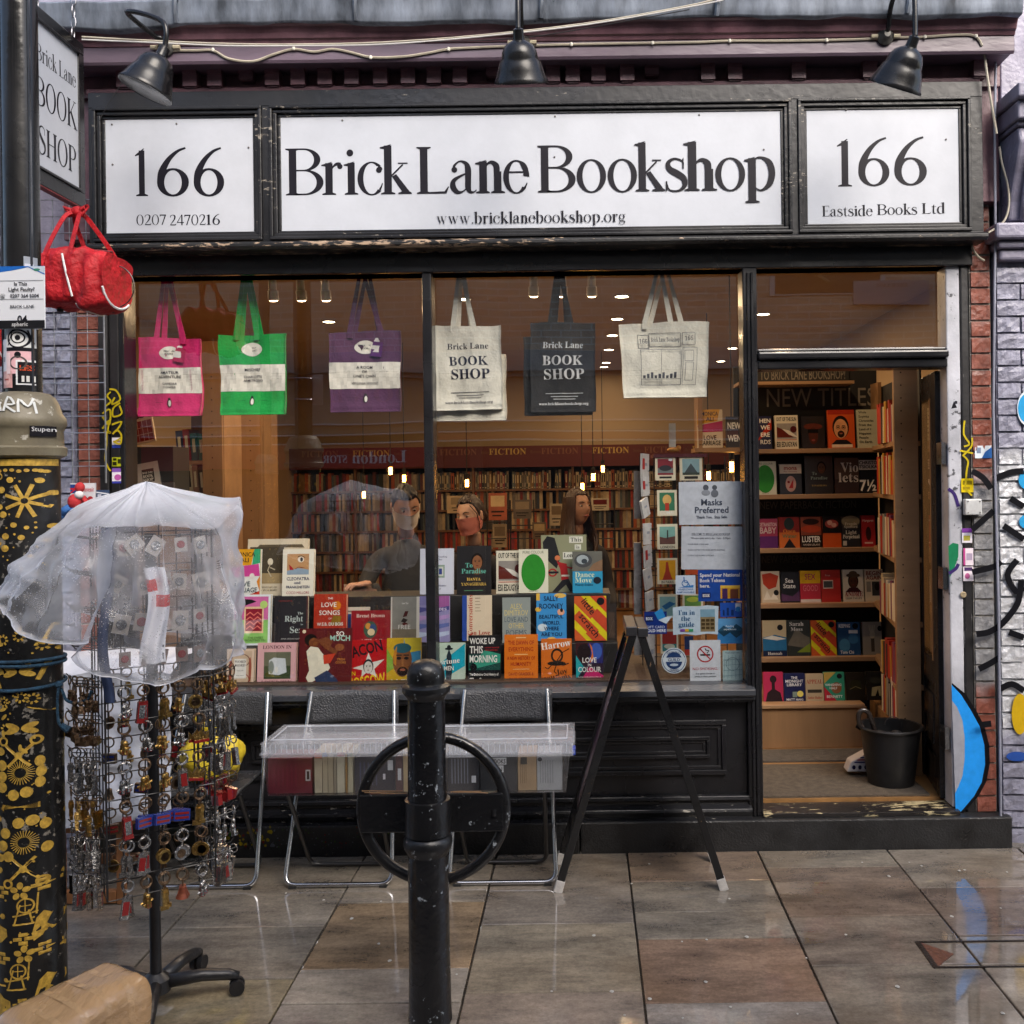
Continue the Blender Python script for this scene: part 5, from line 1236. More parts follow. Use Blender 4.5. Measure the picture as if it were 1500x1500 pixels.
for sx in (-1,1):
 mb.box(bx+sx*.0335-.006, bx+sx*.0335+.006, by-.02, hy_-.024, bz(1216), bz(1168))
mk('bracket_plate', mb, BW, bo, bev=.002)
mb = MB(); rb = random.Random(4)
for (x0, x1, yy) in ((530,590,1159),(534,596,1161.5),(660,705,1159.5),(664,715,1161)):
 mb.tube([W3(x0+(x1-x0)*t, yy+rb.uniform(-.8,.8), hy_-.026) for t in (0,.3,.6,1)], .0016, 5)
mk('splintered_edge', mb, ink('#8a6a4a'), bo)
# ---------------------------------------------------------------- A-board
ab = thing('a_board', 'black A-frame pavement board seen from its side with white rubber feet', 'a-board', (.23, -.33, 0))
BRD = chipped('board_frame_black', (.012,.012,.013), (.35,.22,.12), .3, thr=.70, scale=60, stretch=(1,1,.5))
apx = Vector((W(930,915,-.33)[0], 0, W(930,915,-.33)[1]))
y0a, y1a = G(816,1308).y+.005, G(818,1262).y
def panelq(name, sgn, xf, lean):
 foot = Vector((xf, 0, .0)); top = Vector((apx.x+sgn*.012, 0, apx.z)); d = (top-foot); L = d.length; d.normalize(); n = Vector((d.z*sgn, 0, -d.x*sgn)) # outward normal
 def bar(mb, u0, u1, ya, yb_, t0, t1):
  mb.prism([foot+d*u0+n*t0+Vector((0,ya,0)), foot+d*u1+n*t0+Vector((0,ya,0)), foot+d*u1+n*t1+Vector((0,ya,0)), foot+d*u0+n*t1+Vector((0,ya,0))], (0,0,0), (0,yb_-ya,0))
 lean_o = mk(name, MB().box(0,0,0,0,0,0) if False else (lambda m: (bar(m, .03, L, y0a, y0a+.030, -.0155, .0155), bar(m, .03, L, y1a-.03, y1a, -.0155, .0155), bar(m, L-.05, L, y0a+.03, y1a-.03, -.015, .015), bar(m, .20, .25, y0a+.03, y1a-.03, -.015, .015), m)[-1])(MB()), BRD, ab, bev=.002)
 m = MB(); bar(m, .25, L-.05, y0a+.03, y1a-.03, -.004, .004); bd = mk('board', m, mat('board_gloss', (.03,.03,.032), .12, coat=.5), lean_o)
 m = MB(); bar(m, .30, .80, y0a+.04, y1a-.04, .0045, .006); mk('poster', m, mat('poster_reflections', (.45,.40,.45), .15, var=.8, vscale=5, col2=(.10,.05,.09)), lean_o)  # pinkish white mottling is reflections painted into the poster's colour
 for ya in (y0a, y1a-.03):
  m = MB(); bar(m, -.004, .048, ya-.002, ya+.032, -.018, .018); mk('rubber_foot', m, mat('white_rubber', (.50,.48,.46), .5, var=.3, vscale=40), lean_o, bev=.003)
 return lean_o
panelq('left_leaf', -1, W(817,1308,y0a)[0], 0); panelq('right_leaf', 1, W(1061,1308,y0a)[0], 0)
mk('hinge_cap', MB().box(apx.x-.045, apx.x+.0, y0a-.004, y1a+.004, apx.z-.02, apx.z+.018).box(apx.x+.003, apx.x+.045, y0a-.004, y1a+.004, apx.z-.025, apx.z+.012), mat('hinge_dark', (.04,.04,.045), .35, metal=.5), ab, bev=.004)
0 and mk('stay_chain', MB().tube([Vector((apx.x-.15,y0a+.15,.62)), Vector((apx.x,y0a+.15,.58)), Vector((apx.x+.15,y0a+.15,.62))], .002, 5), CH, ab)
# ---------------------------------------------------------------- folding chairs
CHB = mat('wet_black_board', (.045,.047,.053), .30, var=.35, vscale=10, bump=1.4, bscale=150, rvar=.15)
DKS = mat('dark_steel_tube', (.10,.10,.105), .3, metal=.9)
def rounded(pts, r, n=5):
 """polyline with rounded corners"""
 out = [Vector(pts[0])]
 for a, b_, c_ in zip(pts[:-2], pts[1:-1], pts[2:]):
  a, b_, c_ = Vector(a), Vector(b_), Vector(c_); p = b_+(a-b_).normalized()*r; q = b_+(c_-b_).normalized()*r
  for i in range(n+1):
   t = i/n; out.append(p*(1-t)**2 + b_*2*t*(1-t) + q*t*t)
 out.append(Vector(pts[-1])); return out
def folding_chair(label, loc):
 t = thing('folding_chair', label, 'chair', loc, group='folding chairs standing under the shop window')
 w = .405
 fy, ry = -.335, -.115       # floor bars
 mk('front_frame', MB().tube(rounded([(-w/2+.02,-.03,.745),(-w/2+.005,-.12,.52),(-w/2-.02,fy,.012),(w/2+.02,fy,.012),(w/2-.005,-.12,.52),(w/2-.02,-.03,.745)], .05), .0095, 10), STEEL, t, local=True, smooth=True)
 mk('rear_frame', MB().tube(rounded([(-w/2+.02,-.40,.41),(-w/2+.03,ry,.012),(w/2-.03,ry,.012),(w/2-.02,-.40,.41)], .05), .009, 10), DKS, t, local=True, smooth=True)
 mk('seat', MB().box(-w/2+.015,w/2-.015,-.44,-.13,.415,.430), CHB, t, local=True, bev=.006)
 def f(u, v):
  x = -w/2+w*u; return (x, -.050+.02*cos((u-.5)*pi)+.012*(v), .600+.142*v+.006*cos((u-.5)*pi))
 mb = MB().grid(f, 14, 6); o = mk('backrest', mb, CHB, t, local=True, smooth='all')
 so_ = o.modifiers.new('Solidify', 'SOLIDIFY'); so_.thickness = .010
 mk('glide', MB().box(-w/2+.0,-w/2+.03,fy-.012,fy+.012,0,.01).box(w/2-.03,w/2,fy-.012,fy+.012,0,.01), BLKM, t, local=True)
 return t
yc = -.09
xc2 = W(516.5,1040,yc-.04)[0]; xc3 = W(741.5,1040,yc-.04)[0]; xc1 = W(331,1040,yc-.04)[0]
ch = folding_chair('black and chrome folding chair under the left storage box, left of the bollard', (xc2, yc, 0))
copy_tree(ch, loc=(xc3, yc, 0), label='black and chrome folding chair under the right storage box, beside the A-board')
copy_tree(ch, loc=(xc1, yc, 0), label='black folding chair holding a yellow bag, half hidden by the keyring stand')
# yellow bag
yb_ = thing('yellow_bag', 'scrunched bright yellow plastic bag on the chair behind the keyring stand', 'bag', W3(325,1145,-.42))
mb = MB()
def f(u, v):
 th = 2*pi*u; ph = pi*v; r = 1+.10*sin(5*th+3*ph)+.06*sin(11*th-5*ph)
 return Vector((xc1+.03,-.39,.535)) + Vector((.13*r*sin(ph)*cos(th), .10*r*sin(ph)*sin(th), -.105*cos(ph)*(1+.08*sin(4*th))))
mb.grid(f, 40, 20, closed_u=True); mk('bag', mb, mat('yellow_plastic', (.62,.47,.03), .35, var=.25, vscale=20, bump=2.5, bscale=25), yb_, smooth='all')
mk('bag_knot', MB().ball(Vector((xc1+.03,-.40,.665)), .035, .02, .03, 10).tube([(xc1+.01,-.40,.67),(xc1-.02,-.41,.71)], [.012,.02], 7), MC['yellow_plastic'], yb_, smooth=True)
# ---------------------------------------------------------------- the other side of the street (seen in glass and wet stone)
def brick_tex(name, c1, c2, mo, rough=.8):
 if name in MC: return MC[name]
 m = mat(name, c1, rough); nt = m.node_tree; N = nt.nodes; L = nt.links
 g = N.new('ShaderNodeNewGeometry'); s = N.new('ShaderNodeSeparateXYZ'); L.new(g.outputs['Position'], s.inputs[0]); c = N.new('ShaderNodeCombineXYZ'); L.new(s.outputs['X'], c.inputs['X']); L.new(s.outputs['Z'], c.inputs['Y'])
 b = N.new('ShaderNodeTexBrick'); b.inputs['Scale'].default_value = 1; b.inputs['Brick Width'].default_value = .225; b.inputs['Row Height'].default_value = .075; b.inputs['Mortar Size'].default_value = .008
 b.inputs['Color1'].default_value = (*c1,1); b.inputs['Color2'].default_value = (*c2,1); b.inputs['Mortar'].default_value = (*mo,1); L.new(c.outputs[0], b.inputs['Vector'])
 n = N.new('ShaderNodeTexNoise'); n.inputs['Scale'].default_value = 3; n.inputs['Detail'].default_value = 6; L.new(g.outputs['Position'], n.inputs['Vector'])
 mx = N.new('ShaderNodeMix'); mx.data_type = 'RGBA'; mx.blend_type = 'MULTIPLY'; mx.inputs[0].default_value = .7; L.new(b.outputs[0], mx.inputs[6]); L.new(n.outputs['Color'], mx.inputs[7])
 bw = N.new('ShaderNodeMapRange'); bw.inputs['To Min'].default_value = .5; bw.inputs['To Max'].default_value = 1.4; L.new(n.outputs['Fac'], bw.inputs[0]); L.new(bw.outputs[0], mx.inputs[7])
 L.new(mx.outputs[2], N['Principled BSDF'].inputs['Base Color']); return m
OY = -6.1
ob = thing('opposite_building', 'pale brick building across the street, seen only reflected in the shop glass', 'building', (0, OY-.1, 0))
STK = brick_tex('stock_brick', (.66,.50,.33), (.58,.38,.24), (.70,.62,.50))
def mz(py): return H - (py-CY)*(D0+.055-OY+.055)/FPX      # height of a thing seen mirrored at photo row py
def mx_(px): return (px-CX)*(D0+.055-OY+.055)/FPX
mk('wall', MB().box(-14,14,OY-.4,OY,mz(515),5.4), STK, ob)
mk('parapet', MB().box(-14,14,OY-.45,OY+.05,5.4,5.55), mat('parapet_stone', (.4,.38,.34), .7, var=.3, vscale=5), ob)
CRM = mat('cream_render', (.38,.31,.22), .6, var=.25, vscale=3)
mk('shop_fascia', MB().box(-14,14,OY-.2,OY+.06,mz(630),mz(545)), CRM, ob)
mk('cornice_band', MB().box(-14,14,OY-.2,OY+.20,mz(545),mz(515)).box(-14,14,OY-.2,OY+.12,mz(552),mz(545)+.0), mat('old_white_paint', (.42,.40,.37), .5, var=.2, vscale=4), ob)
ar = Art(lambda u, v, l: Vector((-1.2-u*3.0, OY+.0615+l, mz(590)+v*.3)), 3.0, .3)
ar.text(.5, .1, .5, 'LONDON EXCHANGE', '#b09a70', 's', .99, fit=True); ar.done('fascia_lettering', ob)
mb = MB()
for py in (617, 632, 645): mb.box(-14,14,OY-.1,OY+.16,mz(py+1.2),mz(py-.6))
mk('white_rails', mb, mat('rail_white', (.7,.7,.7), .4), ob)
mk('red_band', MB().box(-14,mx_(625),OY-.1,OY+.13,mz(681),mz(646)).box(mx_(640),14,OY-.1,OY+.13,mz(643.5),mz(632.5)), mat('red_shop_sign', (.42,.03,.025), .4), ob)
ar = Art(lambda u, v, l: Vector((mx_(600)-u*(mx_(600)-mx_(468)), OY+.132+l, mz(674)+v*.20)), mx_(600)-mx_(468), .20)
ar.text(.0, .0, .62, 'London', '#ffffff', 's', .60, 'l', fit=True); ar.text(1.0, .0, .42, 'STORE', '#ffffff', 's', .34, 'r', fit=True); ar.done('sign_lettering', ob)
mk('lower_front', MB().box(-14,14,OY-.3,OY,0,mz(630)), mat('dark_shop_interior', (.035,.028,.024), .6, var=.6, vscale=1.2), ob)
mb = MB()
for px in (395, 640, 700, 1010, 1180, 1400): x = mx_(px); mb.box(x-.07,x+.07,OY-.1,OY+.08,0,mz(630))
mk('shop_pilaster', mb, mat('brown_pilaster', (.10,.055,.03), .5), ob)
# blocked window with service pipes, reflected in the transom light
wx0, wx1 = mx_(1140), mx_(1292)
mk('window_surround', MB().box(wx0-.06,wx1+.05,OY-.1,OY+.03,mz(438),mz(388)), mat('window_white', (.55,.55,.52), .5), ob)
mk('blocked_window', MB().box(wx0,wx1,OY-.1,OY+.034,mz(436),mz(392)), brick_tex('dark_brick', (.05,.045,.04), (.035,.03,.028), (.02,.02,.02)), ob)
mk('pipe', MB().tube([(mx_(1172),OY+.06,mz(395)),(mx_(1174),OY+.06,mz(406)),(mx_(1200),OY+.06,mz(409)),(mx_(1215),OY+.06,mz(420))], .02, 8), mat('pipe_ochre', (.35,.25,.12), .5), ob)
mk('street_plate', MB().box(mx_(1252),mx_(1362),OY-.01,OY+.05,mz(453),mz(418)), mat('plate_grey', (.33,.33,.36), .5), ob)
ar = Art(lambda u, v, l: Vector((mx_(1362)-u*(mx_(1362)-mx_(1252)), OY+.051+l, mz(453)+v*(mz(418)-mz(453)))), mx_(1362)-mx_(1252), mz(418)-mz(453))
ar.text(.5, .72, .14, 'BRICK LANE', '#2a2a30', 's', .8); ar.done('plate_lettering', ob)
mb = MB()
for (a, b_) in ((300,420),(530,650),(700,820),(900,1000)):
 mb.box(mx_(a),mx_(b_),OY-.1,OY+.02,mz(360),mz(230))
mk('upper_window', mb, mat('window_dark', (.04,.045,.05), .15), ob)
tag(mk('adjoining_block', MB().box(14, 22, -14, -6.2, 0, 7).box(-22,-14,-14,-6.2,0,7), STK, None), 'plain brick blocks closing the street beyond the opposite shops', 'building')
# ---------------------------------------------------------------- inside the bookshop
room = thing('shop_room', None, None, (0,0,0), kind='structure')
FZ = .17; BYk = 6.6; CZ = 2.92
mk('shop_floor', MB().box(-3.6, 3.2, .10, 7, FZ-.1, FZ), mat('oak_floor', (.30,.155,.055), .4, var=.4, vscale=6, stretch=(1,.1,1)), room)
mk('shop_ceiling', MB().box(-3.6, 3.2, .10, 7, CZ, CZ+.1), mat('ceiling_cream', (.44,.38,.30), .8, var=.1, vscale=2), room)
mk('back_wall', MB().box(-3.6, 3.2, BYk+.3, 7, FZ, CZ), mat('wall_cream', (.36,.26,.15), .8), room)
mk('side_wall', MB().box(-3.7, -3.3, .10, 7, FZ, CZ), MC['wall_cream'], room)
mk('side_wall', MB().box(2.35, 2.6, .12, 7, FZ, CZ), MC['wall_cream'], room)
mk('window_return', MB().box(-3.6, wxL-.03, .105, .16, FZ, CZ).box(dxR+.06, 2.5, .105, .16, FZ, CZ).box(-3.6,2.5,.105,.16,2.66,CZ), MC['wall_cream'], room)
E1 = lambda name, c, s: mat(name, (0,0,0), .5, emit=c, estr=s)
WARM = (1.0, .66, .36)
def lamp_at(p, watt, size=.09, col=WARM, down=True, spot=None):
 l = bpy.data.lights.new('lamp_light', 'AREA' if spot is None else 'SPOT'); l.energy = watt; l.color = col
 if spot is None: l.shape = 'DISK'; l.size = size
 else: l.spot_size = radians(spot); l.spot_blend = .6; l.shadow_soft_size = .03
 o = bpy.data.objects.new('lamp_light', l); COL.objects.link(o); o.location = p; return o
# recessed downlights
dl = [(679,438),(911,434),(904,467),(897,491),(892,512),(888,531),(883,548),(1073,510),(1056,529),(414,403),(482,471),(1118,460),(640,500),(700,520)]
names = ['near the cream tote','above the white tote','second of the row leading back from the white tote','third of the row leading back','fourth of the row leading back','fifth of the row leading back','last of the row leading back','right of the white tote','behind the one right of the white tote','above the green tote','beside the purple tote','in the transom light over the door','behind the centre mullion','beside the black tote']
first = None
DLF = E1('downlight_glow', (1.0,.80,.52), 14)
for (px, py), nm in zip(dl, names):
 Zd = (px-CX)*sin(ROLL)+(py-CY)*cos(ROLL); d = (H-CZ+.004)*FPX/Zd; p = Vector((((px-CX)*cos(ROLL)-(py-CY)*sin(ROLL))*d/FPX, d-D0, CZ))
 if p.y > 6.7: p.y = 6.5
 if first is None:
  first = thing('downlight', '', 'ceiling light', p, group='round recessed downlights in the shop ceiling')
  mk('trim_ring', MB().torus((0,0,-.004), .050, .006, 'Z', 20, 6), mat('trim_white', (.6,.6,.58), .4), first, local=True)
  mk('glowing_disc', MB().lathe([(.0,-.006),(.045,-.006)], 20), DLF, first, local=True); o = first
 else: o = copy_tree(first, loc=p)
 o['label'] = 'round lit downlight ' + nm
 if px not in (904, 892, 883, 1056, 640): lamp_at(p+Vector((0,0,-.03)), 5 if p.y < 4 else 4)
# track spotlights near the glass
def track(label, pxs, py, yk):
 a, b_ = W3(pxs[0]-14, py-36, yk), W3(pxs[-1]+14, py-36, yk)
 t = thing('track_light', label, 'spotlight track', (a+b_)/2)
 mk('track', MB().box(a.x, b_.x, yk-.015, yk+.015, a.z-.005, a.z+.015), mat('track_white', (.55,.53,.5), .4), t)
 for px in pxs:
  c = W3(px, py, yk); M = Matrix.Rotation(radians(12), 4, 'X')
  s = mk('spot_head', MB().lathe([(.028,0),(.027,.05),(.021,.052),(.021,.105),(.0,.105)], 16, c, M).tube([c+Vector((0,0,.10)), c+Vector((0,-.01,.125))], .006, 6), MC['track_white'], t, smooth=True)
  mk('spot_lens', MB().lathe([(.0,-.008),(.016,-.006),(.026,.002)], 16, c, M), E1('spot_glow', (1.0,.66,.36), 9), s)
  lamp_at(c+Vector((0,-.02,-.03)), 2.2, .04)
track('white track with three lit spotlights above the green and purple totes', [401,442,478], 440, .75)
track('white track with three lit spotlights behind the black tote', [782,824,867], 434, .75)
# hanging filament bulbs
for k, ((px, py), yk, nm) in enumerate(zip([(572,690),(592,701),(684,708),(869,699),(853,713),(883,687),(1072,684),(1038,697),(533,725)], [4,4.4,4.2,4.4,4.6,5.2,1.6,3,5], ['leftmost, left of the masked man','just above the masked man','above the woman in the pink mask','middle of the three above the long-haired woman','lowest of the three above the long-haired woman','highest of the three above the long-haired woman','inside a jar shade right of the postcard spinner','just left of the jar shade','low and faint left of the masked man'])):
 c = W3(px, py, yk)
 t = thing('pendant_bulb', 'amber filament bulb hanging in the shop, ' + nm, 'light bulb', c, group='amber filament bulbs in the shop')
 mk('filament', MB().tube([c+Vector((-.008,0,-.03)), c+Vector((-.008,0,.03)), c+Vector((.008,0,.03)), c+Vector((.008,0,-.03))], .007, 6), E1('filament_glow', (1.0,.42,.07), 22), t)
 mk('glass_bulb', MB().ball(c, .036, .036, .05, 14), GLASSC, t, smooth=True)
 mk('flex', MB().tube([c+Vector((0,0,.05)), Vector((c.x,c.y,CZ))], .004, 5), BWIRE, t)
 mk('lamp_holder', MB().lathe([(.018,.045),(.018,.085),(.006,.09)], 10, c), BLKM, t)
 if k in (1, 3, 6): lamp_at(c+Vector((0,0,-.06)), 1, .05, (1.0,.45,.15))
lamp_at((-2.3, 1.6, CZ-.05), 2); lamp_at((.9, 1.9, CZ-.05), 3); lamp_at((1.15, .95, CZ-.05), 3); 
# ------------------------------------------------ books seen spine out
rb = random.Random(21)
SPC = ['#8c8474','#b8a88a','#3b3a38','#7a2320','#26374a','#9c9484','#5a2a22','#c2b392','#2c3b2c','#a8552a','#45413c','#6d6a64','#1d2126','#8a6a3a','#a09a90','#b33a2a','#cfc4a8','#20242c','#5c6b70','#933b4a']
SPM = [mat('spine_'+c[1:], c, .55, var=.35, vscale=30, stretch=(1,1,.6)) for c in SPC]
LTM = [ink('#cbbf9c'), ink('#1b1a1a')]
def spine_mesh(w, h, d, ci):
 mb = MB().box(0,w,0,d,0,h,0); mb.box(w*.3,w*.7,-.0006,0,h*.35,h*.82,1); mb.box(w*.25,w*.75,-.0006,0,h*.06,h*.12,1); return mesh_of(mb, 'book', [SPM[ci], LTM[0 if sum(hexc(SPC[ci])) < .5 else 1]])
SPB = [spine_mesh(rb.uniform(.018,.036), rb.uniform(.175,.215), .13, i % len(SPC)) for i in range(40)]
SPW = [max(v.co.x for v in m.vertices) for m in SPB]
back = thing('back_bookcase', 'long bookcase of fiction shelves across the back of the shop', 'bookcase', (0, BYk, FZ))
bxa, bxb = W(380,700,BYk)[0], W(1120,700,BYk)[0]
rows = [715+29.5*k for k in range(7)]
rows = [W(855,py,BYk)[1] for py in rows]
mb = MB()
for z in rows + [W(855,672,BYk)[1]]: mb.box(bxa, bxb, BYk, BYk+.25, z-.022, z)
mk('shelf', mb, mat('dark_shelf', (.16,.075,.03), .5, var=.2), back)
mk('shelf_back', MB().box(bxa, bxb, BYk+.26, BYk+.3, FZ, W(855,655,BYk)[1]), BLKM, back)
ups = MB()
for px in (400, 520, 636, 693, 839, 990, 1100): x = W(px,700,BYk)[0]; ups.box(x-.012,x+.012,BYk-.004,BYk+.24,FZ,W(855,660,BYk)[1])
mk('upright', ups, MC['dark_shelf'], back)
mk('red_banner', MB().box(bxa, bxb, BYk-.05, BYk-.01, W(855,683,BYk)[1], W(855,652,BYk)[1]), mat('banner_red', (.085,.010,.012), .6), back)
ar = art_front(bxa, bxb, W(855,668,BYk)[1], W(855,652,BYk)[1], BYk-.05); 
for k, px in enumerate((470, 545, 672, 744, 820, 894, 970, 1040)):
 u = (W(px,660,BYk)[0]-bxa)/(bxb-bxa); ar.text(u, .22, .55, 'FICTION', '#b59a5a' if k % 2 else '#7e5848', 's', .075)
 ar.text(u+.055, .3, .28, 'fiction', '#6e4f3c', '', .02)
ar.done('banner_lettering', back)
nb = 0; LBL = 'book standing spine out in the packed fiction shelves at the back of the shop'
stm = [MB() for _ in SPC]
for ri, z in enumerate(rows):
 x = bxa+.02
 while x < bxb-.05:
  i = rb.randrange(40)
  if rb.random() < .03: x += .04
  px = CX + x*FPX/(D0+BYk)
  if ri == 0 and px > 636 and nb < 118:
   put('book', SPB[i], None, (x, BYk+.03+rb.uniform(0,.03), z), (0, rb.choice([0,0,0,0,.06]), 0), label=LBL, cat='book', group='spine-out books on the back shelves'); nb += 1
  else:
   w = SPW[i]; me = SPB[i]; h = max(v.co.z for v in me.vertices); y = BYk+.03+rb.uniform(0,.03); stm[i % len(SPC)].box(x, x+w, y, y+.13, z, z+h)
  x += SPW[i]+.0015
big = MB()
for ci, m in enumerate(stm):
 n = len(big.v); big.v += m.v; big.f += [tuple(i+n for i in f) for f in m.f]; big.m += [ci]*len(m.f)
tag(mk('shelved_books', big, SPM, None), 'rows of books packed spine out on the lower shelves at the back', 'books', kind='stuff')
for o in [o for o in COL.objects if 'category' not in o and o.name.startswith('book') and o.parent is None and o.type == 'MESH']: o['category'] = 'book'
# ------------------------------------------------ left hand bookcases (side on, peg holes)
def peg_side(parent, x0, x1, y, z0, z1, px_col=.78):
 mb = MB(); z = z0+.06
 while z < z1: mb.lathe([(.0,0),(.004,0)], 8, (x0+(x1-x0)*px_col, y-.0006, z), Matrix.Rotation(radians(90),4,'X')); z += .064
 return mk('peg_hole', mb, PEG, parent, kind='stuff')
lb = thing('wall_bookcase', 'light wood bookcase with peg holes along the left inside the window', 'bookcase', W3(250, 900, .9))
def bay(y, pxa, pxb, shelves, top, booksets, dep=.5):
 xa, xb = W(pxa,700,y)[0], W(pxb,700,y)[0]; zt_ = W(pxa,top,y)[1]
 mk('back_board', MB().box(xa, xb, y+.24, y+.26, FZ, zt_), WOOD, lb)
 mk('side_board', MB().box(xb, xb+.022, y-.02, y+.26, FZ, zt_), WOODL, lb)
 for py in shelves:
  z = W(pxa,py,y)[1]; mk('shelf', MB().prism([(xa,y,z-.022),(xb,y,z-.022),(xb,y+.24,z-.022),(xa,y+.24,z-.022)], (0,0,0), (0,0,.022)), WOODL, lb)
 return xa, xb
b1 = bay(1.0, 256, 325, [675, 782], 500, None); b2 = bay(1.9, 327, 384, [682, 795], 540, None)
ps = mk('side_panel', MB().box(W(297,700,.95)[0], W(326,700,.95)[0], .95, .97, FZ, W(300,500,.95)[1]), WOOD, lb); peg_side(lb, W(297,700,.95)[0], W(326,700,.95)[0], .95, FZ+.5, 2.3, .5)
ps = mk('side_panel', MB().box(W(352,700,1.8)[0], W(383,700,1.8)[0], 1.8, 1.82, FZ, W(350,510,1.8)[1]), WOOD, lb); peg_side(lb, W(352,700,1.8)[0], W(383,700,1.8)[0], 1.8, FZ+.5, 2.3, .5)
mk('dark_box', MB().box(W(188,700,.42)[0], W(254,700,.42)[0], .42, .62, W(190,760,.42)[1], W(190,655,.42)[1]), BLKM, lb)
def side_books(pxa, pxb, py0, y, cols, hs, lab, dx=8):
 x, z = W(pxa, py0, y); x1 = W(pxb, py0, y)[0]; k = 0
 w = (x1-x)/len(cols)
 for c, h in zip(cols, hs):
  hh = h*(D0+y)/FPX
  o = mk('book', MB().box(0,w*.92,0,.16,0,hh,0).box(w*.25,w*.65,-.0008,0,hh*.3,hh*.8,1), [mat('book_'+c[1:], c, .5, var=.2), LTM[0 if sum(hexc(c)) < .6 else 1]], None, label='book %s on the left bookcase, %s' % (['first from the left','second','third','fourth','fifth','sixth'][k], lab), cat='book', group='books on the left bookcase')
  o.location = (x, y+.02, z); o.rotation_euler = (0, radians(-4), 0); x += w; k += 1
side_books(258, 300, 675, .98, ['#2c3052','#8a1f2a','#1d5a5a','#1f6a5a'], [44,46,40,38], 'top shelf under the pink tote')
side_books(256, 300, 728, .98, ['#a02a20','#c8a890','#b5a684','#8f6a52','#4a3a30'], [52,50,47,46,44], 'lower shelf behind the plastic cover')
side_books(331, 356, 682, 1.88, ['#3a2030','#5c2434','#a88a70','#7a2c38'], [52,54,46,44], 'upper shelf under the green tote')
side_books(329, 350, 735, 1.88, ['#a8482c','#9a948a','#7d766c'], [36,44,42], 'lower shelf, right bay')
for (px0,px1,py0,py1,yk,rot,its,lab,basec) in [
 (197,228,598,652,.40,12,[('rect',.06,.05,.94,.62,'#8a2318'),('line',[(.06,.24),(.94,.24)],.012,'#d8c8b8'),('line',[(.06,.43),(.94,.43)],.012,'#d8c8b8'),('line',[(.28,.05),(.28,.62)],.01,'#d8c8b8'),('line',[(.5,.05),(.5,.62)],.01,'#d8c8b8'),('line',[(.72,.05),(.72,.62)],.01,'#d8c8b8'),('ell',.3,.76,.16,.07,'#5a2418'),('ell',.55,.74,.12,.05,'#5a2418')],'cream card with a red chequered print leaning at the left of the window','#d6c6ae'),
 (203,236,678,722,.40,10,[('rect',.25,.3,.78,.75,'#28241f'),('text',.5,.6,.07,'Brick Lane','#d9d2c4','s',.45),('text',.5,.46,.10,'BOOK','#d9d2c4','s',.45),('text',.5,.33,.10,'SHOP','#d9d2c4','s',.45)],'grey book with a black label leaning against the dark box','#a39a90')]:
 a, b_ = W3(px0,py1,yk), W3(px1,py0,yk); w, h = b_.x-a.x, b_.z-a.z
 o = mk('leaning_card', MB().box(0,w,0,.012,0,h), ink(basec), None, label=lab, cat='book'); o.location = a; o.rotation_euler = (radians(-8), radians(-rot), 0)
 ar = Art(flat_fn((0,0,0),(w,0,0),(0,0,h)), w, h)
 for it in its: getattr(ar, it[0])(*it[1:])
 ar.done('card_print', o, True)
# ------------------------------------------------ display cases seen through the door
DY = 1.30
dc = thing('display_case', 'black backed display shelves of face-out books seen through the door', 'bookcase', (1.3, DY, FZ))
dxa, dxb = W(1085,800,DY)[0], 1.79
def dzz(py, y=DY, px=1190): return W(px, py, y)[1]
mk('chalkboard_back', MB().box(dxa, dxb, DY+.20, DY+.23, FZ, dzz(530)), CHALK, dc)
srows = [657, 724, 803, 884, 963]
ds = []
for py in srows:
 z = dzz(py); ds.append(z)
 mk('shelf', MB().box(dxa, dxb-.0, DY, DY+.2, z-.026, z), WOODL, dc, bev=.002)
mk('shelf', MB().box(dxa, 1.60, DY+.0, DY+.2, dzz(560)-.010, dzz(560)+.008), WOODL, dc)
mk('upright', MB().box(W(1290,600,DY)[0], W(1290,600,DY)[0]+.02, DY+.05, DY+.2, dzz(655), dzz(560)), WOOD, dc)
LZ = W(1200,1031,.95)[1]
mk('base_cupboard', MB().box(dxa, W(1270,1060,.95)[0], .95, DY+.2, FZ, LZ-.02), WOOD, dc, bev=.003)
mk('base_top', MB().box(dxa, W(1266,1060,.95)[0], .93, DY+.2, LZ-.02, LZ), WOODL, dc, bev=.003)
def chalk(px0, px1, py0, py1, txt, y=DY+.20, c='#6b6862', st='', parent=dc):
 x0, z1 = W(px0,py0,y); x1, z0 = W(px1,py1,y); ar = art_front(x0,x1,z0,z1,y-.0005); ar.text(.5,0,1,txt,c,st,1.0,fit=True); ar.done('chalk_lettering', parent)
chalk(1113, 1238, 543, 555, 'TO BRICK LANE BOOKSHOP!', DY+.19, '#77726a', 'b')
mk('header_board', MB().box(dxa, 1.62, DY+.19, DY+.2, dzz(560), dzz(538)), CHALK, dc)
chalk(1123, 1282, 570, 594, 'NEW TITLES', DY+.20, '#8a857c')
chalk(1113, 1254, 735, 744, 'NEW PAPERBACK FICTION'); chalk(1116, 1268, 814, 823, 'NEW PAPERBACK NON-FICTION', c='#57544f')
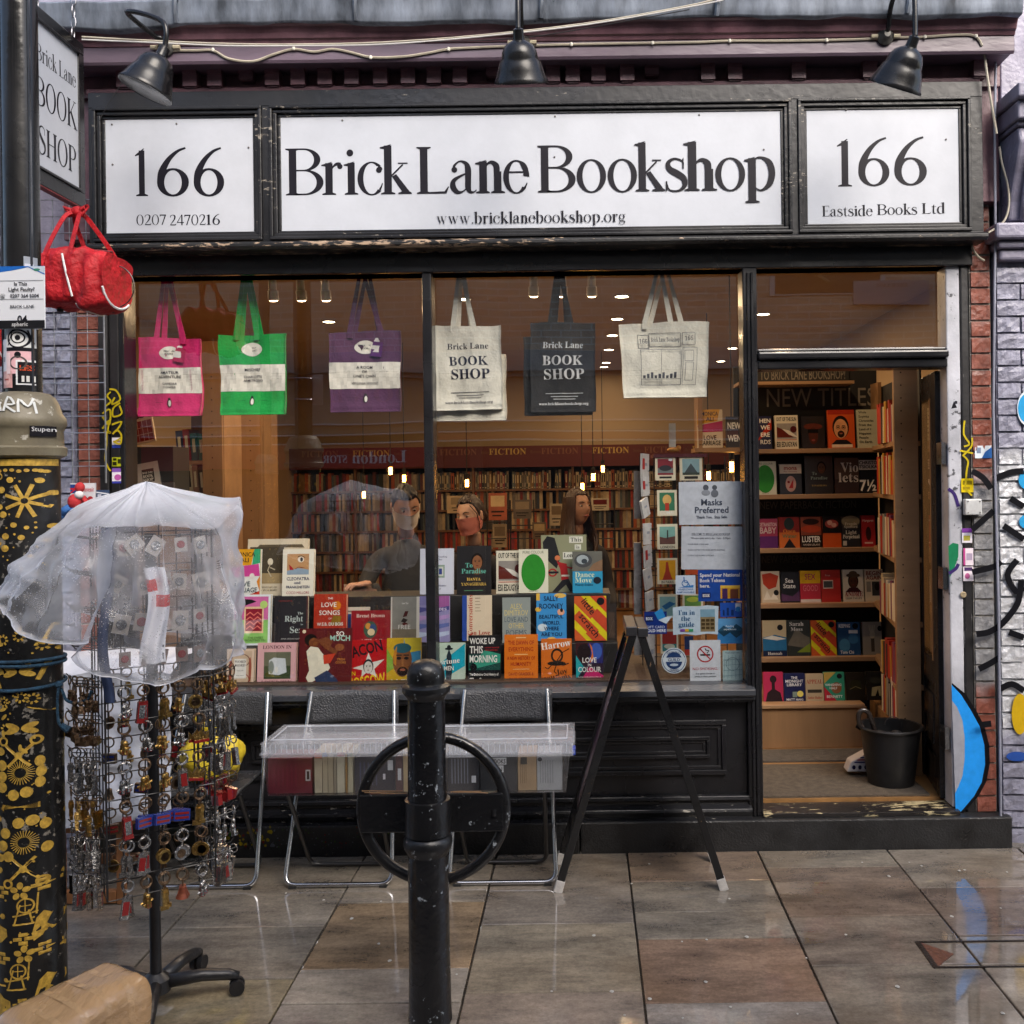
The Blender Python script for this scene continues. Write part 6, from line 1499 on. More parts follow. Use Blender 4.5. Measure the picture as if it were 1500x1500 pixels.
# right hand case running towards the door, face boards
rc = thing('side_case', 'light wood side case with a peg-holed end panel just inside the door', 'bookcase', (1.6, .42, FZ))
ex0, ex1 = W(1312,800,.42)[0], W(1347,800,.42)[0]
mk('end_panel', MB().box(ex0, ex1, .42, .445, FZ, W(1330,541,.42)[1]), WOODL, rc, bev=.002); peg_side(rc, ex0, ex1, .42, FZ+.1, 2.25, .30)
mk('case_back', MB().prism([(ex1+.02,.45,FZ),(1.795,DY+.19,FZ),(1.805,DY+.19,FZ),(ex1+.03,.45,FZ)], (0,0,0), (0,0,W(1330,541,.42)[1]-FZ)), CHALK, rc)
mk('case_lower', MB().prism([(ex0+.01,.445,FZ),(ex1,.445,FZ),(1.75,DY+.15,FZ),(1.66,DY-.02,FZ)], (0,0,0), (0,0,LZ-.03-FZ)), WOOD, rc)
rng = random.Random(9)
zr = [(dzz(655), 0), (dzz(722), 1), (dzz(801), 2), (dzz(882), 3), (dzz(961), 4), (LZ, 5)]
for z, k in zr:
 mk('shelf', MB().prism([(ex0,.446,z-.024),(ex1+.02,.446,z-.024),(1.79,DY+.19,z-.024),(1.70,DY-.004,z-.024)], (0,0,0), (0,0,.024)), WOODL, rc)
 y = .47; n = 0
 while y < 1.15 and n < 12:
  w = rng.uniform(.018,.034); h = rng.uniform(.17,.22); c = rng.choice(['#b0301f','#c9b894','#d8cdb2','#b88a2c','#8f8a80','#2d2a2a','#a83a2c','#7a3c58','#cfc8b8'])
  xf = ex0+.012+(y-.446)/(DY-.45)*(.06); dpt = ex1-.012-xf if ex1-.012-xf > .07 else .085
  o = mk('book', MB().box(0,dpt,0,w,0,h,0).box(.002,dpt-.002,-.0005,.0,.002,h-.002,1), [mat('book_'+c[1:], c, .5, var=.2), PAGE if n == 0 else mat('book_'+c[1:], c, .5)], None, label='%s book, %s from the front on the %s shelf of the side case' % ({'#b0301f':'scarlet','#c9b894':'sand coloured','#d8cdb2':'cream','#b88a2c':'ochre','#8f8a80':'grey','#2d2a2a':'black','#a83a2c':'brick red','#7a3c58':'plum','#cfc8b8':'off-white'}[c], 'first second third fourth fifth sixth seventh eighth ninth tenth eleventh twelfth'.split()[n], 'top second third fourth fifth lowest'.split()[k]), cat='book', group='books on the side case inside the door')
  o.location = (xf, y, z); o.rotation_euler = (radians(rng.uniform(-3,2)), 0, 0); y += w+.003; n += 1
# floor strips and mats inside the door
mk('door_mat', MB().box(dxL+.02, 1.60, .11, .62, FZ+.001, FZ+.010), mat('coir_mat', (.11,.085,.06), .9, var=.4, vscale=30, bump=2, bscale=200), None, label='brown worn door mat just inside the open shop door', cat='mat')
mk('door_mat', MB().box(dxL+.02, 1.62, .68, .90, FZ+.001, FZ+.010), mat('grey_mat', (.10,.085,.07), .9, var=.4, vscale=30, bump=2, bscale=200), None, label='grey mat strip in front of the display shelves inside the door', cat='mat')
# bucket with umbrella
bk = W3(1305, 1142, .30); bk.z = FZ+.01
bt = thing('bucket', 'black rubber bucket used as umbrella stand inside the doorway', 'bucket', bk)
RB = mat('black_rubber', (.012,.012,.013), .38, var=.3, vscale=15, bump=.5, bscale=20, rvar=.1)
s3 = (D0+bk.y)/FPX
mk('tub', MB().lathe([(.0,.003),(33*s3,.0),(43*s3,82*s3-.01),(46*s3,82*s3-.008),(47*s3,82*s3),(45*s3,82*s3+.006),(42*s3,82*s3+.004),(32*s3,.01),(.0,.01)], 40, bk), RB, bt, smooth=True)
mk('wire_handle', MB().torus(bk+Vector((.02,.02,82*s3+.0)), 12*s3, .002, 'Y', 16, 5, a0=0, a1=pi), BWIRE, bt, smooth=True)
mk('rubber_handle', MB().tube([bk+Vector((-44*s3,0,78*s3)), bk+Vector((-50*s3,-.01,82*s3)), bk+Vector((-49*s3,-.01,88*s3)), bk+Vector((-42*s3,0,86*s3))], .007, 7), RB, bt, smooth=True)
um = thing('umbrella', 'folded black umbrella with a crook handle standing in the bucket', 'umbrella', bk)
hk = [W3(a, b_, bk.y-.03) for a, b_ in _cr([(1264,1066),(1258,1058),(1258,1046),(1264,1040),(1272,1044),(1277,1056),(1282,1072),(1292,1100)],4)]
mk('crook_handle', MB().tube(hk, .012, 10), mat('handle_dark', (.02,.015,.013), .25, coat=.5), um, smooth=True)
mb = MB(); a = W3(1284,1074,bk.y-.02)
mb.tube([a, a+Vector((.04,0,-.02)), bk+Vector((.03,0,.10))], [.02,.035,.02], 8); mb.ball(a+Vector((.05,.0,-.012)), .045, .03, .018, 10); mb.ball(a+Vector((.10,.01,-.008)), .03, .03, .02, 8)
mk('folded_cloth', mb, mat('umbrella_cloth', (.012,.012,.013), .6, bump=2, bscale=30), um, smooth='all')
# striped bag beside it
sb = thing('striped_bag', 'small white bag with red and blue stripes and navy dots beside the bucket', 'bag', W3(1262,1130,.42))
p0_ = W3(1241,1131,.40); p1_ = W3(1285,1131,.40); ht = 32*(D0+.4)/FPX
mb = MB().prism([p0_+Vector((0,0,0)), p1_, p1_+Vector((0,0,ht)), p1_+Vector((-.02,0,ht)), p0_+Vector((.02,0,.05))], (0,0,0), (0,.08,0)); mk('bag_body', mb, mat('bag_white', (.55,.52,.52), .7, bump=1.5, bscale=20), sb, bev=.006)
ar = art_front(p0_.x, p1_.x, p0_.z, p0_.z+ht, .398)
for k in range(5): ar.poly([(.22+.10*k,.42+.11*k),(1,.42+.11*k),(1,.47+.11*k),(.26+.10*k,.47+.11*k)], '#a02838' if k % 2 else '#2a2a6a')
for u in (.22,.42,.62,.82): ar.ell(u,.22,.06,.10,'#16163a',14)
ar.done('bag_print', sb)
# ------------------------------------------------ people in the shop
SK = mat('skin_warm', (.46,.24,.15), .5, var=.12, vscale=12)
def skinned(name, nodes, edges, m, parent, sub=2):
 """one continuous surface grown round a skeleton: nodes = [(pos, r)]"""
 me = bpy.data.meshes.new(name); me.from_pydata([tuple(n[0]) for n in nodes], edges, [])
 o = bpy.data.objects.new(name, me); COL.objects.link(o); o.parent = parent; me.materials.append(m)
 md = o.modifiers.new('Skin', 'SKIN'); md.use_smooth_shade = True
 for i, n in enumerate(nodes):
  r = n[1] if isinstance(n[1], tuple) else (n[1], n[1]); me.skin_vertices[0].data[i].radius = r
 me.skin_vertices[0].data[0].use_root = True
 s = o.modifiers.new('Sub', 'SUBSURF'); s.levels = sub; s.render_levels = sub
 return o
def person(label, head, yaw, tilt, skin, haircol, style, mask=None, cloth=(.02,.02,.025), arms=None, jaw=1.0, roll=0):
 """head = centre of the head; figure hangs below it; local axes: face looks along -y when yaw = 0"""
 t = thing('person', label, 'person', head)
 Mh = Matrix.Rotation(radians(yaw), 4, 'Z') @ Matrix.Rotation(radians(roll), 4, 'Y') @ Matrix.Rotation(radians(tilt), 4, 'X')
 def fh(u, v):
  th = 2*pi*u; ph = pi*v
  x, y, z = sin(ph)*cos(th), sin(ph)*sin(th), -cos(ph)
  rx = .074*(1-.22*max(0,-z)**1.5*jaw); ry = .094; rz = .118
  p = Vector((x*rx, y*ry, z*rz))
  if y < 0:
   f = -y
   p.y -= .030*math.exp(-((x/.17)**2+((z+.10)/.26)**2))*f*(1 if z < .15 else .4)      # nose
   p.y += .012*(math.exp(-(((abs(x)-.42)/.20)**2+((z-.10)/.12)**2)))*f               # eye sockets
   p.y -= .007*math.exp(-((x/.5)**2+((z-.30)/.10)**2))*f                             # brow
   p.y -= .007*math.exp(-((x/.28)**2+((z+.46)/.07)**2))*f                            # lips
   p.y -= .010*math.exp(-((x/.30)**2+((z+.80)/.16)**2))*f                            # chin
   p.x *= 1+.05*math.exp(-((z+.15)/.25)**2)
  return Mh @ p
 mb = MB().grid(fh, 40, 30, closed_u=True)
 sm = mat('skin_'+label[:12].replace(' ','_'), skin, .5, var=.12, vscale=14)
 sh_ = (Matrix.Rotation(radians(yaw*.6), 4, 'Z'))
 neck0 = Mh @ Vector((0,.02,-.08)); base = Vector((neck0.x*.5, neck0.y*.6+.035, -.195))
 hd = mk('head', mb, sm, t, local=True, smooth='all')
 ew = mat('eye_white', (.55,.52,.48), .3); ei = mat('eye_dark', (.02,.012,.01), .2)
 for s in (-1, 1):
  mk('eye', MB().ball(Mh @ Vector((s*.030,-.077,.012)), .0115,.007,.0045,10,M=Mh), ew, hd, local=True, smooth=True)
  mk('iris', MB().ball(Mh @ Vector((s*.030+.002,-.0835,.010)), .0058,.004,.0058,8,M=Mh), ei, hd, local=True, smooth=True)
  mk('eyebrow', MB().tube([Mh @ Vector((s*.016,-.094,.032)), Mh @ Vector((s*.032,-.092,.038)), Mh @ Vector((s*.050,-.082,.033))], [.0028,.0034,.002], 6), mat('hair_'+haircol[1:], haircol, .45, var=.5, vscale=60, stretch=(1,1,.2), bump=1, bscale=90), hd, local=True, smooth=True)
  mk('ear', MB().ball(Mh @ Vector((s*.076,.008,-.002)), .010,.020,.032,10,M=Mh), sm, hd, local=True, smooth=True)
 mk('lips', MB().ball(Mh @ Vector((0,-.094,-.055)), .022,.008,.007,10,M=Mh), mat('lip', (.30,.09,.075), .4), hd, local=True, smooth=True)
 hm = MC['hair_'+haircol[1:]]
 def fhair(u, v):
  th = 2*pi*u; ph = pi*v; x, y, z = sin(ph)*cos(th), sin(ph)*sin(th), cos(ph)
  low = {'short': -.05, 'bun': -.25, 'long': -.3}[style]
  top_ = {'short': .60, 'bun': .70, 'long': .66}[style]
  k = .5*(1+math.tanh((y+.30)*7)); lim = top_*(1-k)+low*k
  zz = max(z, lim)
  s_ = math.sqrt(max(0, 1-zz*zz)); q = math.hypot(x, y) or 1
  r = 1.09+.05*sin(th*23+3*mnoise.noise(Vector((x*3,y*3,z*3))))+.09*mnoise.noise(Vector((x*5,y*5,z*5)))+.03*sin(th*47+ph*9)
  if z < lim: s_ *= max(.2, 1-(lim-z)*.8)
  return Mh @ Vector((x/q*s_*.074*r, y/q*s_*.098*r+.004, zz*.118*r))
 mk('hair', MB().grid(fhair, 56, 24, closed_u=True), hm, t, local=True, smooth='all')
 if style == 'bun': mk('hair_bun', MB().ball(Mh @ Vector((0,.115,-.02)), .045,.04,.045,14,M=Mh), hm, t, local=True, smooth='all'); mk('hair_strand', MB().tube([Mh @ Vector((.055,-.070,.075)), Mh @ Vector((.080,-.045,.02)), Mh @ Vector((.082,-.035,-.03)), Mh @ Vector((.074,-.03,-.10))], .003, 6), hm, t, local=True, smooth=True)
 if style == 'long':
  mb = MB()
  for k in range(34):
   a = radians(-35+250*k/33); c_ = Vector((cos(a)*.078, sin(a)*.095+.005, .03)); r = random.Random(k)
   q = [Mh @ Vector((c_.x*.9, c_.y*.9, .075)), Mh @ c_, Mh @ Vector((c_.x*1.2, c_.y*1.15+.01, -.10)), Mh @ Vector((c_.x*1.45+r.uniform(-.01,.01), c_.y*1.2+.0, -.22)), Vector((c_.x*1.6, c_.y*1.1+.0, -.31))]
   mb.tube([Vector(p) for p in _cr([tuple(p) for p in q], 4)], [.012]*14+[.010,.008,.004], 6)
  mk('long_hair', mb, hm, t, local=True, smooth='all')
 if mask:
  mm = mat('mask_'+mask[1:], mask, .8, bump=.6, bscale=60)
  def fm(u, v):
   a = radians(-100+200*u); z = -.105+.105*v
   puff = .010+.018*math.exp(-(a/.5)**2)*(.4+v*.6)
   k = 1-.18*(1-v)
   ed = abs(2*u-1)**3
   return Mh @ Vector((sin(a)*(.078+puff*.3)*k, -cos(a)*(.100+puff)*k, z*(1-.45*ed)-.010*ed+.006*sin(v*9)*(1-ed)))
  mk('face_mask', MB().grid(fm, 24, 10), mm, t, local=True, smooth='all')
  mk('mask_loop', MB().tube([Mh @ Vector((s*.070,-.045,-.02)) for s in (1,)]+[Mh @ Vector((.082,.012,.02)), Mh @ Vector((.080,.022,-.01)), Mh @ Vector((.070,-.04,-.07))], .002, 5).tube([Mh @ Vector((-.070,-.045,-.02)), Mh @ Vector((-.082,.012,.02)), Mh @ Vector((-.080,.022,-.01)), Mh @ Vector((-.070,-.04,-.07))], .002, 5), mm, t, local=True)
 skinned('neck', [(neck0,(.046,.048)), ((neck0+base)/2,(.047,.049)), (base,(.058,.054))], [(0,1),(1,2)], sm, t, 1)
 cm = mat('cloth_%02d%02d' % (int(cloth[0]*100), int(cloth[2]*100)), cloth, .8, var=.3, vscale=6, bump=1.5, bscale=14)
 B = base
 def S(x, y, z): return B + sh_ @ Vector((x, y, z))
 n = [(S(0,.02,-.50),(.165,.115)), (S(0,.01,-.28),(.165,.11)), (S(0,.01,-.115),(.115,.085)), (S(0,0,.01),(.062,.058))]
 e = [(0,1),(1,2),(2,3)]
 A = arms or [[(.165,.0,-.10),(.21,-.02,-.34),(.16,-.22,-.45)], [(-.165,.0,-.10),(-.21,-.02,-.34),(-.16,-.22,-.45)]]
 for arm in A:
  i0 = len(n); rr_ = [.060,.048,.036]
  for q, r in zip(arm, rr_): n.append((S(*q), r))
  e += [(2,i0),(i0,i0+1),(i0+1,i0+2)]
 i0 = len(n); n += [(S(0,.02,-.75),(.15,.12)), (S(.09,.02,-.9),.09), (S(.09,.0,-1.2),.065), (S(-.09,.02,-.9),.09), (S(-.09,.0,-1.2),.065)]; e += [(0,i0),(i0,i0+1),(i0+1,i0+2),(i0,i0+3),(i0+3,i0+4)]
 n = [(p if p.z + head.z > FZ+.08 else Vector((p.x, p.y, FZ+.08-head.z)), r) for p, r in n]
 skinned('clothes', n, e, cm, t, 2)
 return t, S, sm
pm = W3(594, 741, 1.10); 
man, Sm, smk = person('man with short dark hair and a pale grey face mask looking down at books', pm, 22, 26, (.40,.21,.135), '#1c1310', 'short', '#f2eee6', (.022,.021,.020),
 [[(.165,.0,-.10),(.22,-.05,-.30),(.18,-.22,-.34)], [(-.165,.0,-.10),(-.25,-.10,-.27),(-.17,-.33,-.30)]], roll=-6)
# his hand resting on a book
hb = W3(528, 868, .72)
def hand(parent, wrist, fwd, side, m, s=1.0):
 up = Vector((0,0,1)); f, sd_ = Vector(fwd).normalized(), Vector(side).normalized(); w = Vector(wrist)
 nodes = [(w, (.026*s,.019*s)), (w+f*.045*s, (.036*s,.017*s)), (w+f*.085*s, (.040*s,.015*s))]; ed = [(0,1),(1,2)]
 for k, (o_, L) in enumerate(((-.030,.060),(-.010,.072),(.011,.068),(.030,.052))):
  i0 = len(nodes); b_ = w+f*.092*s+sd_*o_*s
  nodes += [(b_, .0095*s), (b_+f*L*.5*s+up*.004+sd_*o_*.1, .0088*s), (b_+f*L*.85*s-up*.012*s, .0082*s), (b_+f*L*s-up*.026*s, .007*s)]
  ed += [(2,i0),(i0,i0+1),(i0+1,i0+2),(i0+2,i0+3)]
 i0 = len(nodes); b_ = w+f*.035*s-sd_*.034*s
 nodes += [(b_-sd_*.012*s, .0115*s), (b_+f*.028*s-sd_*.030*s-up*.004, .010*s), (b_+f*.055*s-sd_*.034*s-up*.014*s, .008*s)]; ed += [(1,i0),(i0,i0+1),(i0+1,i0+2)]
 return skinned('hand', nodes, ed, m, parent, 1)
wr_ = Sm(-.17,-.33,-.30)
hand(man, (hb-pm)+Vector((.05,.06,.045)), (-.75,-.55,-.05), (.5,-.8,0), smk, .95)
skinned('forearm', [(wr_+Vector((0,0,0)), .036), ((hb-pm)+Vector((.06,.07,.045)), .024)], [(0,1)], MC['cloth_0202'], man, 1)
bo_ = thing('held_book', 'open topped hardback lying flat under the masked man\'s hand', 'book', hb)
mk('cover', MB().box(-.085,.085,-.06,.08,-.012,-.009).box(-.085,.085,-.06,.08,.010,.013), mat('held_cover', (.10,.06,.05), .5), bo_, local=True); mk('pages', MB().box(-.08,.08,-.056,.076,-.009,.010), PAGE, bo_, local=True); bo_.rotation_euler = (radians(14), radians(6), .3)
w1 = W3(689, 756, 1.5)
person('young woman with tied back brown hair and a pink face mask looking left', w1, -28, 8, (.50,.30,.21), '#2c1a12', 'bun', '#c87a6c', (.014,.014,.018), roll=-4)
w2 = W3(846, 744, 2.0)
person('woman with long fair brown hair in a black coat looking to the right', w2, 38, -4, (.36,.19,.12), '#3a2415', 'long', None, (.012,.012,.014))
# face-out stock behind the people
for k, (px0, px1, py0, py1, c1, c2) in enumerate([(655,700,726,752,'#b09a78','#8a7a60'),(716,742,722,762,'#a8583a','#c8b088'),(722,742,768,802,'#9a8a70','#6b5c48'),(752,778,732,760,'#5c5248','#8a7c68'),(806,824,738,770,'#a89a80','#6a5a44'),(866,892,730,748,'#b7ae98','#5c1c16'),(780,800,765,790,'#5a4a38','#a08c68')]):
 yk = 3.6; a, b_ = W3(px0,py1,yk), W3(px1,py0,yk); w, h = b_.x-a.x, b_.z-a.z
 o = mk('book', MB().box(a.x,b_.x,yk,yk+.03,a.z,b_.z), mat('stock_'+c1[1:], c1, .6, var=.3, vscale=10), None, label='face-out book on the table display behind the people, ' + ['over the woman in the pink mask','tallest, right of the pink mask','under the tallest one','in the wire holder','left of the long-haired woman','right of the long-haired woman','small, low in the middle'][k], cat='book', org=None)
 ar = art_front(a.x,b_.x,a.z,b_.z,yk); ar.rect(.12,.5,.88,.9,c2); ar.rect(.15,.28,.85,.34,'#2a241e'); ar.rect(.2,.14,.7,.19,'#2a241e'); ar.done('cover_print', o)
tb = thing('display_table', 'table of stock in the middle of the shop, mostly in shadow', 'table', W3(760, 830, 3.4)); tb.location.z = FZ
mk('table_top', MB().box(W(640,800,3.3)[0], W(930,800,3.3)[0], 3.3, 4.1, W(760,806,3.4)[1]-.03, W(760,806,3.4)[1]), WOOD, tb)
mk('table_frame', MB().box(W(650,800,3.3)[0], W(920,800,3.3)[0], 3.4, 4.0, FZ, W(760,806,3.4)[1]-.031), mat('dark_wood', (.05,.03,.02), .6), tb)
for px0, px1, py0, py1, nm in [(716,742,722,806,'stand'),(750,780,732,806,'stand'),(866,898,728,806,'stand')]:
 a, b_ = W3(px0,py1,3.64), W3(px1,py0,3.64)
 mb = MB()
 for x in (a.x-.01, b_.x+.01): mb.tube([(x,3.64,a.z),(x,3.64,b_.z)], .006, 5)
 for z in (a.z+.1, (a.z+b_.z)/2): mb.tube([(a.x,3.57,z),(b_.x,3.57,z)], .005, 5)
 tag(mk('wire_stand', mb, BWIRE, None), 'black wire book holder on the middle table at about photo column %d' % ((px0+px1)//2) if False else 'black wire book holder on the table ' + {716:'behind the woman in the pink mask',750:'between the two women',866:'right of the long-haired woman'}[px0], 'book stand')
# love marriage poster by the spinner, on the far right shelf
# ---------------------------------------------------------------- window display
BW1, BW2, BW3 = .13, .27, .41
z1_ = sillz+.004
st = thing('display_steps', 'black stepped stand holding the three rows of books in the window', 'display stand', (-.8, .3, z1_))
zs2, zs3 = W(740,942,BW2)[1], W(740,870,BW3)[1]
sxa, sxb = W(250,900,BW2)[0], W(904,900,BW2)[0]
STP = mat('step_black', (.014,.014,.015), .5, var=.3, bump=.2)
mk('window_shelf', MB().box(wxL, wxR, .065, .75, z1_-.05, z1_-.001), MC['dark_wood'], st)
mk('lower_step', MB().box(sxa, sxb, BW2-.03, BW3-.032, z1_, zs2), STP, st, bev=.003)
mk('upper_step', MB().box(sxa, sxb-.03, BW3-.03, .62, z1_, zs3), STP, st, bev=.003)
def bookx(px0, py0, px1, py1, y, cover, label, items=(), t=.028, lean=7, tilt=0, side='#d8cfb8', name='book', zb=None, group='books displayed in the shop window', sub=1):
 """a book standing face out: (px0,py0)-(px1,py1) on the photo at depth y"""
 s = (D0+y)/FPX; w, h = (px1-px0)*s, (py1-py0)*s
 x0, z0 = W(px0, py1, y)
 z0 = z0 if zb is None else zb
 b = thing(name, label, 'book', (x0, y, z0+.0005), (radians(-lean), radians(tilt), 0), group=group)
 mk('cover', MB().box(0,w,0,.0018,0,h).box(0,w,t-.0018,t,0,h).box(0,.0018,.0018,t-.0018,0,h), mat('cover_'+cover[1:], cover, .32, coat=.15), b, local=True)
 mk('pages', MB().box(.0018,w-.003,.0018,t-.0018,.003,h-.003), mat('pages_'+side[1:], side, .8), b, local=True)
 ar = Art(flat_fn((0,0,0),(w,0,0),(0,0,h)), w, h, step=.00016, first=.0003)
 for it in items: getattr(ar, it[0])(*it[1:])
 ar.done('cover_artwork', b, True); return b
T, RC, EL, PO, LI, RI = 'text', 'rect', 'ell', 'poly', 'line', 'ring'
BLK_, WH_ = '#17161a', '#e9e7e2'
# bottom row
bookx(331,952,371,1011,BW1,'#d9c2ae','book with brown floral border and white title label, bottom row far left',[(RC,.08,.05,.92,.95,'#cdb59c'),(RI,.5,.25,.36,.17,.12,'#8a3a2a'),(RI,.5,.72,.36,.17,.12,'#7a4a3a'),(EL,.14,.5,.05,.3,'#9a4a34'),(EL,.86,.5,.05,.3,'#9a4a34'),(RC,.28,.28,.72,.76,WH_),(T,.5,.66,.06,'WORD','#3a2a22','s',.4),(T,.5,.57,.06,'HORD','#3a2a22','s',.4),(T,.5,.46,.03,'Daily Life',BLK_,'',.3),(T,.5,.34,.025,'Hana Videen',BLK_,'',.3)])
bookx(376,943,433,1010,BW1,'#d9a9ae','pale pink book reading London in Lockdown with a photograph of a tent',[(T,.5,.87,.075,'LONDON IN','#5a2a34','s',.84),(RC,.17,.22,.86,.80,'#3d4a2c'),(RC,.17,.5,.86,.80,'#6a6c58'),(PO,[(.3,.33),(.3,.62),(.42,.68),(.72,.66),(.76,.36),(.55,.3)],'#cfd6dc'),(EL,.36,.47,.07,.14,'#7d8a84'),(EL,.5,.42,.04,.07,'#e4e4e0'),(T,.5,.11,.075,'LOCKDOWN','#5a2a34','s',.84)])
bookx(437,922,514,1009,BW1-.02,'#5a1a1e','large maroon picture book reading So Much with a mother and baby',[(RC,0,0,1,1,'#5c1b1e'),(EL,.09,.95,.035,.03,'#e3d7b8'),(T,.78,.87,.075,'SO',WH_,'B',.3),(T,.78,.79,.085,'MUCH','#a9d4c4','B',.38),(EL,.22,.81,.12,.10,'#1a1210'),(EL,.28,.76,.095,.085,'#7a4428'),(PO,[(.14,.62),(.22,.70),(.36,.68),(.52,.5),(.60,.34),(.5,.22),(.2,.08),(.14,.18),(.2,.3)],'#e6e0cc'),(PO,[(.3,.18),(.54,.3),(.72,.16),(.82,.02),(.5,.0),(.34,.1)],'#2d3c5e'),(PO,[(.33,.8),(.52,.86),(.64,.78),(.6,.7),(.74,.62),(.7,.55),(.5,.66)],'#7a4428'),(EL,.77,.68,.085,.06,'#8a5030'),(PO,[(.46,.55),(.7,.58),(.6,.42),(.48,.4)],'#c8402a'),(T,.8,.46,.035,'TRISH','#c9803a','B',.2),(T,.8,.41,.035,'COOKE','#c9803a','B',.2)],t=.012)
bookx(510,939,566,1009,BW1,'#b4161a','red book reading Bacon in Moscow with a white star portrait',[(RC,0,0,1,1,'#b5171b'),(T,.44,.70,.22,'BACON',BLK_,'B',.96,'c',14),(PO,[(.1,.42),(.42,.50),(.52,.74),(.62,.54),(.94,.60),(.68,.40),(.74,.22),(.5,.34),(.34,.24),(.36,.38)],'#dcd8d0'),('face',.52,.44,.13,'#cfcbc4','#1a1a1c'),(T,.12,.27,.08,'IN','#e0b51c','B',.14),(T,.5,.04,.22,'MOSCOW','#e8bf1e','B',1.0,'c',9)])
bookx(566,936,616,1009,BW1,'#c9a82a','colourful painted portrait book reading WILL, half behind the bollard cap',[(RC,0,0,.5,1,'#cfa924'),(RC,.5,.3,1,1,'#4a9ac4'),(PO,[(.5,1),(1,1),(1,.75),(.6,.7)],'#d8c238'),(PO,[(0,.3),(.3,.45),(0,.8)],'#86b03c'),(EL,.46,.55,.28,.32,'#8a5630'),(EL,.46,.80,.26,.10,'#2c5f6c'),(PO,[(.2,.7),(.3,.85),(.28,.45),(.2,.5)],'#c8842c'),(EL,.36,.6,.07,.03,BLK_),(EL,.58,.6,.07,.03,BLK_),(RC,.28,.65,.44,.67,BLK_),(RC,.5,.65,.66,.67,BLK_),(EL,.47,.34,.16,.09,'#2a1a12'),(EL,.47,.37,.08,.025,'#a0604a'),(RC,.44,.44,.5,.58,'#a56c3c'),(T,.5,.03,.15,'WILL',WH_,'B',.96)])
bookx(634,943,681,1004,BW1,'#b9cfc0','pale green and turquoise book with a figure in a hat, right of the bollard cap',[(RC,0,0,1,1,'#bcd0c2'),(PO,[(0,.38),(1,.98),(1,.2),(.3,.0),(0,.0)],'#18a3bd'),(PO,[(0,0),(1,.45),(1,.0)],'#bcd0c2'),(PO,[(.42,.05),(.4,.3),(.43,.7),(.5,.86),(.58,.7),(.6,.3),(.56,.05)],'#20303a'),(EL,.5,.86,.13,.03,'#1a2026'),(EL,.5,.9,.06,.05,'#1a2026'),(T,.46,.50,.12,'Fortune',WH_,'s',.86,'c',6),(T,.5,.35,.10,'MEN',WH_,'b',.3)])
bookx(686,932,733,1004,BW1,'#141519','black book with heavy white lettering Woke Up This Morning',[(RC,.0,.25,1,.62,'#1d4a44'),(PO,[(0,.3),(1,.45),(1,.62),(.5,.7)],'#3a9a82'),(RC,0,.0,1,.30,'#141519'),(T,.04,.83,.115,'WOKE UP',WH_,'B',.80,'l'),(T,.04,.645,.135,'THIS',WH_,'B',.42,'l'),(T,.52,.74,.03,'michael imperioli','#b8323a','b',.44,'l'),(T,.52,.69,.03,'steve schirripa','#b8323a','b',.44,'l'),(T,.04,.46,.135,'MORNING',WH_,'B',.86,'l'),(EL,.16,.36,.11,.075,'#101014'),(T,.04,.19,.05,'The Definitive Oral History of',WH_,'b',.9,'l'),(T,.04,.05,.095,'The Sopranos',WH_,'B',.9,'l')])
bookx(739,931,788,1004,BW1,'#d9731c','tall orange book with dark red lettering, The Dawn of Everything',[(RC,.35,.93,.65,.95,'#f0c890'),(T,.5,.80,.08,'THE DAWN OF','#a02a1c','b',.78),(T,.5,.67,.08,'EVERYTHING','#a02a1c','b',.74),(RC,.3,.6,.7,.615,'#f0c890'),(T,.5,.50,.065,'A NEW HISTORY OF','#a02a1c','b',.84),(T,.5,.38,.075,'HUMANITY','#a02a1c','b',.62),(RC,.25,.31,.75,.32,'#f0c890'),(T,.5,.19,.06,'DAVID GRAEBER &','#8f2a1c','',.74),(T,.5,.09,.06,'DAVID WENGROW','#8f2a1c','',.7)])
bookx(793,937,838,1003,BW1,'#cf6a1a','orange book reading Harrow with a black bird like creature',[(T,.5,.80,.15,'Harrow',WH_,'s',.98,'c',8),(RI,.52,.63,.20,.16,.3,'#231a14'),(EL,.5,.46,.30,.05,'#231a14'),(LI,[(.5,.5),(.7,.7),(.92,.78)],.02,'#231a14'),(LI,[(.4,.46),(.22,.34),(.12,.38)],.02,'#231a14'),(LI,[(.5,.44),(.42,.28),(.5,.24)],.02,'#231a14'),(LI,[(.6,.44),(.72,.42),(.9,.46)],.025,'#231a14'),(T,.68,.22,.12,'Joy',BLK_,'s',.4,'c',10),(T,.5,.06,.14,'Williams',BLK_,'s',.96,'c',10)])
bookx(844,943,884,1002,BW1,'#2c1c2c','dark book with pink, blue and orange profiles reading Love in Colour',[(RC,0,.5,.45,1,'#3a1418'),(RC,.45,.5,1,1,'#2b2a6a'),(EL,.3,.78,.25,.2,'#1d1014'),(EL,.76,.8,.2,.2,'#3a5ab0'),(PO,[(.5,1),(.6,.75),(.5,.5),(.66,.6),(.6,.9)],'#d8702c'),(PO,[(0,.7),(.3,.4),(0,.1)],'#28a0a8'),(PO,[(.1,0),(.5,.42),(1,.2),(1,0)],'#c8286c'),(T,.5,.52,.12,'LOVE',WH_,'b',.52),(T,.5,.43,.06,'IN',WH_,'b',.12),(T,.5,.29,.12,'COLOUR',WH_,'b',.84),(T,.5,.12,.06,'BOLU BABALOLA',WH_,'',.84)])
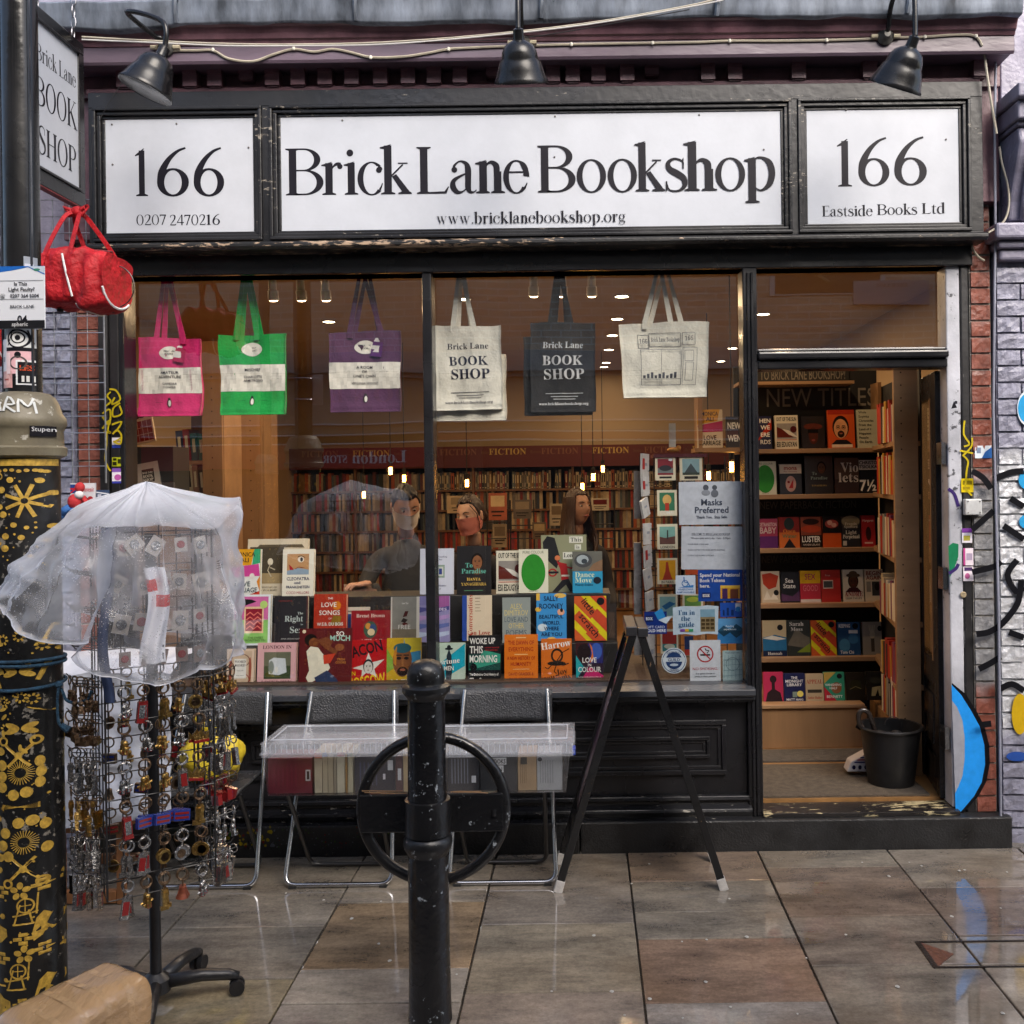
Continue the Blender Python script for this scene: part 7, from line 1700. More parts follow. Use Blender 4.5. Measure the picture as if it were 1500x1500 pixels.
# middle row
bookx(340,872,395,946,BW2,'#dfe7ee','white framed book with a pink and green cover and a woven red tart',[(RC,.04,.5,.94,.96,'#cf6aa6'),(RC,.04,.04,.94,.5,'#8cc86c'),(PO,[(0,.84),(.3,.78),(.62,.86),(.5,.9),(.1,.92)],'#1d1a1c'),(RC,.3,.24,.82,.76,'#e9c8a0'),(RC,.34,.28,.78,.72,'#8c1a30')]+[(LI,[(.36,.32+.09*k),(.46,.38+.09*k),(.56,.32+.09*k),(.66,.38+.09*k),(.76,.32+.09*k)],.025,'#e07a6c') for k in range(4)]+[(EL,.82,.80,.10,.075,'#b8d878'),(T,.62,.13,.04,'THE SWEET','#3c6a2a','b',.5,'c'),(T,.62,.08,.04,'ROASTING TIN','#3c6a2a','b',.6,'c')])
bookx(401,874,450,943,BW2,'#26252a','charcoal book with pale title The Right to Sex, middle row',[(RC,.97,0,.985,1,'#8a4a4a'),(T,.12,.88,.03,'PROVOCATIVE','#9a3a34','',.4,'l'),(T,.86,.61,.05,'The','#b9c6c4','s',.2,'r'),(T,.86,.46,.12,'Right','#b9c6c4','s',.55,'r'),(T,.86,.38,.04,'to','#b9c6c4','s',.1,'r'),(T,.86,.22,.13,'Sex','#b9c6c4','s',.46,'r'),(T,.5,.08,.035,'AMIA SRINIVASAN','#a8aaa8','',.7)])
bookx(459,871,507,936,BW2,'#a8301a','brick red book with an orange sun and white lettering The Love Songs',[(EL,.7,.74,.13,.10,'#d0781c'),(PO,[(.5,.3),(.8,.3),(.85,.5),(.6,.52)],'#8a6a1c'),(T,.5,.88,.045,'THE',WH_,'b',.2),(T,.46,.71,.10,'LOVE',WH_,'b',.55),(T,.48,.53,.10,'SONGS',WH_,'b',.66),(T,.5,.43,.04,'OF',WH_,'',.1),(T,.5,.29,.07,'W.E.B. DU BOIS',WH_,'b',.8),(RI,.5,.1,.16,.10,.4,'#e0c8c0')])
bookx(505,890,540,940,BW2+.04,'#c9c3b4','small white and blue book mostly hidden behind the dark red one',[(RC,0,.3,.25,.8,'#2b4a8a'),(RC,.1,.85,.9,.9,'#8a8478')])
bookx(514,895,573,946,BW2-.02,'#8f1520','dark red wide book by Brene Brown with a flower heart',[(T,.48,.80,.10,'Brené Brown','#e3cfc4','s',.74),(EL,.48,.45,.17,.24,'#3f5a4a'),(EL,.42,.55,.07,.09,'#c98a3a'),(EL,.54,.50,.08,.11,'#2d4a7a'),(EL,.5,.38,.09,.1,'#d9c8a0'),(LI,[(.42,.68),(.46,.78),(.5,.68),(.56,.76)],.03,'#6a2a24'),(T,.5,.03,.15,'ATLAS','#e3cfc4','s',.56)])
bookx(572,875,614,937,BW2-.02,'#d3cfc6','grey book titled Free with a small toppled statue',[(RC,.05,.0,.9,.24,'#7c7464'),(RC,.05,.24,.9,1,'#8d8c86'),(T,.5,.83,.035,'Lea Ypi',WH_,'b',.3),(PO,[(.42,.52),(.5,.66),(.62,.66),(.56,.54)],'#4a1a18'),(PO,[(.36,.42),(.5,.38),(.6,.46),(.44,.5)],'#2c2422'),(EL,.5,.36,.1,.03,'#5a1c18'),(T,.48,.24,.10,'FREE',WH_,'',.5)],side='#dcd6c8')
bookx(614,874,658,941,BW2,'#8a86b4','lilac and purple book of layered waves behind the window mullion',[(RC,0,.8,1,1,'#7c7ab0'),(RC,.5,.7,1,1,'#9a5a98')]+[(PO,[(0,.1+.18*k),(.3,.15+.18*k),(.6,.10+.18*k),(1,.16+.18*k),(1,.24+.18*k),(.5,.19+.18*k),(0,.22+.18*k)],c) for k, c in enumerate(('#b6c4e0','#5c6aa8','#a88ac0','#4c4c8c'))]+[(T,.78,.68,.06,'DES','#e0d4e8','s',.3)])
bookx(677,873,720,939,BW2,'#d8c8b0','cream book with a blue spine band reading Conversations on Love',[(RC,0,0,.16,1,'#2b4a9c'),(T,.35,.12,.10,'Conversations','#b03426','s',1.6,'l',90),(RC,.44,.93,.62,.945,'#6a6058'),(RC,.44,.86,.6,.87,'#6a6058'),(RC,.44,.79,.63,.80,'#6a6058'),(RC,.44,.72,.6,.73,'#6a6058'),(RC,.44,.65,.64,.66,'#6a6058'),(T,.62,.13,.095,'on Love','#b03426','s',.66),(T,.66,.04,.035,'Natasha Lunn','#6a4030','s',.5)])
bookx(736,876,777,942,BW2,'#8f9896','grey green book with fine yellow and grey capitals, Love and Other Poems',[(T,.5,.74,.12,'ALEX','#d8c884','',.44),(T,.5,.60,.12,'DIMITROV','#d8c884','',.84),(T,.5,.46,.11,'LOVE AND','#5a6a74','',.84),(T,.5,.32,.11,'OTHER','#d8c884','',.55),(T,.5,.16,.12,'POEMS','#5a6a74','',.74)])
bookx(786,870,830,939,BW2,'#3a8fd0','bright blue book by Sally Rooney with small yellow figures',[(RC,0,.85,.12,1,'#d8b04a'),(EL,.8,.95,.2,.05,'#e0b860'),(EL,.06,.66,.1,.05,'#d8b04a'),(EL,.82,.6,.12,.07,'#e2a88c'),(EL,.84,.64,.05,.04,'#22201e'),(EL,.2,.28,.16,.08,'#c9dce8'),(EL,.5,.04,.14,.04,'#e0b860'),(T,.5,.84,.10,'SALLY','#14284a','b',.5),(T,.5,.68,.10,'ROONEY','#14284a','b',.8),(T,.5,.47,.075,'BEAUTIFUL','#14284a','b',.8),(T,.5,.34,.075,'WORLD,','#14284a','b',.58),(T,.5,.22,.075,'WHERE','#14284a','b',.5),(T,.5,.10,.075,'ARE YOU','#14284a','b',.7)])
SCR = [(RC,0,0,1,1,'#d8c81e')]+[(LI,[(cx_-.3,cy_+.22),(cx_+.3,cy_-.22)],.22,c) for cx_, cy_, c in ((.30,.78,'#c85a2c'),(.34,.38,'#c8502a'),(.86,.88,'#c8482c'),(.90,.42,'#c4482c'),(.1,.05,'#c85a2c'),(.75,.02,'#c8502a'))]+[(T,.36,.72,.15,'little',BLK_,'b',.6,'c',-52),(T,.38,.30,.15,'scratch',BLK_,'b',.85,'c',-52),(EL,.82,.88,.12,.085,BLK_)]
bookx(842,874,889,939,BW2,'#c9501c','yellow book with fat orange diagonal bars reading little scratch, in the window',SCR)
bookx(889,885,904,947,BW2+.02,'#2c2624','dark book seen edge-on at the right end of the middle row',[(RC,.2,.2,.8,.8,'#4a3c34')],t=.05)
# top row
bookx(334,805,380,873,BW3,'#e0e2e0','orange, pink and white patchwork book reading Love Marriage, top row left',[(PO,[(0,.62),(0,1),(.8,1),(.72,.66)],'#e0a01c'),(PO,[(.8,1),(1,1),(1,.7),(.74,.66)],'#3ca878'),(PO,[(0,.60),(.95,.68),(1,.42),(.2,.40)],'#d0479a'),(PO,[(1,.42),(1,.1),(.9,.3)],'#d88a2c'),(PO,[(.6,.0),(1,.0),(1,.10)],'#c8402c'),(T,.5,.84,.09,'MONICA','#2a2018','b',.66),(T,.5,.72,.09,'ALI','#2a2018','b',.3),(EL,.75,.42,.08,.06,'#e9e0e0'),(T,.45,.2,.10,'LOVE','#1d3a4a','b',.5),(T,.5,.07,.10,'MARRIAGE','#1d3a4a','b',.84)])
bookx(361,790,450,874,BW3+.06,'#cfc4ae','large cream art book with a sepia photograph of a dancing figure',[(RC,.04,.22,.6,.86,'#4a4234'),(RC,.04,.22,.6,.40,'#a08c68'),(PO,[(.16,.86),(.2,.9),(.9,.9),(.94,.84)],'#5c5240'),(EL,.38,.6,.045,.06,'#d8d0bc'),(LI,[(.38,.56),(.34,.45),(.4,.34)],.02,'#b8ae98'),(LI,[(.38,.5),(.46,.46)],.02,'#b8ae98'),(T,.3,.14,.03,'A NEW HISTORY OF','#4a4030','s',.5),(T,.3,.09,.03,'BALLET IN EUROPE','#4a4030','s',.5)])
bookx(413,805,459,874,BW3,'#e6e2d4','white book with a painted red lipped face, Cleopatra and Frankenstein',[(RC,.14,.46,.84,.90,'#c09468'),(PO,[(.14,.46),(.84,.46),(.84,.56),(.5,.6),(.14,.54)],'#8fa4b8'),(EL,.58,.78,.10,.06,'#e8e0d4'),(EL,.60,.78,.045,.045,BLK_),(LI,[(.48,.84),(.6,.86),(.72,.82)],.012,BLK_),(PO,[(.2,.68),(.3,.62),(.36,.56),(.24,.56)],'#a81c28'),(LI,[(.4,.58),(.52,.62),(.7,.60)],.015,'#8a4a34'),(T,.5,.34,.065,'CLEOPATRA','#1d2c5c','b',.72),(T,.48,.26,.06,'and','#1d2c5c','s',.24),(T,.5,.17,.055,'FRANKENSTEIN','#1d2c5c','b',.74),(T,.5,.05,.055,'COCO MELLORS','#b05a68','',.72)])
bookx(615,804,664,871,BW3,'#cdd1e2','pale lilac white book with a tiny framed picture behind the window mullion',[(T,.56,.80,.04,'Understanding','#5a607a','s',.5),(T,.6,.74,.04,'Our','#5a607a','s',.2),(RC,.5,.36,.74,.64,'#8aa094'),(RC,.54,.4,.70,.60,'#cdd1c8'),(RC,.57,.43,.66,.56,'#2c3f8a'),(T,.5,.17,.035,'A Personal History','#5a607a','s',.64),(T,.6,.1,.035,'of','#5a607a','s',.1)])
bookx(669,800,719,871,BW3,'#201f22','black book reading To Paradise with a portrait and teal and yellow words',[('face',.6,.66,.15,'#8a5a3c','#17110e'),(EL,.6,.46,.12,.06,'#6a4630'),(T,.36,.55,.095,'To','#6ab8a8','s',.24),(T,.5,.43,.095,'Paradise','#6ab8a8','s',.72),(T,.5,.28,.06,'HANYA','#d8b45a','s',.4),(T,.5,.18,.06,'YANAGIHARA','#d8b45a','s',.74),(RC,.22,.07,.76,.085,'#5a8a6a')])
OOS = [(RC,.08,.30,.93,.76,'#8f8a86'),(PO,[(.08,.34),(.08,.66),(.35,.58),(.8,.34)],'#5c2018'),(PO,[(.3,.6),(.6,.55),(.93,.38),(.93,.34),(.6,.42)],'#d4d0c8'),(EL,.8,.58,.14,.10,'#4a1418'),(T,.5,.83,.11,'OUT OF THE SUN',BLK_,'B',.86),(T,.5,.07,.14,'ESI EDUGYAN',BLK_,'B',.86),(RC,.08,.26,.93,.28,'#b03a2c')]
bookx(727,807,768,870,BW3+.01,'#d6d0be','cream book reading Out of the Sun over a rocky picture, in the window',OOS)
GRN = [(EL,.5,.47,.41,.42,'#2f8c2e',36),(T,.5,.90,.06,'PURE COLOUR','#5a6450','',.72),(T,.5,.03,.03,'Sheila Heti','#8a8a74','s',.4)]
bookx(760,805,803,869,BW3-.02,'#dedcc8','cream book with one big green oval, in the top row of the window',GRN,side='#b9b8a6')
bookx(793,784,860,869,BW3+.06,'#8c8e72','large olive picture book of a marching guard with a tall bearskin hat',[(PO,[(.06,.62),(.04,.88),(.14,.98),(.30,.95),(.42,.6),(.34,.42)],'#232428'),(EL,.36,.60,.06,.045,'#c9744c'),(PO,[(.34,.55),(.44,.52),(.56,.5),(.60,.24),(.44,.22),(.42,.4)],'#b02a2c'),(PO,[(.46,.22),(.6,.24),(.74,.02),(.64,.0),(.54,.14),(.34,.0),(.24,.02)],'#26262c'),(LI,[(.42,.48),(.66,.42),(.84,.5)],.03,'#b02a2c'),(RC,.44,.28,.62,.31,'#e4e0d4'),(RI,.25,.35,.10,.07,.35,'#a82a2c'),(RC,.13,.335,.38,.37,'#1d1d2a'),(RC,.62,.86,.92,.97,'#dcdcd2'),(T,.77,.88,.07,'This',BLK_,'s',.24),(RC,.74,.74,.88,.83,'#dcdcd2'),(T,.81,.76,.055,'is',BLK_,'s',.1),(RC,.48,.58,.90,.70,'#dcdcd2'),(T,.69,.61,.075,'London',BLK_,'s',.38)],t=.012)
bookx(839,808,883,869,BW3-.02,'#2f97c4','bright blue book reading Dance Move under a chrome photograph',[(RC,0,.52,1,1,'#6a6a64'),(EL,.36,.78,.3,.17,'#4a4c50'),(EL,.34,.8,.2,.11,'#a9b4ba'),(EL,.4,.76,.1,.06,'#39434c'),(PO,[(.5,.52),(1,.52),(1,.8),(.7,.7)],'#8a6c54'),(T,.08,.38,.12,'Dance','#d6e6c4','s',.66,'l'),(T,.08,.25,.12,'Move','#d6e6c4','s',.60,'l'),(T,.08,.17,.055,'Wendy Erskine','#14324a','b',.6,'l'),(EL,.82,.30,.13,.085,'#1d2430')])
# postcard spinner
psn = thing('postcard_spinner', 'black wire postcard spinner at the right of the window behind the notices', 'postcard rack', W3(985, 1010, .42))
yp = .42
pcx, _ = W(985,700,yp)
mb = MB()
for px in (938,958,993,1031,1062): x = W(px,700,yp)[0]; mb.tube([(x,yp,W(px,668,yp)[1]),(x,yp,z1_)], .003, 5)
for py in range(690, 1005, 17): mb.tube([W3(937,py,yp), W3(1064,py,yp)], .0018, 4)
mb.tube([(pcx+.02,yp+.12,z1_),(pcx+.02,yp+.12,W(985,665,yp)[1])], .012, 8)
mk('wire_frame', mb, BWIRE, psn, kind='stuff'); mk('top_plate', MB().box(W(957,668,yp)[0], W(1035,668,yp)[0], yp-.02, yp+.2, W(985,670,yp)[1], W(985,665,yp)[1]), mat('top_plate', (.10,.02,.03), .4), psn)
cards = [(960,668,990,704,[(RC,.12,.22,.88,.88,'#8a3440'),(RC,.12,.3,.88,.5,'#7f8a8c'),(EL,.5,.5,.3,.12,'#3a3d44'),(RC,.2,.08,.8,.16,'#2b2a2a'),(EL,.76,.84,.1,.06,'#cfd6dd')],'red car scene, top of the middle column'),
 (996,668,1029,704,[(RC,.12,.22,.88,.88,'#8fb0b8'),(PO,[(.2,.3),(.5,.7),(.8,.3)],'#4a565c'),(RC,.12,.22,.88,.32,'#3d4a44'),(RC,.2,.06,.8,.17,'#2b2a2a')],'pale blue pyramid scene, top of the right column'),
 (963,718,992,756,[(RC,.12,.2,.88,.9,'#3d7a5c'),(EL,.5,.62,.22,.2,'#d8b06a'),(PO,[(.4,.2),(.6,.2),(.6,.5),(.4,.5)],'#b03c2c'),(T,.5,.06,.12,'COMA!',WH_,'B',.7)],'green with an orange figure, second in the middle column'),
 (963,768,993,805,[(RC,.12,.2,.88,.9,'#7fb0a8'),(PO,[(.12,.2),(.12,.5),(.4,.45),(.88,.52),(.88,.2)],'#6a4a44'),(RC,.48,.4,.54,.76,'#3a3a3c'),(T,.5,.04,.1,'LONDON','#3a3a3a','b',.7)],'teal city column scene, third in the middle column'),
 (963,818,993,856,[(RC,.1,.16,.9,.92,'#e0a224'),(PO,[(.25,.16),(.75,.16),(.6,.5),(.54,.85),(.44,.85),(.4,.5)],'#b4402c'),(T,.5,.03,.1,'IN PARIS','#3a3a3a','b',.6)],'yellow with a red statue, fourth in the middle column'),
 (964,871,993,906,[(RC,.1,.1,.9,.9,'#8ab4b4'),(PO,[(.2,.5),(.6,.7),(.9,.6),(.4,.35)],'#2a6a9c')],'pale teal with a blue awning, fifth in the middle column'),
 (1000,871,1030,890,[(RC,.1,.1,.9,.9,'#6a9a4c'),(EL,.5,.6,.3,.2,'#b8c84c')],'green, cut off by the open book sign'),
 (968,922,994,958,[(RC,.1,.1,.9,.9,'#a8342c'),(RC,.1,.1,.9,.4,'#3f8a8c'),(EL,.5,.3,.3,.1,'#cfd4c0')],'red and teal, above the round sticker'),
 (1003,932,1016,960,[(RC,0,0,1,1,'#22386a'),(RC,0,0,.7,.3,'#b8382c')],'navy, left of the no smoking sign'),
 (971,985,996,1003,[(RC,.1,.1,.9,1,'#7c9a3c'),(EL,.4,.5,.12,.2,'#c8402c')],'green meadow, lowest in the middle column'),
 (1004,835,1024,842,[(RC,0,0,1,1,'#c8542c')],'orange sliver above the wheelchair sign')]
for (a, b_, c, d, its, lab) in cards:
 bookx(a,b_,c,d,yp-.02,'#ddd5bd','postcard '+lab,its,t=.004,lean=4,name='postcard',group='postcards on the wire spinner')
 o = [q for q in COL.objects if q.name.startswith('postcard') and q.type == 'EMPTY' and q.get('category') == 'book']
 for q in o: q['category'] = 'postcard'
rr = random.Random(2)
pk = ['top','second','third','fourth','fifth','sixth','seventh','lowest']
for k, (py0, py1, w) in enumerate([(664,700,15),(699,727,15),(733,760,14),(767,798,15),(800,832,14),(834,865,14),(868,896,15),(930,990,12)]):
 y = yp-.05; x0 = W(941+k*.9,700,y)[0]; b = thing('postcard', 'wad of white postcards seen edge-on, %s at the left of the spinner' % pk[k], 'postcard', (x0, y, W(945,py1,y)[1]), (0, radians([2,-3,-18,0,-4,-12,-5,0][k]), radians(58)), group='postcards on the wire spinner')
 h = (py1-py0)*(D0+y)/FPX
 mk('cards', MB().box(0,.07,0,.012,0,h), mat('card_white', (.62,.62,.64), .5, var=.2, vscale=30), b, local=True)
 ar = Art(flat_fn((0,0,0),(.07,0,0),(0,0,h)), .07, h); ar.rect(.3,.5,.7,.62,'#9aa0b0'); 
 if k in (0,1,4): ar.rect(0,.35,.35,.8,'#b03a3a')
 ar.done('cover_artwork', b, True)
for k, (py0, py1) in enumerate([(690,722),(722,760),(795,850),(850,900),(905,960)]):
 y = yp+.03; a, b_ = W3(929,py1,y), W3(940,py0,y)
 o = mk('postcard', MB().box(a.x,b_.x,y,y+.03,a.z,b_.z), mat('card_grey', (.25,.25,.27), .5, var=.5, vscale=20), psn)
 o.name = 'grey_cards'
# small card with bear on top of the spinner, shelf copy beyond
mk('hang_tag', MB().box(W(980,650,yp)[0], W(990,650,yp)[0], yp, yp+.003, W(985,655,yp)[1], W(985,620,yp)[1]), mat('tag_white', (.6,.58,.55), .6), psn)
mk('toy_lion', MB().ball(W3(986,659,yp), .032, .02, .013, 10).ball(W3(994,656,yp), .013, .012, .013, 8), mat('toy_amber', (.45,.20,.04), .6, bump=2, bscale=60), psn, smooth='all')
bookx(1022,600,1059,656,1.2,'#c9b9a0','second patchwork Love Marriage copy on the shelf behind the window post',[(PO,[(0,.6),(0,1),(.9,1),(.8,.7)],'#c8942c'),(PO,[(0,.58),(1,.7),(1,.42),(.1,.4)],'#a82a5c'),(T,.5,.84,.10,'MONICA','#2a2018','b',.66),(T,.5,.7,.10,'ALI','#2a2018','b',.3),(T,.5,.2,.12,'LOVE','#2a2018','b',.5),(T,.5,.06,.12,'MARRIAGE','#2a2018','b',.84)],lean=3,group=None)
bookx(1064,610,1088,656,1.2,'#3a3434','dark book with white capitals cut off by the right window post',[(T,.5,.6,.2,'NEW',WH_,'B',.8),(T,.5,.2,.2,'WEN',WH_,'B',.8)],lean=3,group=None)
mk('shelf_by_spinner', MB().box(W(1018,660,1.2)[0], W(1092,660,1.2)[0], 1.18, 1.4, W(1050,662,1.2)[1], W(1050,656,1.2)[1]).box(W(1020,400,1.2)[0], W(1026,400,1.2)[0], 1.2, 1.4, .2, W(1020,560,1.2)[1]), WOOD, dc)
# ---------------------------------------------------------------- notices stuck inside the glass
def notice(px0, py0, px1, py1, col, label, items, cat='notice', y=.060, name='window_notice', shape=None, tilt=0):
 s = (D0+y)/FPX; w, h = (px1-px0)*s, (py1-py0)*s; x0, z0 = W(px0, py1, y)
 b = bpy.data.objects.new(name, None)
 mb = MB()
 if shape: pts = [(u*w, 0, v*h) for u, v in shape]; mb.prism(pts, (0,0,0), (0,.0008,0))
 else: mb.box(0,w,0,.0008,0,h)
 o = mk(name, mb, ink(col), None, label=label, cat=cat); o.location = (x0, y, z0); o.rotation_euler = (0, radians(tilt), 0)
 ar = Art(flat_fn((0,0,0),(w,0,0),(0,0,h)), w, h, step=.00016)
 for it in items: getattr(ar, it[0])(*it[1:])
 ar.done('print', o, True); return o
circ = [(.5+.5*cos(2*pi*i/32), .5+.5*sin(2*pi*i/32)) for i in range(32)]
BLU = '#1b3f9c'
notice(995,706,1087,769,'#bfc5d2','white notice reading Masks Preferred taped inside the glass',[(EL,.43,.86,.045,.07,'#50545e'),(RC,.40,.70,.46,.79,'#50545e'),(EL,.43,.74,.07,.07,'#8a8f9a'),(EL,.57,.86,.04,.06,'#50545e'),(EL,.57,.72,.06,.09,'#6a6f7a'),(T,.52,.45,.14,'Masks','#4a5264','B',.40),(T,.52,.27,.14,'Preferred','#4a5264','B',.58),(T,.52,.145,.06,'Thank You.  Stay Safe.','#4a5264','B',.5)])
notice(998,771,1089,834,'#bcc2cf','white sheet of opening notes under the Masks Preferred notice',[(T,.47,.80,.045,'WELCOME TO BRICK LANE BOOKSHOP','#3a3f4c','b',.62),(RC,.16,.785,.78,.79,'#3a3f4c'),(T,.47,.71,.04,'We are open every day 11am - 5.30pm','#3a3f4c','b',.64),(T,.1,.57,.03,'-PLEASE WEAR A FACE MASK','#3a3f4c','',.34,'l'),(T,.1,.44,.03,'-PLEASE SANITISE YOUR HANDS BEFORE BROWSING','#3a3f4c','',.6,'l'),(T,.1,.31,.03,'-CONTACTLESS PAYMENT IS POSSIBLE','#3a3f4c','',.42,'l')],tilt=1)
notice(1023,835,1088,881,'#1d479c','blue sign about spending National Book Tokens inside the glass',[(T,.04,.78,.11,'Spend your National',WH_,'b',.9,'l'),(T,.04,.61,.11,'Book Tokens',WH_,'b',.56,'l'),(T,.04,.44,.11,'here.',WH_,'b',.24,'l'),(RC,.08,.10,.28,.28,'#102a6a'),(T,.18,.14,.09,'BOOK',WH_,'B',.16),(RC,.5,.08,.94,.5,'#d0982c'),(RC,.54,.08,.66,.40,'#4a2a5c'),(RC,.72,.08,.9,.38,'#6a3a28'),(RC,.5,.42,.94,.5,'#e0b848')])
notice(990,843,1019,871,'#c3cfe2','small white and blue wheelchair ramp sticker on the glass',[(RI,.47,.58,.17,.18,.24,'#2464a8'),(LI,[(.42,.92),(.43,.66),(.62,.62),(.70,.46)],.06,'#2464a8'),(PO,[(.12,.36),(.9,.50),(.9,.36)],'#2c7ac4'),(T,.5,.22,.09,'WHEELCHAIR','#2c5f9c','b',.8),(T,.5,.07,.09,'RAMP AVAILABLE','#2c5f9c','b',.86)],y=.0585)
notice(1055,883,1087,904,'#2354b8','small blue card with dark tower shapes below the book token sign',[(RC,.12,.1,.2,.5,'#13306c'),(RC,.3,.1,.4,.65,'#13306c'),(RC,.5,.1,.62,.5,'#13306c'),(RC,.7,.45,.95,.95,'#c3cfe2'),(EL,.82,.55,.12,.18,'#2c7ac4')])
notice(1051,906,1088,943,'#2f78b8','blue mountain lake card beside the open book sign',[(RC,0,.5,1,1,'#5c9ad0'),(PO,[(0,.5),(.25,.72),(.5,.56),(.75,.78),(1,.6),(1,.5)],'#24506c'),(PO,[(0,.5),(.25,.28),(.5,.44),(.75,.22),(1,.4),(1,.5)],'#173c54'),(T,.5,.66,.07,'Reading','#dfe8f0','b',.5),(T,.5,.54,.07,'experiences','#dfe8f0','b',.7)],y=.062)
notice(986,888,1053,931,'#b9ccde','open book shaped sign reading I\'m in the guide',[(RC,.6,.12,.92,.88,'#8a7a5c'),(RC,.6,.62,.92,.88,'#7aa0b8')]+[(RC,.62+.1*k,.2+.13*j,.70+.1*k,.29+.13*j,'#4a3a20') for k in range(3) for j in range(3)]+[(T,.12,.70,.16,"I'm in",'#1d5c8c','s',.36,'l'),(T,.18,.50,.16,'the','#1d5c8c','s',.24,'l'),(T,.12,.30,.16,'guide','#1d5c8c','s',.36,'l'),(RC,.16,.13,.26,.22,'#7a4a9c'),(RC,.26,.13,.34,.22,'#c8a02c'),(RC,.34,.13,.44,.22,'#3c9a6c')],shape=[(0,.02),(.27,.05),(.5,.0),(.74,.05),(.98,.02),(1,.98),(.76,1.02),(.52,.97),(.26,1.0),(0,.96)],y=.0580)
notice(944,896,977,929,'#102c78','navy gift card sign with a pale open book shape, left of the open book sign',[(RC,.06,.55,.40,.82,'#0a1c54'),(T,.23,.62,.13,'BOOK','#d0d8ea','B',.3),(T,.5,.26,.11,'GIFT CARD','#d0d8ea','',.86),(T,.5,.09,.12,'SOLD HERE','#e6eaf4','B',.9),(PO,[(.45,.95),(.78,1.15),(.95,.75),(.62,.62)],'#2c84c8'),(PO,[(.62,.62),(.95,.75),(1.25,.80),(.98,.45)],'#c3d4e4')],y=.0584)
notice(969,949,1006,987,'#c6d2de','round white and navy guild sticker low on the window',[(RI,.5,.5,.46,.46,.06,'#1d3a6c'),(EL,.5,.5,.33,.33,'#1d3a6c'),(T,.5,.75,.10,'EAST END',' #1d3a6c'.strip(),'b',.56),(RC,.06,.46,.94,.62,'#c6d2de'),(T,.5,.48,.11,'GUILD','#1d3a6c','B',.5),(EL,.5,.34,.17,.05,'#c6d2de'),(T,.5,.1,.07,'TRADES','#1d3a6c','b',.4)],shape=circ,y=.0578,cat='sticker')
notice(1011,938,1056,998,'#cdd3de','white no smoking sign with a red crossed circle',[(RI,.5,.66,.27,.205,.16,'#b0242c'),(RC,.34,.62,.66,.66,BLK_),(LI,[(.56,.68),(.62,.74),(.52,.76),(.5,.8)],.025,BLK_),(LI,[(.32,.80),(.68,.52)],.03,'#b0242c'),(T,.5,.27,.065,'NO SMOKING.','#b0242c','',.84),(T,.5,.17,.036,'It is against the law to','#2a2c34','b',.8),(T,.5,.10,.036,'smoke in these premises','#2a2c34','b',.84)])
notice(1059,953,1088,997,'#a9c2c8','pale green street map card in the lowest right corner of the window',[(T,.5,.90,.06,'Read your own','#3a4a54','',.7),(RI,.5,.55,.34,.22,.06,'#33505c')]+[(LI,[(.05+.2*k,.05),(.12+.18*k,.85)],.012,'#6a8a94') for k in range(5)]+[(LI,[(.03,.15+.18*k),(.97,.2+.17*k)],.012,'#6a8a94') for k in range(4)])
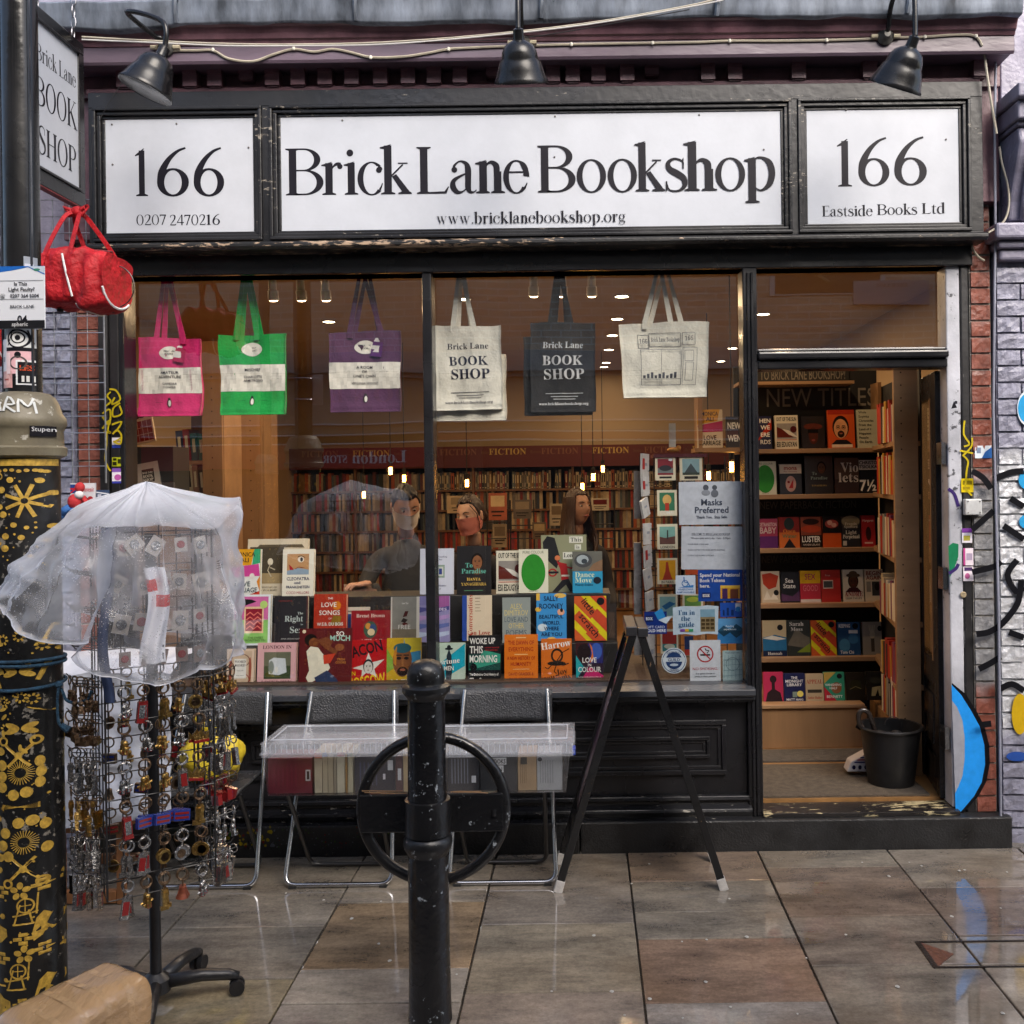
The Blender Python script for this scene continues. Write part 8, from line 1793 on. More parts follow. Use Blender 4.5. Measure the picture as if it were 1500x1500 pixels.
# ---------------------------------------------------------------- tote bags
def tote(label, x0, x1, y0, y1, col, handles, items=(), taper=0, depth=.03, yk=.13, seed=1, skew=0, band=None, gusset=True):
 s = (D0+yk)/FPX; w, h = (x1-x0)*s, (y1-y0)*s; px_, pz_ = W(x0, y1, yk)
 t = thing('tote_bag', label, 'tote bag', (px_, yk, pz_), (0, radians(skew), 0), group='tote bags hanging in the shop window')
 r = random.Random(seed); ph = [r.uniform(0,6) for _ in range(6)]
 def wr(u, v): return .0065*sin(u*9+ph[0]+v*3)*(.4+.6*v)+.005*sin(u*17+ph[1]-v*5)+.003*sin(v*11+ph[2]+u*4)+.0015*sin(u*37+v*23+ph[3])
 def fx_(u, v, l):
  tp = taper*(1-v)
  return Vector((w*(tp+u*(1-2*tp))+.002*sin(v*9+ph[4]), -l+wr(u, v)-.012*math.exp(-((v-.04)/.06)**2), h*v+(-.006*sin(u*pi+ph[5]) if v > .9 else 0)))
 cm = mat('canvas_'+col[1:], col, .85, var=.14, vscale=14, bump=.7, bscale=90, sheen=.1)
 mb = MB().grid(lambda u, v: fx_(u, v, 0), 22, 26); n0 = len(mb.v)
 mb.grid(lambda u, v: fx_(1-u, v, 0)+Vector((0, depth*(1-.7*v) if True else 0, 0)), 22, 26)
 W1, H1 = 23, 27
 for j in range(26): mb.f += [(j*W1, n0+j*W1+22, n0+(j+1)*W1+22, (j+1)*W1), (j*W1+22, (j+1)*W1+22, n0+(j+1)*W1, n0+j*W1)]; mb.m += [0,0]
 for i in range(22): mb.f.append((i, i+1, n0+21-i, n0+22-i)); mb.m.append(0)
 mk('bag_body', mb, cm, t, local=True, smooth='all')
 for k, (hx0, hxt, hx1, ytop) in enumerate(handles):
  P = [((hx0-x0)*s, .0, h-.028), ((hx0-x0)*s, .0, h*1.0), ((hxt-x0)*s-.006, .004, (y1-ytop)*s), ((hxt-x0)*s+.006, .004, (y1-ytop)*s), ((hx1-x0)*s, 0, h*1.0), ((hx1-x0)*s, 0, h-.028)]
  wd = .013; m2 = MB(); q = [Vector(p) for p in P]; vs = []
  for i, p in enumerate(q):
   tt = (q[min(i+1,5)]-q[max(i-1,0)]).normalized(); n = Vector((tt.z, 0, -tt.x))
   if i in (2,3): n = Vector((1,0,.0)) if i == 2 else Vector((1,0,0)); 
   if i in (0,1): n = Vector((1,0,0))
   if i in (4,5): n = Vector((-1,0,0))
   off = Vector((0,-.003+k*.018,0)); wq = wd if i not in (2,3) else wd*.6
   if i == 3: n = Vector((-1,0,0))
   vs += [p-n*wq+off, p+n*wq+off, p+n*wq+off+Vector((0,.003,0)), p-n*wq+off+Vector((0,.003,0))]
  m2.add(vs, [(4*i+a, 4*i+(a+1)%4, 4*i+4+(a+1)%4, 4*i+4+a) for i in (0,1,3,4) for a in range(4)])
  mk('handle', m2, cm, t, local=True)
 ar = Art(fx_, w, h, step=.0007, first=.0012, sub=20)
 for it in items: getattr(ar, it[0])(*it[1:])
 ar.done('bag_print', t, True); return t
def peng(lines, auth, c, cl='#e8e3d8', dx=0):
 its = [(RC,0,.29,1,.62,cl), (PO,[(.5+dx+.15*cos(a)*(1 if abs(cos(a)) < .8 else 1.05), .81+.085*sin(a)*(1-.25*abs(cos(a))**6)) for a in [2*pi*i/24 for i in range(24)]],cl), (T,.5+dx,.82,.022,'PENGUIN','#26222a','b',.2), (T,.5+dx,.785,.022,'BOOKS','#26222a','b',.18)]
 k = .54
 for l in lines: its.append((T,.5,k,.034,l,'#26222a','b',.44)); k -= .055
 k -= .03
 for l in auth: its.append((T,.5,k,.028,l,'#3a343c','b',.40)); k -= .045
 its += [(EL,.5,.165,.035,.05,'#1c1a20',12),(EL,.505,.16,.022,.04,cl,10),(EL,.5,.215,.02,.018,'#1c1a20',8),(RC,.28,.172,.40,.175,'#1c1a20'),(RC,.60,.172,.72,.175,'#1c1a20')]
 return its
tg = lambda c: [(PO,[(.57,.70),(.74,.68),(.76,.86),(.62,.88)],c),(PO,[(.58,.75),(.72,.74),(.73,.82),(.60,.83)],'#dcd8d4'),(EL,.67,.88,.04,.025,'#dcd8d4')]
tote('pink and white striped canvas tote with a paper swing tag, leftmost',203,296,496,610,'#cc1c68',[(231,245,270,400),(240,247,266,400)],peng(['AMATEUR','ADVENTURE'],['GANDAR','DOWER'],'#b01c5c')+[(T,.09,.32,.018,'TRAVEL & ADVENTURE','#a83a6c','',.5,'l',90),(T,.86,.32,.018,'TRAVEL & ADVENTURE','#a83a6c','',.5,'l',90)]+tg('#a8184c'),.01,seed=2)
tote('green and white striped canvas tote hanging in the window',322,420,490,608,'#04a043',[(348,361,378,400),(354,364,382,400)],peng(['MISCHIEF'],['CHARLOTTE','ARMSTRONG'],'#04a043'),.02,seed=3)
tote('purple and white striped canvas tote left of the mullion',483,588,487,604,'#52264f',[(514,532,560,398),(520,540,556,398)],peng(['A ROOM','OF',"ONE'S OWN"],['VIRGINIA WOOLF'],'#52264f')+tg('#5a2a6c'),.01,seed=4)
BT = [(T,.5,.72,.07,'Brick Lane',None,'s',.62),(T,.5,.53,.105,'BOOK',None,'s',.62),(T,.52,.37,.115,'SHOP',None,'s',.66),(RC,.22,.205,.8,.212,None),(RC,.3,.17,.72,.177,None),(RC,.34,.14,.68,.147,None),(T,.5,.075,.032,'www.bricklanebookshop.org',None,'s',.76)]
def btc(c): return [tuple(c if x is None else x for x in it) for it in BT]
tote('cream cotton tote hidden behind another, its hem showing below',636,742,520,617,'#d3cec0',[],(),.0,yk=.165,seed=9)
tote('cream cotton tote printed Brick Lane Book Shop right of the mullion',640,737,478,602,'#dcd8cc',[(668,680,697,398),(674,683,694,398)],btc('#2a2c3c'),.0,seed=5,skew=-1)
tote('black cotton tote hidden behind another, its edge showing at the left',768,868,492,609,'#101014',[],(),.0,yk=.165,seed=8)
tote('black cotton tote printed Brick Lane Book Shop in white',778,873,474,604,'#131318',[(808,820,838,395),(814,825,832,395)],btc('#c9c9c9'),.0,seed=6)
SHOPD = []
DLc = '#4a4e58'
for (a, b_, c, d) in ((.20,.66,.32,.84),(.33,.68,.68,.86),(.70,.70,.84,.86),(.22,.16,.68,.64),(.70,.16,.86,.66),(.72,.48,.82,.62),(.73,.22,.82,.46),(.22,.16,.44,.24),(.46,.16,.68,.24)):
 SHOPD += [(RC,a,b_,c,b_+.006,DLc),(RC,a,d,c,d+.006,DLc),(RC,a,b_,a+.005,d,DLc),(RC,c,b_,c+.005,d,DLc)]
SHOPD += [(T,.26,.72,.06,'166',DLc,'s',.09),(T,.505,.74,.06,'Brick Lane Bookshop',DLc,'s',.32),(T,.77,.75,.06,'166',DLc,'s',.09),(RC,.45,.24,.455,.64,DLc)]+[(RC,.24+.045*k,.25,.27+.045*k,.29+.02*(k%3),DLc) for k in range(9)]
tote('large wide cream tote with a line drawing of the shop front',908,1041,474,583,'#dedacd',[(946,968,984,393),(954,978,1000,393)],SHOPD,.045,seed=7,depth=.05)
# ---------------------------------------------------------------- books on the display shelves beyond the door
def dbk(k, px0, py0, px1, cover, lab, its, row=None):
 y = DY+.05; py1 = srows[k] if k < 5 else 1028; y = y if k < 5 else 1.02
 return bookx(px0,py0,px1,py1,y,cover,lab,its,lean=6,zb=(ds[k] if k < 5 else LZ),group='books on the display shelves beyond the door')
dbk(0,1108,608,1131,'#1d1a3a','dark blue and red patterned book at the left of the top shelf',[(PO,[(0,.2),(1,.6),(1,.9),(.4,.5)],'#a83020'),(T,.6,.80,.12,'HEN',WH_,'B',.7),(T,.6,.60,.12,'WE',WH_,'B',.6),(T,.6,.38,.12,'ERE',WH_,'B',.7),(T,.6,.16,.12,'RDS',WH_,'B',.7)])
dbk(0,1136,607,1170,'#cfc7b2','cream book reading Out of the Sun on the top display shelf',OOS)
dbk(0,1175,609,1209,'#1a1210','near black book with a dim face on the top display shelf',[(EL,.5,.68,.4,.1,'#5c2a20'),(EL,.5,.40,.2,.26,'#4a241a'),(RC,.28,.48,.72,.60,'#0d0a0a'),(EL,.5,.26,.08,.03,'#7a3a34')])
dbk(0,1214,600,1253,'#c8501c','orange book with a cartoon man in glasses and goatee',[(RC,0,.88,1,1,'#a8301c'),('face',.48,.52,.26,'#d89a6c','#1d1714',None,True,'#2a1c14'),(RC,.12,.02,.9,.1,'#e0c8b0'),(PO,[(.1,.1),(.3,.22),(.68,.22),(.9,.1)],'#1d1a1c')])
dbk(0,1257,600,1288,'#b9b8a0','pale green book of many dark title lines on the top shelf',[(T,.08,.9-.11*k,.06,t,'#22241e','b',.86,'l') for k, t in enumerate(('Wole','Soyinka','Chronicles','From the','Land of t','Happiest','People','On Earth'))])
dbk(1,1105,675,1138,'#cfcbb4','cream book with a green oval on the second display shelf',GRN)
dbk(1,1143,679,1175,'#1d1c20','dark book with a white title box and a small red mask face',[(RC,.0,.68,1,.98,'#d3c4b4'),(T,.5,.80,.13,'mona','#9a2a1c','B',.84),(T,.5,.72,.05,'Pola Oloixarac','#9a2a1c','',.8),(EL,.5,.34,.24,.26,'#b8928a'),(PO,[(.4,.2),(.62,.5),(.6,.2)],'#a02028'),(EL,.4,.4,.06,.04,'#7a1820')])
dbk(1,1180,668,1221,'#19191b','black book reading To Paradise on the second display shelf',[('face',.6,.68,.14,'#5a3a28','#0f0c0b'),(T,.34,.5,.08,'To','#8a9a90','s',.2),(T,.5,.38,.08,'Paradise','#8a9a90','s',.66),(T,.5,.2,.04,'YANAGIHARA','#9a8450','s',.66)])
dbk(1,1224,671,1259,'#4a3832','brown book with big pale letters reading Violets',[(RC,0,0,1,.4,'#35292a'),(T,.62,.60,.26,'Vio','#d3ccc2','s',.74),(T,.56,.32,.26,'lets','#d3ccc2','s',.84)])
dbk(1,1260,673,1290,'#1b1d24','black and white book by Christos Tsiolkas',[(RC,0,.68,1,.96,'#cfccc8'),(T,.5,.84,.09,'CHRISTOS',BLK_,'B',.98),(T,.5,.72,.09,'TSIOLKAS',BLK_,'B',.98),(T,.4,.08,.3,'7½',WH_,'B',.8)])
dbk(2,1112,760,1140,'#a02c50','magenta book with bold pale letters on the third shelf',[(RC,0,0,1,.4,'#5c2a6a'),(T,.5,.74,.12,'DETRANSITION','#e0c8c4','B',.9),(T,.5,.5,.2,'BABY','#e0c8c4','B',.86)])
dbk(2,1142,758,1172,'#c8641c','orange and green book with a dark figure on the third shelf',[(RC,0,.5,1,1,'#8a2a28'),(EL,.5,.78,.25,.2,'#2a3436'),(T,.5,.48,.12,'Open','#d8843a','s',.6),(T,.5,.32,.12,'Water','#3a7a5c','b',.7),(PO,[(.2,0),(.5,.3),(.8,0)],'#1d1a20')])
dbk(2,1174,758,1204,'#8a3c20','book with huge lips and the word Luster on the third shelf',[(EL,.5,.84,.4,.1,'#2a1410'),(EL,.5,.6,.5,.12,'#c04a2c'),(RC,0,0,1,.40,'#1d1412'),(T,.5,.18,.18,'LUSTER',WH_,'B',.9),(T,.5,.06,.06,'RAVEN LEILANI','#d8c8b8','',.8)])
dbk(2,1206,758,1233,'#c4501a','black book with pink petals over an orange block',[(RC,0,.46,1,1,'#1a1818'),(EL,.5,.76,.36,.14,'#a84a44'),(EL,.4,.8,.14,.08,'#d8a494'),(EL,.62,.72,.14,.07,'#d8a494')])
dbk(2,1234,758,1261,'#24242a','grey floral book by Francis Spufford on the third shelf',[(EL,.5,.84,.5,.18,'#8a7f66'),(T,.5,.72,.08,'Francis','#d3ccb8','s',.7),(T,.5,.62,.08,'Spufford','#d3ccb8','s',.8),(T,.5,.42,.12,'Light','#d8d4cc','s',.6),(T,.5,.28,.12,'Perpetual','#d8d4cc','s',.9),(RC,.05,.05,.25,.2,'#b8b4ac')])
dbk(2,1263,757,1283,'#a8282c','red book at the right end of the third display shelf',[(T,.5,.8,.07,'Margaret',WH_,'',.8),(EL,.5,.42,.2,.22,'#3a1a1c'),(RC,.2,.1,.8,.15,'#e0b8b0')])
dbk(3,1116,838,1143,'#c3b49c','cream book with a red torn shape on the fourth shelf',[(PO,[(.05,.9),(.5,.95),(.95,.85),(.8,.5),(.4,.42),(.1,.6)],'#b03a24'),(PO,[(.1,.1),(.3,.4),(.5,.15),(.7,.35),(.9,.1)],'#e0d8c8'),(EL,.8,.32,.14,.09,BLK_)])
dbk(3,1145,840,1172,'#15151c','black book reading Sea State with a coloured sunset',[(PO,[(0,.05),(0,.3),(.6,.2),(1,.4),(1,.05)],'#5a3a5c'),(T,.45,.66,.14,'Sea',WH_,'b',.5),(T,.45,.48,.14,'State',WH_,'b',.74)])
dbk(3,1173,838,1203,'#b8283a','yellow and pink book of large capitals on the fourth shelf',[(RC,0,.6,1,1,'#d0a01c'),(RC,0,0,1,.1,'#d9c8c0'),(T,.5,.72,.18,'SEX','#a02a4c','b',.54),(T,.5,.36,.18,'GOOD','#d8707c','b',.74)])
dbk(3,1204,837,1232,'#b02c28','plain red book with a small grey photograph',[(RC,.1,.42,.62,.68,'#d0c0b8'),(RC,.13,.45,.59,.65,'#4a4c4c'),(T,.35,.8,.06,'Free','#e0b8a8','',.4)])
dbk(3,1236,837,1266,'#cfc6b4','cream book with a man in a wide hat, fourth shelf',[('face',.5,.62,.20,'#4a2c1e','#1d1512'),(EL,.5,.82,.34,.07,'#5c4838'),(EL,.5,.88,.2,.08,'#5c4838'),(PO,[(.1,.3),(.3,.44),(.7,.44),(.9,.3)],'#3a1a20'),(T,.5,.17,.14,'ANDRE','#8a1c20','s',.9),(T,.5,.08,.06,'LEON TALLEY',BLK_,'s',.8)])
dbk(3,1268,837,1295,'#cbbfa8','cream book reading Begin Again with a grey portrait',[(T,.5,.82,.12,'BEGIN','#7a1c1c','B',.86),(T,.5,.68,.12,'AGAIN','#7a1c1c','B',.86),(RC,.38,.18,.92,.62,'#3a3c3e'),(EL,.66,.46,.14,.12,'#1f1a18'),(RC,.08,.3,.32,.62,'#8a8478')])
dbk(4,1118,911,1153,'#c3ae88','book with a blue painted sea under a sand sky, fifth shelf',[(PO,[(0,.1),(0,.52),(.5,.6),(1,.52),(1,.1)],'#2a6a94'),(PO,[(0,.5),(.4,.58),(1,.48),(.6,.44)],'#d8d8cc'),(RC,0,0,1,.16,'#1a2440'),(EL,.74,.8,.12,.08,BLK_),(T,.5,.04,.08,'Hannah','#d8d4cc','s',.8)])
dbk(4,1154,911,1188,'#2c302c','dark mountain painting book on the fifth shelf',[(PO,[(0,.3),(.4,.78),(.7,.6),(1,.5),(1,.2)],'#6a6458'),(PO,[(.4,.1),(1,.36),(1,.1)],'#7a8a2c'),(T,.42,.84,.11,'Sarah','#d8d4cc','s',.6),(T,.42,.70,.10,'Moss','#d8d4cc','s',.6)])
dbk(4,1189,912,1226,'#c9501c','yellow and orange diagonal bar book on the fifth display shelf',SCR)
dbk(4,1228,915,1261,'#1f4a74','blue swirling book with white block letters, fifth shelf',[(EL,.3,.3,.25,.2,'#4a84a4'),(EL,.7,.5,.22,.16,'#3a6c94'),(T,.32,.84,.10,'KEEPING',WH_,'B',.5),(RC,.5,.66,.9,.76,'#d8d8d4'),(EL,.8,.88,.13,.09,BLK_),(T,.4,.05,.09,'Tom Chi',WH_,'B',.6)])
dbk(4,1265,915,1293,'#8a8478','grey book with a raised drawn hand, fifth shelf',[(RC,.42,.1,.6,.5,'#4a443c'),(EL,.5,.62,.14,.12,'#b0a690')]+[(LI,[(.4+.06*k,.7),(.34+.1*k,.9)],.03,'#b0a690') for k in range(4)]+[(EL,.9,.8,.12,.08,BLK_)])
dbk(5,1119,986,1148,'#a8284c','crimson book with a dark long-necked silhouette on the lowest shelf',[(PO,[(.1,0),(.2,.3),(.42,.42),(.58,.42),(.85,.3),(.95,0)],'#2a1c20'),(RC,.42,.4,.58,.66,'#2a1c20'),(EL,.5,.76,.17,.13,'#2a1c20')])
dbk(5,1149,988,1180,'#1b1f48','navy book reading The Midnight Library with a yellow moon',[(T,.5,.80,.09,'THE',WH_,'b',.3),(T,.5,.67,.10,'MIDNIGHT',WH_,'b',.84),(T,.5,.54,.10,'LIBRARY',WH_,'b',.74),(EL,.76,.26,.15,.11,'#e0d068'),(RC,.4,.14,.62,.34,'#7a8a80'),(T,.5,.02,.08,'MATT HAIG',WH_,'b',.86)])
dbk(5,1181,989,1207,'#b09c7c','buff book with red title The Appeal, lowest shelf',[(T,.5,.64,.15,'APPEAL','#a03a2c','s',.9),(RC,.1,.3,.9,.42,'#3a342c'),(T,.5,.08,.09,'Janice Hallett','#a03a2c','s',.86)])
dbk(5,1208,987,1238,'#2c8a6c','green, gold and red book of overlapping shapes, lowest shelf',[(PO,[(0,0),(0,.5),(.6,0)],'#b02c3a'),(PO,[(0,.6),(0,1),(.6,1)],'#b89a4c'),(EL,.6,.45,.25,.2,'#8a5a3c'),(EL,.76,.86,.13,.09,BLK_),(T,.45,.52,.08,'VANISHING',WH_,'b',.8),(T,.45,.40,.08,'HALF',WH_,'b',.4),(T,.5,.10,.09,'BENNETT',WH_,'b',.8)])
dbk(5,1240,988,1268,'#14140f','almost black book with dim gold marks, lowest shelf',[(EL,.5,.55,.3,.2,'#2c2c1a'),(LI,[(.2,.4),(.5,.5),(.8,.42)],.02,'#8a8458')])
dbk(5,1270,987,1298,'#1c1c1a','black book with a cream window shape, lowest shelf',[(PO,[(.25,.15),(.3,.45),(.75,.5),(.75,.15)],'#b0a274'),(PO,[(.45,.15),(.6,.4),(.66,.15)],'#14140f'),(EL,.5,.7,.3,.12,'#3a3a30')])
# ---------------------------------------------------------------- keyring stand under a plastic cover
sb_ = G(229, 1474)
ks = thing('keyring_stand', 'black wire rotating rack on a star base, left foreground', 'display rack', (sb_.x, sb_.y, 0))
PL = mat('black_plastic', (.014,.014,.016), .4, var=.3, vscale=20, bump=.4, bscale=60)
mb = MB().tube([(sb_.x,sb_.y,.06),(sb_.x,sb_.y,1.52)], .0175, 14); mk('pole', mb, PL, ks, smooth=True)
mk('hub', MB().lathe([(.0,.045),(.045,.05),(.045,.09),(.022,.11),(.0,.11)], 20, (sb_.x,sb_.y,0)), PL, ks, smooth=True)
for k, a in enumerate((18, 80, 152, 214, -72)):
 d = Vector((cos(radians(a)), sin(radians(a)), 0)); c = Vector((sb_.x, sb_.y, 0))
 arm = mk('base_arm', MB().tube([c+d*.02+Vector((0,0,.075)), c+d*.14+Vector((0,0,.078)), c+d*.22+Vector((0,0,.066)), c+d*.25+Vector((0,0,.055))], [.022,.020,.018,.014], 10), PL, ks, smooth='all')
 n = Vector((-d.y, d.x, 0)); w = c+d*.245+Vector((0,0,.024)); m = MB()
 for s in (-1, 1): m.tube([w+n*s*.006, w+n*s*.022], .024, 16)
 m.box(w.x-.006,w.x+.006,w.y-.006,w.y+.006,.02,.06); mk('castor', m, PL, arm, smooth=True)
SPIN = radians(33)
def spin(o):
 """turn a finished piece of the rack about its pole"""
 c = Vector((sb_.x, sb_.y, 0)); R_ = Matrix.Rotation(SPIN, 4, 'Z')
 if o.parent is not None: o.matrix_basis = R_ @ o.matrix_basis
 else: o.matrix_basis = Matrix.Translation(c) @ R_ @ Matrix.Translation(-c) @ o.matrix_basis
 return o
rw = .312; rcx = sb_.x; rx0, rx1 = rcx-rw/2, rcx+rw/2; ry0, ry1 = sb_.y-.15, sb_.y+.15
rz0_, rz1_ = W(247,1308,ry0)[1], W(247,765,ry0)[1]
mb = MB()
for x in (rx0, rx0+.045, rx0+rw*.5, rx1-.05, rx1):
 for y in (ry0, ry1): mb.tube([(x,y,rz0_),(x,y,rz1_)], .0032 if x in (rx0, rx1) else .0022, 5)
for y in (ry0+.07, sb_.y, ry1-.07):
 for x in (rx0, rx1): mb.tube([(x,y,rz0_),(x,y,rz1_)], .0022, 5)
rows_z = [W(247,py,ry0)[1] for py in (785,838,892,946,1000,1052,1108,1164,1220,1278)]
for z in rows_z + [rz0_, rz1_]:
 mb.tube([(rx0,ry0,z),(rx1,ry0,z),(rx1,ry1,z),(rx0,ry1,z)], .0022, 5, closed=True)
for x, y in ((rcx,ry0),(rcx,ry1),(rx0,sb_.y),(rx1,sb_.y)): mb.tube([(sb_.x,sb_.y,rz0_),(x,y,rz0_)], .003, 5); mb.tube([(sb_.x,sb_.y,rz1_),(x,y,rz1_)], .003, 5)
spin(mk('wire_cage', mb, BWIRE, ks, smooth=True, kind='stuff'))
# hooks: out of the front, and out of both sides
fc = [rx0+rw*(.16+.17*k) for k in range(5)]
mb = MB()
for z in rows_z:
 for x in fc: mb.tube([(x,ry0,z),(x,ry0-.045,z-.004),(x,ry0-.053,z+.006)], .0018, 5)
 for s, x in ((-1, rx0), (1, rx1)):
  for k in range(4): y = ry0+.05+.06*k; mb.tube([(x,y,z-.01),(x+s*.072,y,z+.004),(x+s*.082,y,z+.016)], .0018, 5)
spin(mk('hooks', mb, BWIRE, ks, smooth=True, kind='stuff'))
SIL = mat('silver_charm', (.40,.39,.38), .25, metal=1, var=.4, vscale=90, bump=1, bscale=160)
GLD = mat('gold_charm', (.46,.29,.09), .28, metal=1, var=.5, vscale=90, bump=1, bscale=160)
BRZ = mat('bronze_charm', (.20,.13,.08), .35, metal=.9, var=.5, vscale=90, bump=1, bscale=160)
REDE = mat('red_enamel', (.20,.015,.015), .25, coat=.5); BLUE_ = mat('blue_enamel', (.02,.04,.22), .25, coat=.5); COPP = mat('copper_charm', (.32,.09,.05), .35, metal=.6, var=.3, vscale=60)
def charm(kind):
 m = MB()
 m.torus((0,0,-.013), .0135, .0022, 'Y', 16, 5, 0); m.tube([(0,0,-.027),(0,0,-.040)], .0016, 5, 0)
 z = -.040
 if kind == 'box': m.box(-.0095,.0095,-.006,.006,z-.048,z,1); m.box(-.007,.007,-.0068,-.006,z-.040,z-.008,2); m.box(-.011,.011,-.007,.007,z-.052,z-.047,1)
 elif kind == 'disc': m.lathe([(0,-.002),(.017,-.002),(.018,0),(.017,.002),(0,.002)], 20, (0,0,z-.017), Matrix.Rotation(radians(90),4,'X'), 1); m.lathe([(0,0),(.011,0)], 14, (0,-.0026,z-.017), Matrix.Rotation(radians(90),4,'X'), 2)
 elif kind == 'bus': m.box(-.019,.019,-.006,.006,z-.030,z-.004,1); m.box(-.016,.016,-.0068,-.006,z-.014,z-.008,2); m.box(-.016,.016,-.0068,-.006,z-.025,z-.019,2)
 elif kind == 'tower': m.box(-.005,.005,-.005,.005,z-.040,z,1); m.box(-.0065,.0065,-.0065,.0065,z-.018,z-.006,1); m.box(-.010,.010,-.004,.004,z-.050,z-.040,1)
 elif kind == 'bell': m.lathe([(.0,0),(.008,-.003),(.011,-.018),(.016,-.030),(.0,-.030)], 16, (0,0,z), None, 1)
 elif kind == 'crown': m.prism([(-.018,0,z-.026),(.018,0,z-.026),(.020,0,z-.006),(.010,0,z-.016),(0,0,z),(-.010,0,z-.016),(-.020,0,z-.006)], (0,-.003,0), (0,.003,0), 1); m.box(-.018,.018,-.0035,.0035,z-.033,z-.026,2)
 elif kind == 'cab': m.box(-.020,.020,-.006,.006,z-.026,z-.012,1); m.box(-.011,.011,-.006,.006,z-.012,z-.002,1); m.box(-.016,.016,-.0068,-.006,z-.024,z-.018,2)
 elif kind == 'fig': m.ball((0,0,z-.008), .007, m=1); m.tube([(0,0,z-.014),(0,0,z-.034)], [.007,.009], 8, 1); m.tube([(-.012,0,z-.028),(.012,-.002,z-.018)], .003, 6, 1); m.box(-.005,.005,-.007,-.004,z-.036,z-.026,2)
 return m
CM = {}
def charm_mesh(kind, a, b_):
 k = (kind, a.name, b_.name)
 if k not in CM: CM[k] = mesh_of(charm(kind), 'keyring', [SIL if a is SIL else BRZ, a, b_], smooth=False)
 return CM[k]
kinds = [('box',REDE,SIL,'red phone box'),('disc',GLD,BRZ,'round gold'),('disc',SIL,BRZ,'round silver'),('tower',SIL,BRZ,'silver clock tower'),('tower',GLD,REDE,'gold clock tower'),('bus',REDE,BLUE_,'red bus'),('cab',BRZ,SIL,'dark taxi'),('crown',GLD,REDE,'gold and red crown'),('bell',COPP,SIL,'copper bell'),('fig',SIL,REDE,'silver figure'),('fig',GLD,REDE,'gold figure'),('bus',BLUE_,REDE,'blue and red bus'),('box',SIL,REDE,'silver box')]
front = {5:[10,9,10,9,7],6:[9,10,10,12,7],7:[0,11,11,11,4],8:[3,12,1,2,1],9:[12,10,4,4,9]}
ordn = ['first','second','third','fourth','fifth']; rr = random.Random(12)
rown = {4:'topmost uncovered',5:'second uncovered',6:'third uncovered',7:'fourth uncovered',8:'fifth uncovered',9:'lowest'}
for ri in range(4, 10):
 for ci, x in enumerate(fc):
  kd = kinds[[9,0,4,10,1][ci] if ri == 4 else front[ri][ci]] if not (ri == 9 and ci == 3) else kinds[8]
  for j in (0, 1): spin(put('keyring', charm_mesh(kd[0], kd[1], kd[2]), None, (x+rr.uniform(-.004,.004), ry0-.040+.022*j, rows_z[ri]+.001-.003*j), (0, radians(rr.uniform(-9,9)), radians(rr.uniform(-25,25))), scale=(1.22,)*3, label='%s keyring on the rack front, %s row, %s column%s' % (kd[3], rown[ri].replace(' uncovered',''), ordn[ci], ', the one behind' if j else ''), cat='keyring', group='keyrings on the rotating rack'))
for si, (s, x, sn) in enumerate(((-1, rx0, 'left'), (1, rx1, 'right'))):
 for ri in range(4, 10):
  kd = [kinds[10],kinds[6],kinds[3],kinds[12] if s < 0 else kinds[3],kinds[3],kinds[12]][ri-4] if s < 0 else [kinds[7],kinds[3],kinds[12],kinds[5],kinds[9],kinds[12]][ri-4]
  if s < 0 and ri == 7: kd = kinds[4]
  for k in range(2):
   for j in range(5):
    spin(put('keyring', charm_mesh(kd[0], kd[1] if s > 0 or ri > 6 else (BRZ if ri < 6 else kd[1]), kd[2]), None, (x+s*(.014+.015*j), ry0+.07+.14*k, rows_z[ri]-.006+.004*j+rr.uniform(-.004,.004)), (0, radians(rr.uniform(-14,14)), radians(90+rr.uniform(-50,50))), scale=(rr.uniform(1,1.25),)*3, label='keyring in a %s bunch on the %s side hooks, %s row' % (kd[3], sn, rown[ri].replace(' uncovered','')), cat='keyring', group='side keyrings, %s, %s row' % (sn, rown[ri])))
for ri in range(4, 10):     # the far face of the rack, glimpsed through the wires
 for ci, x in enumerate(fc):
  kd = kinds[(ri*3+ci*5) % len(kinds)]; spin(put('keyring', charm_mesh(kd[0], BRZ if kd[1] is not GLD else GLD, kd[2]), None, (x, ry1+.02, rows_z[ri]), (0, radians(rr.uniform(-9,9)), radians(rr.uniform(-40,40))), scale=(1.22,)*3, label='keyring on the far face of the rack, seen through its wires', cat='keyring', group='keyrings on the far face of the rack'))
# badge cards and covered goods
BADGE = mat('badge_card', (.34,.31,.28), .6, var=.3, vscale=40)
for ri in range(4):
 for ci, x in enumerate(fc):
  z = rows_z[ri]
  m = MB().box(x-.019,x+.019,ry0-.047,ry0-.045,z-.055,z-.006)
  o = mk('badge_card', m, [BADGE, mat('card_brown', (.16,.11,.09), .6, var=.4, vscale=40)][ri > 2], None, org=(x,ry0-.046,z), label='%s pin badge card, %s column of the %s row under the plastic cover' % (['pale','pale','greyish','brown'][ri], ordn[ci], ['top','second','third','fourth'][ri]), cat='badge card', group='badge cards under the plastic cover')
  o.rotation_euler = (radians(rr.uniform(-12,12)), radians(rr.uniform(-14,14)+(rr.choice([0, 0, 45]) if ri < 2 else 0)), radians(rr.uniform(-20,20))); o.scale = (rr.uniform(.85,1.25),)*3
  spin(o); mk('badge', MB().lathe([(.0,0),(.013,0),(.012,.002)], 16, (x, ry0-.048, z-.03), Matrix.Rotation(radians(90),4,'X')), SIL if (ri+ci) % 3 else REDE, o)
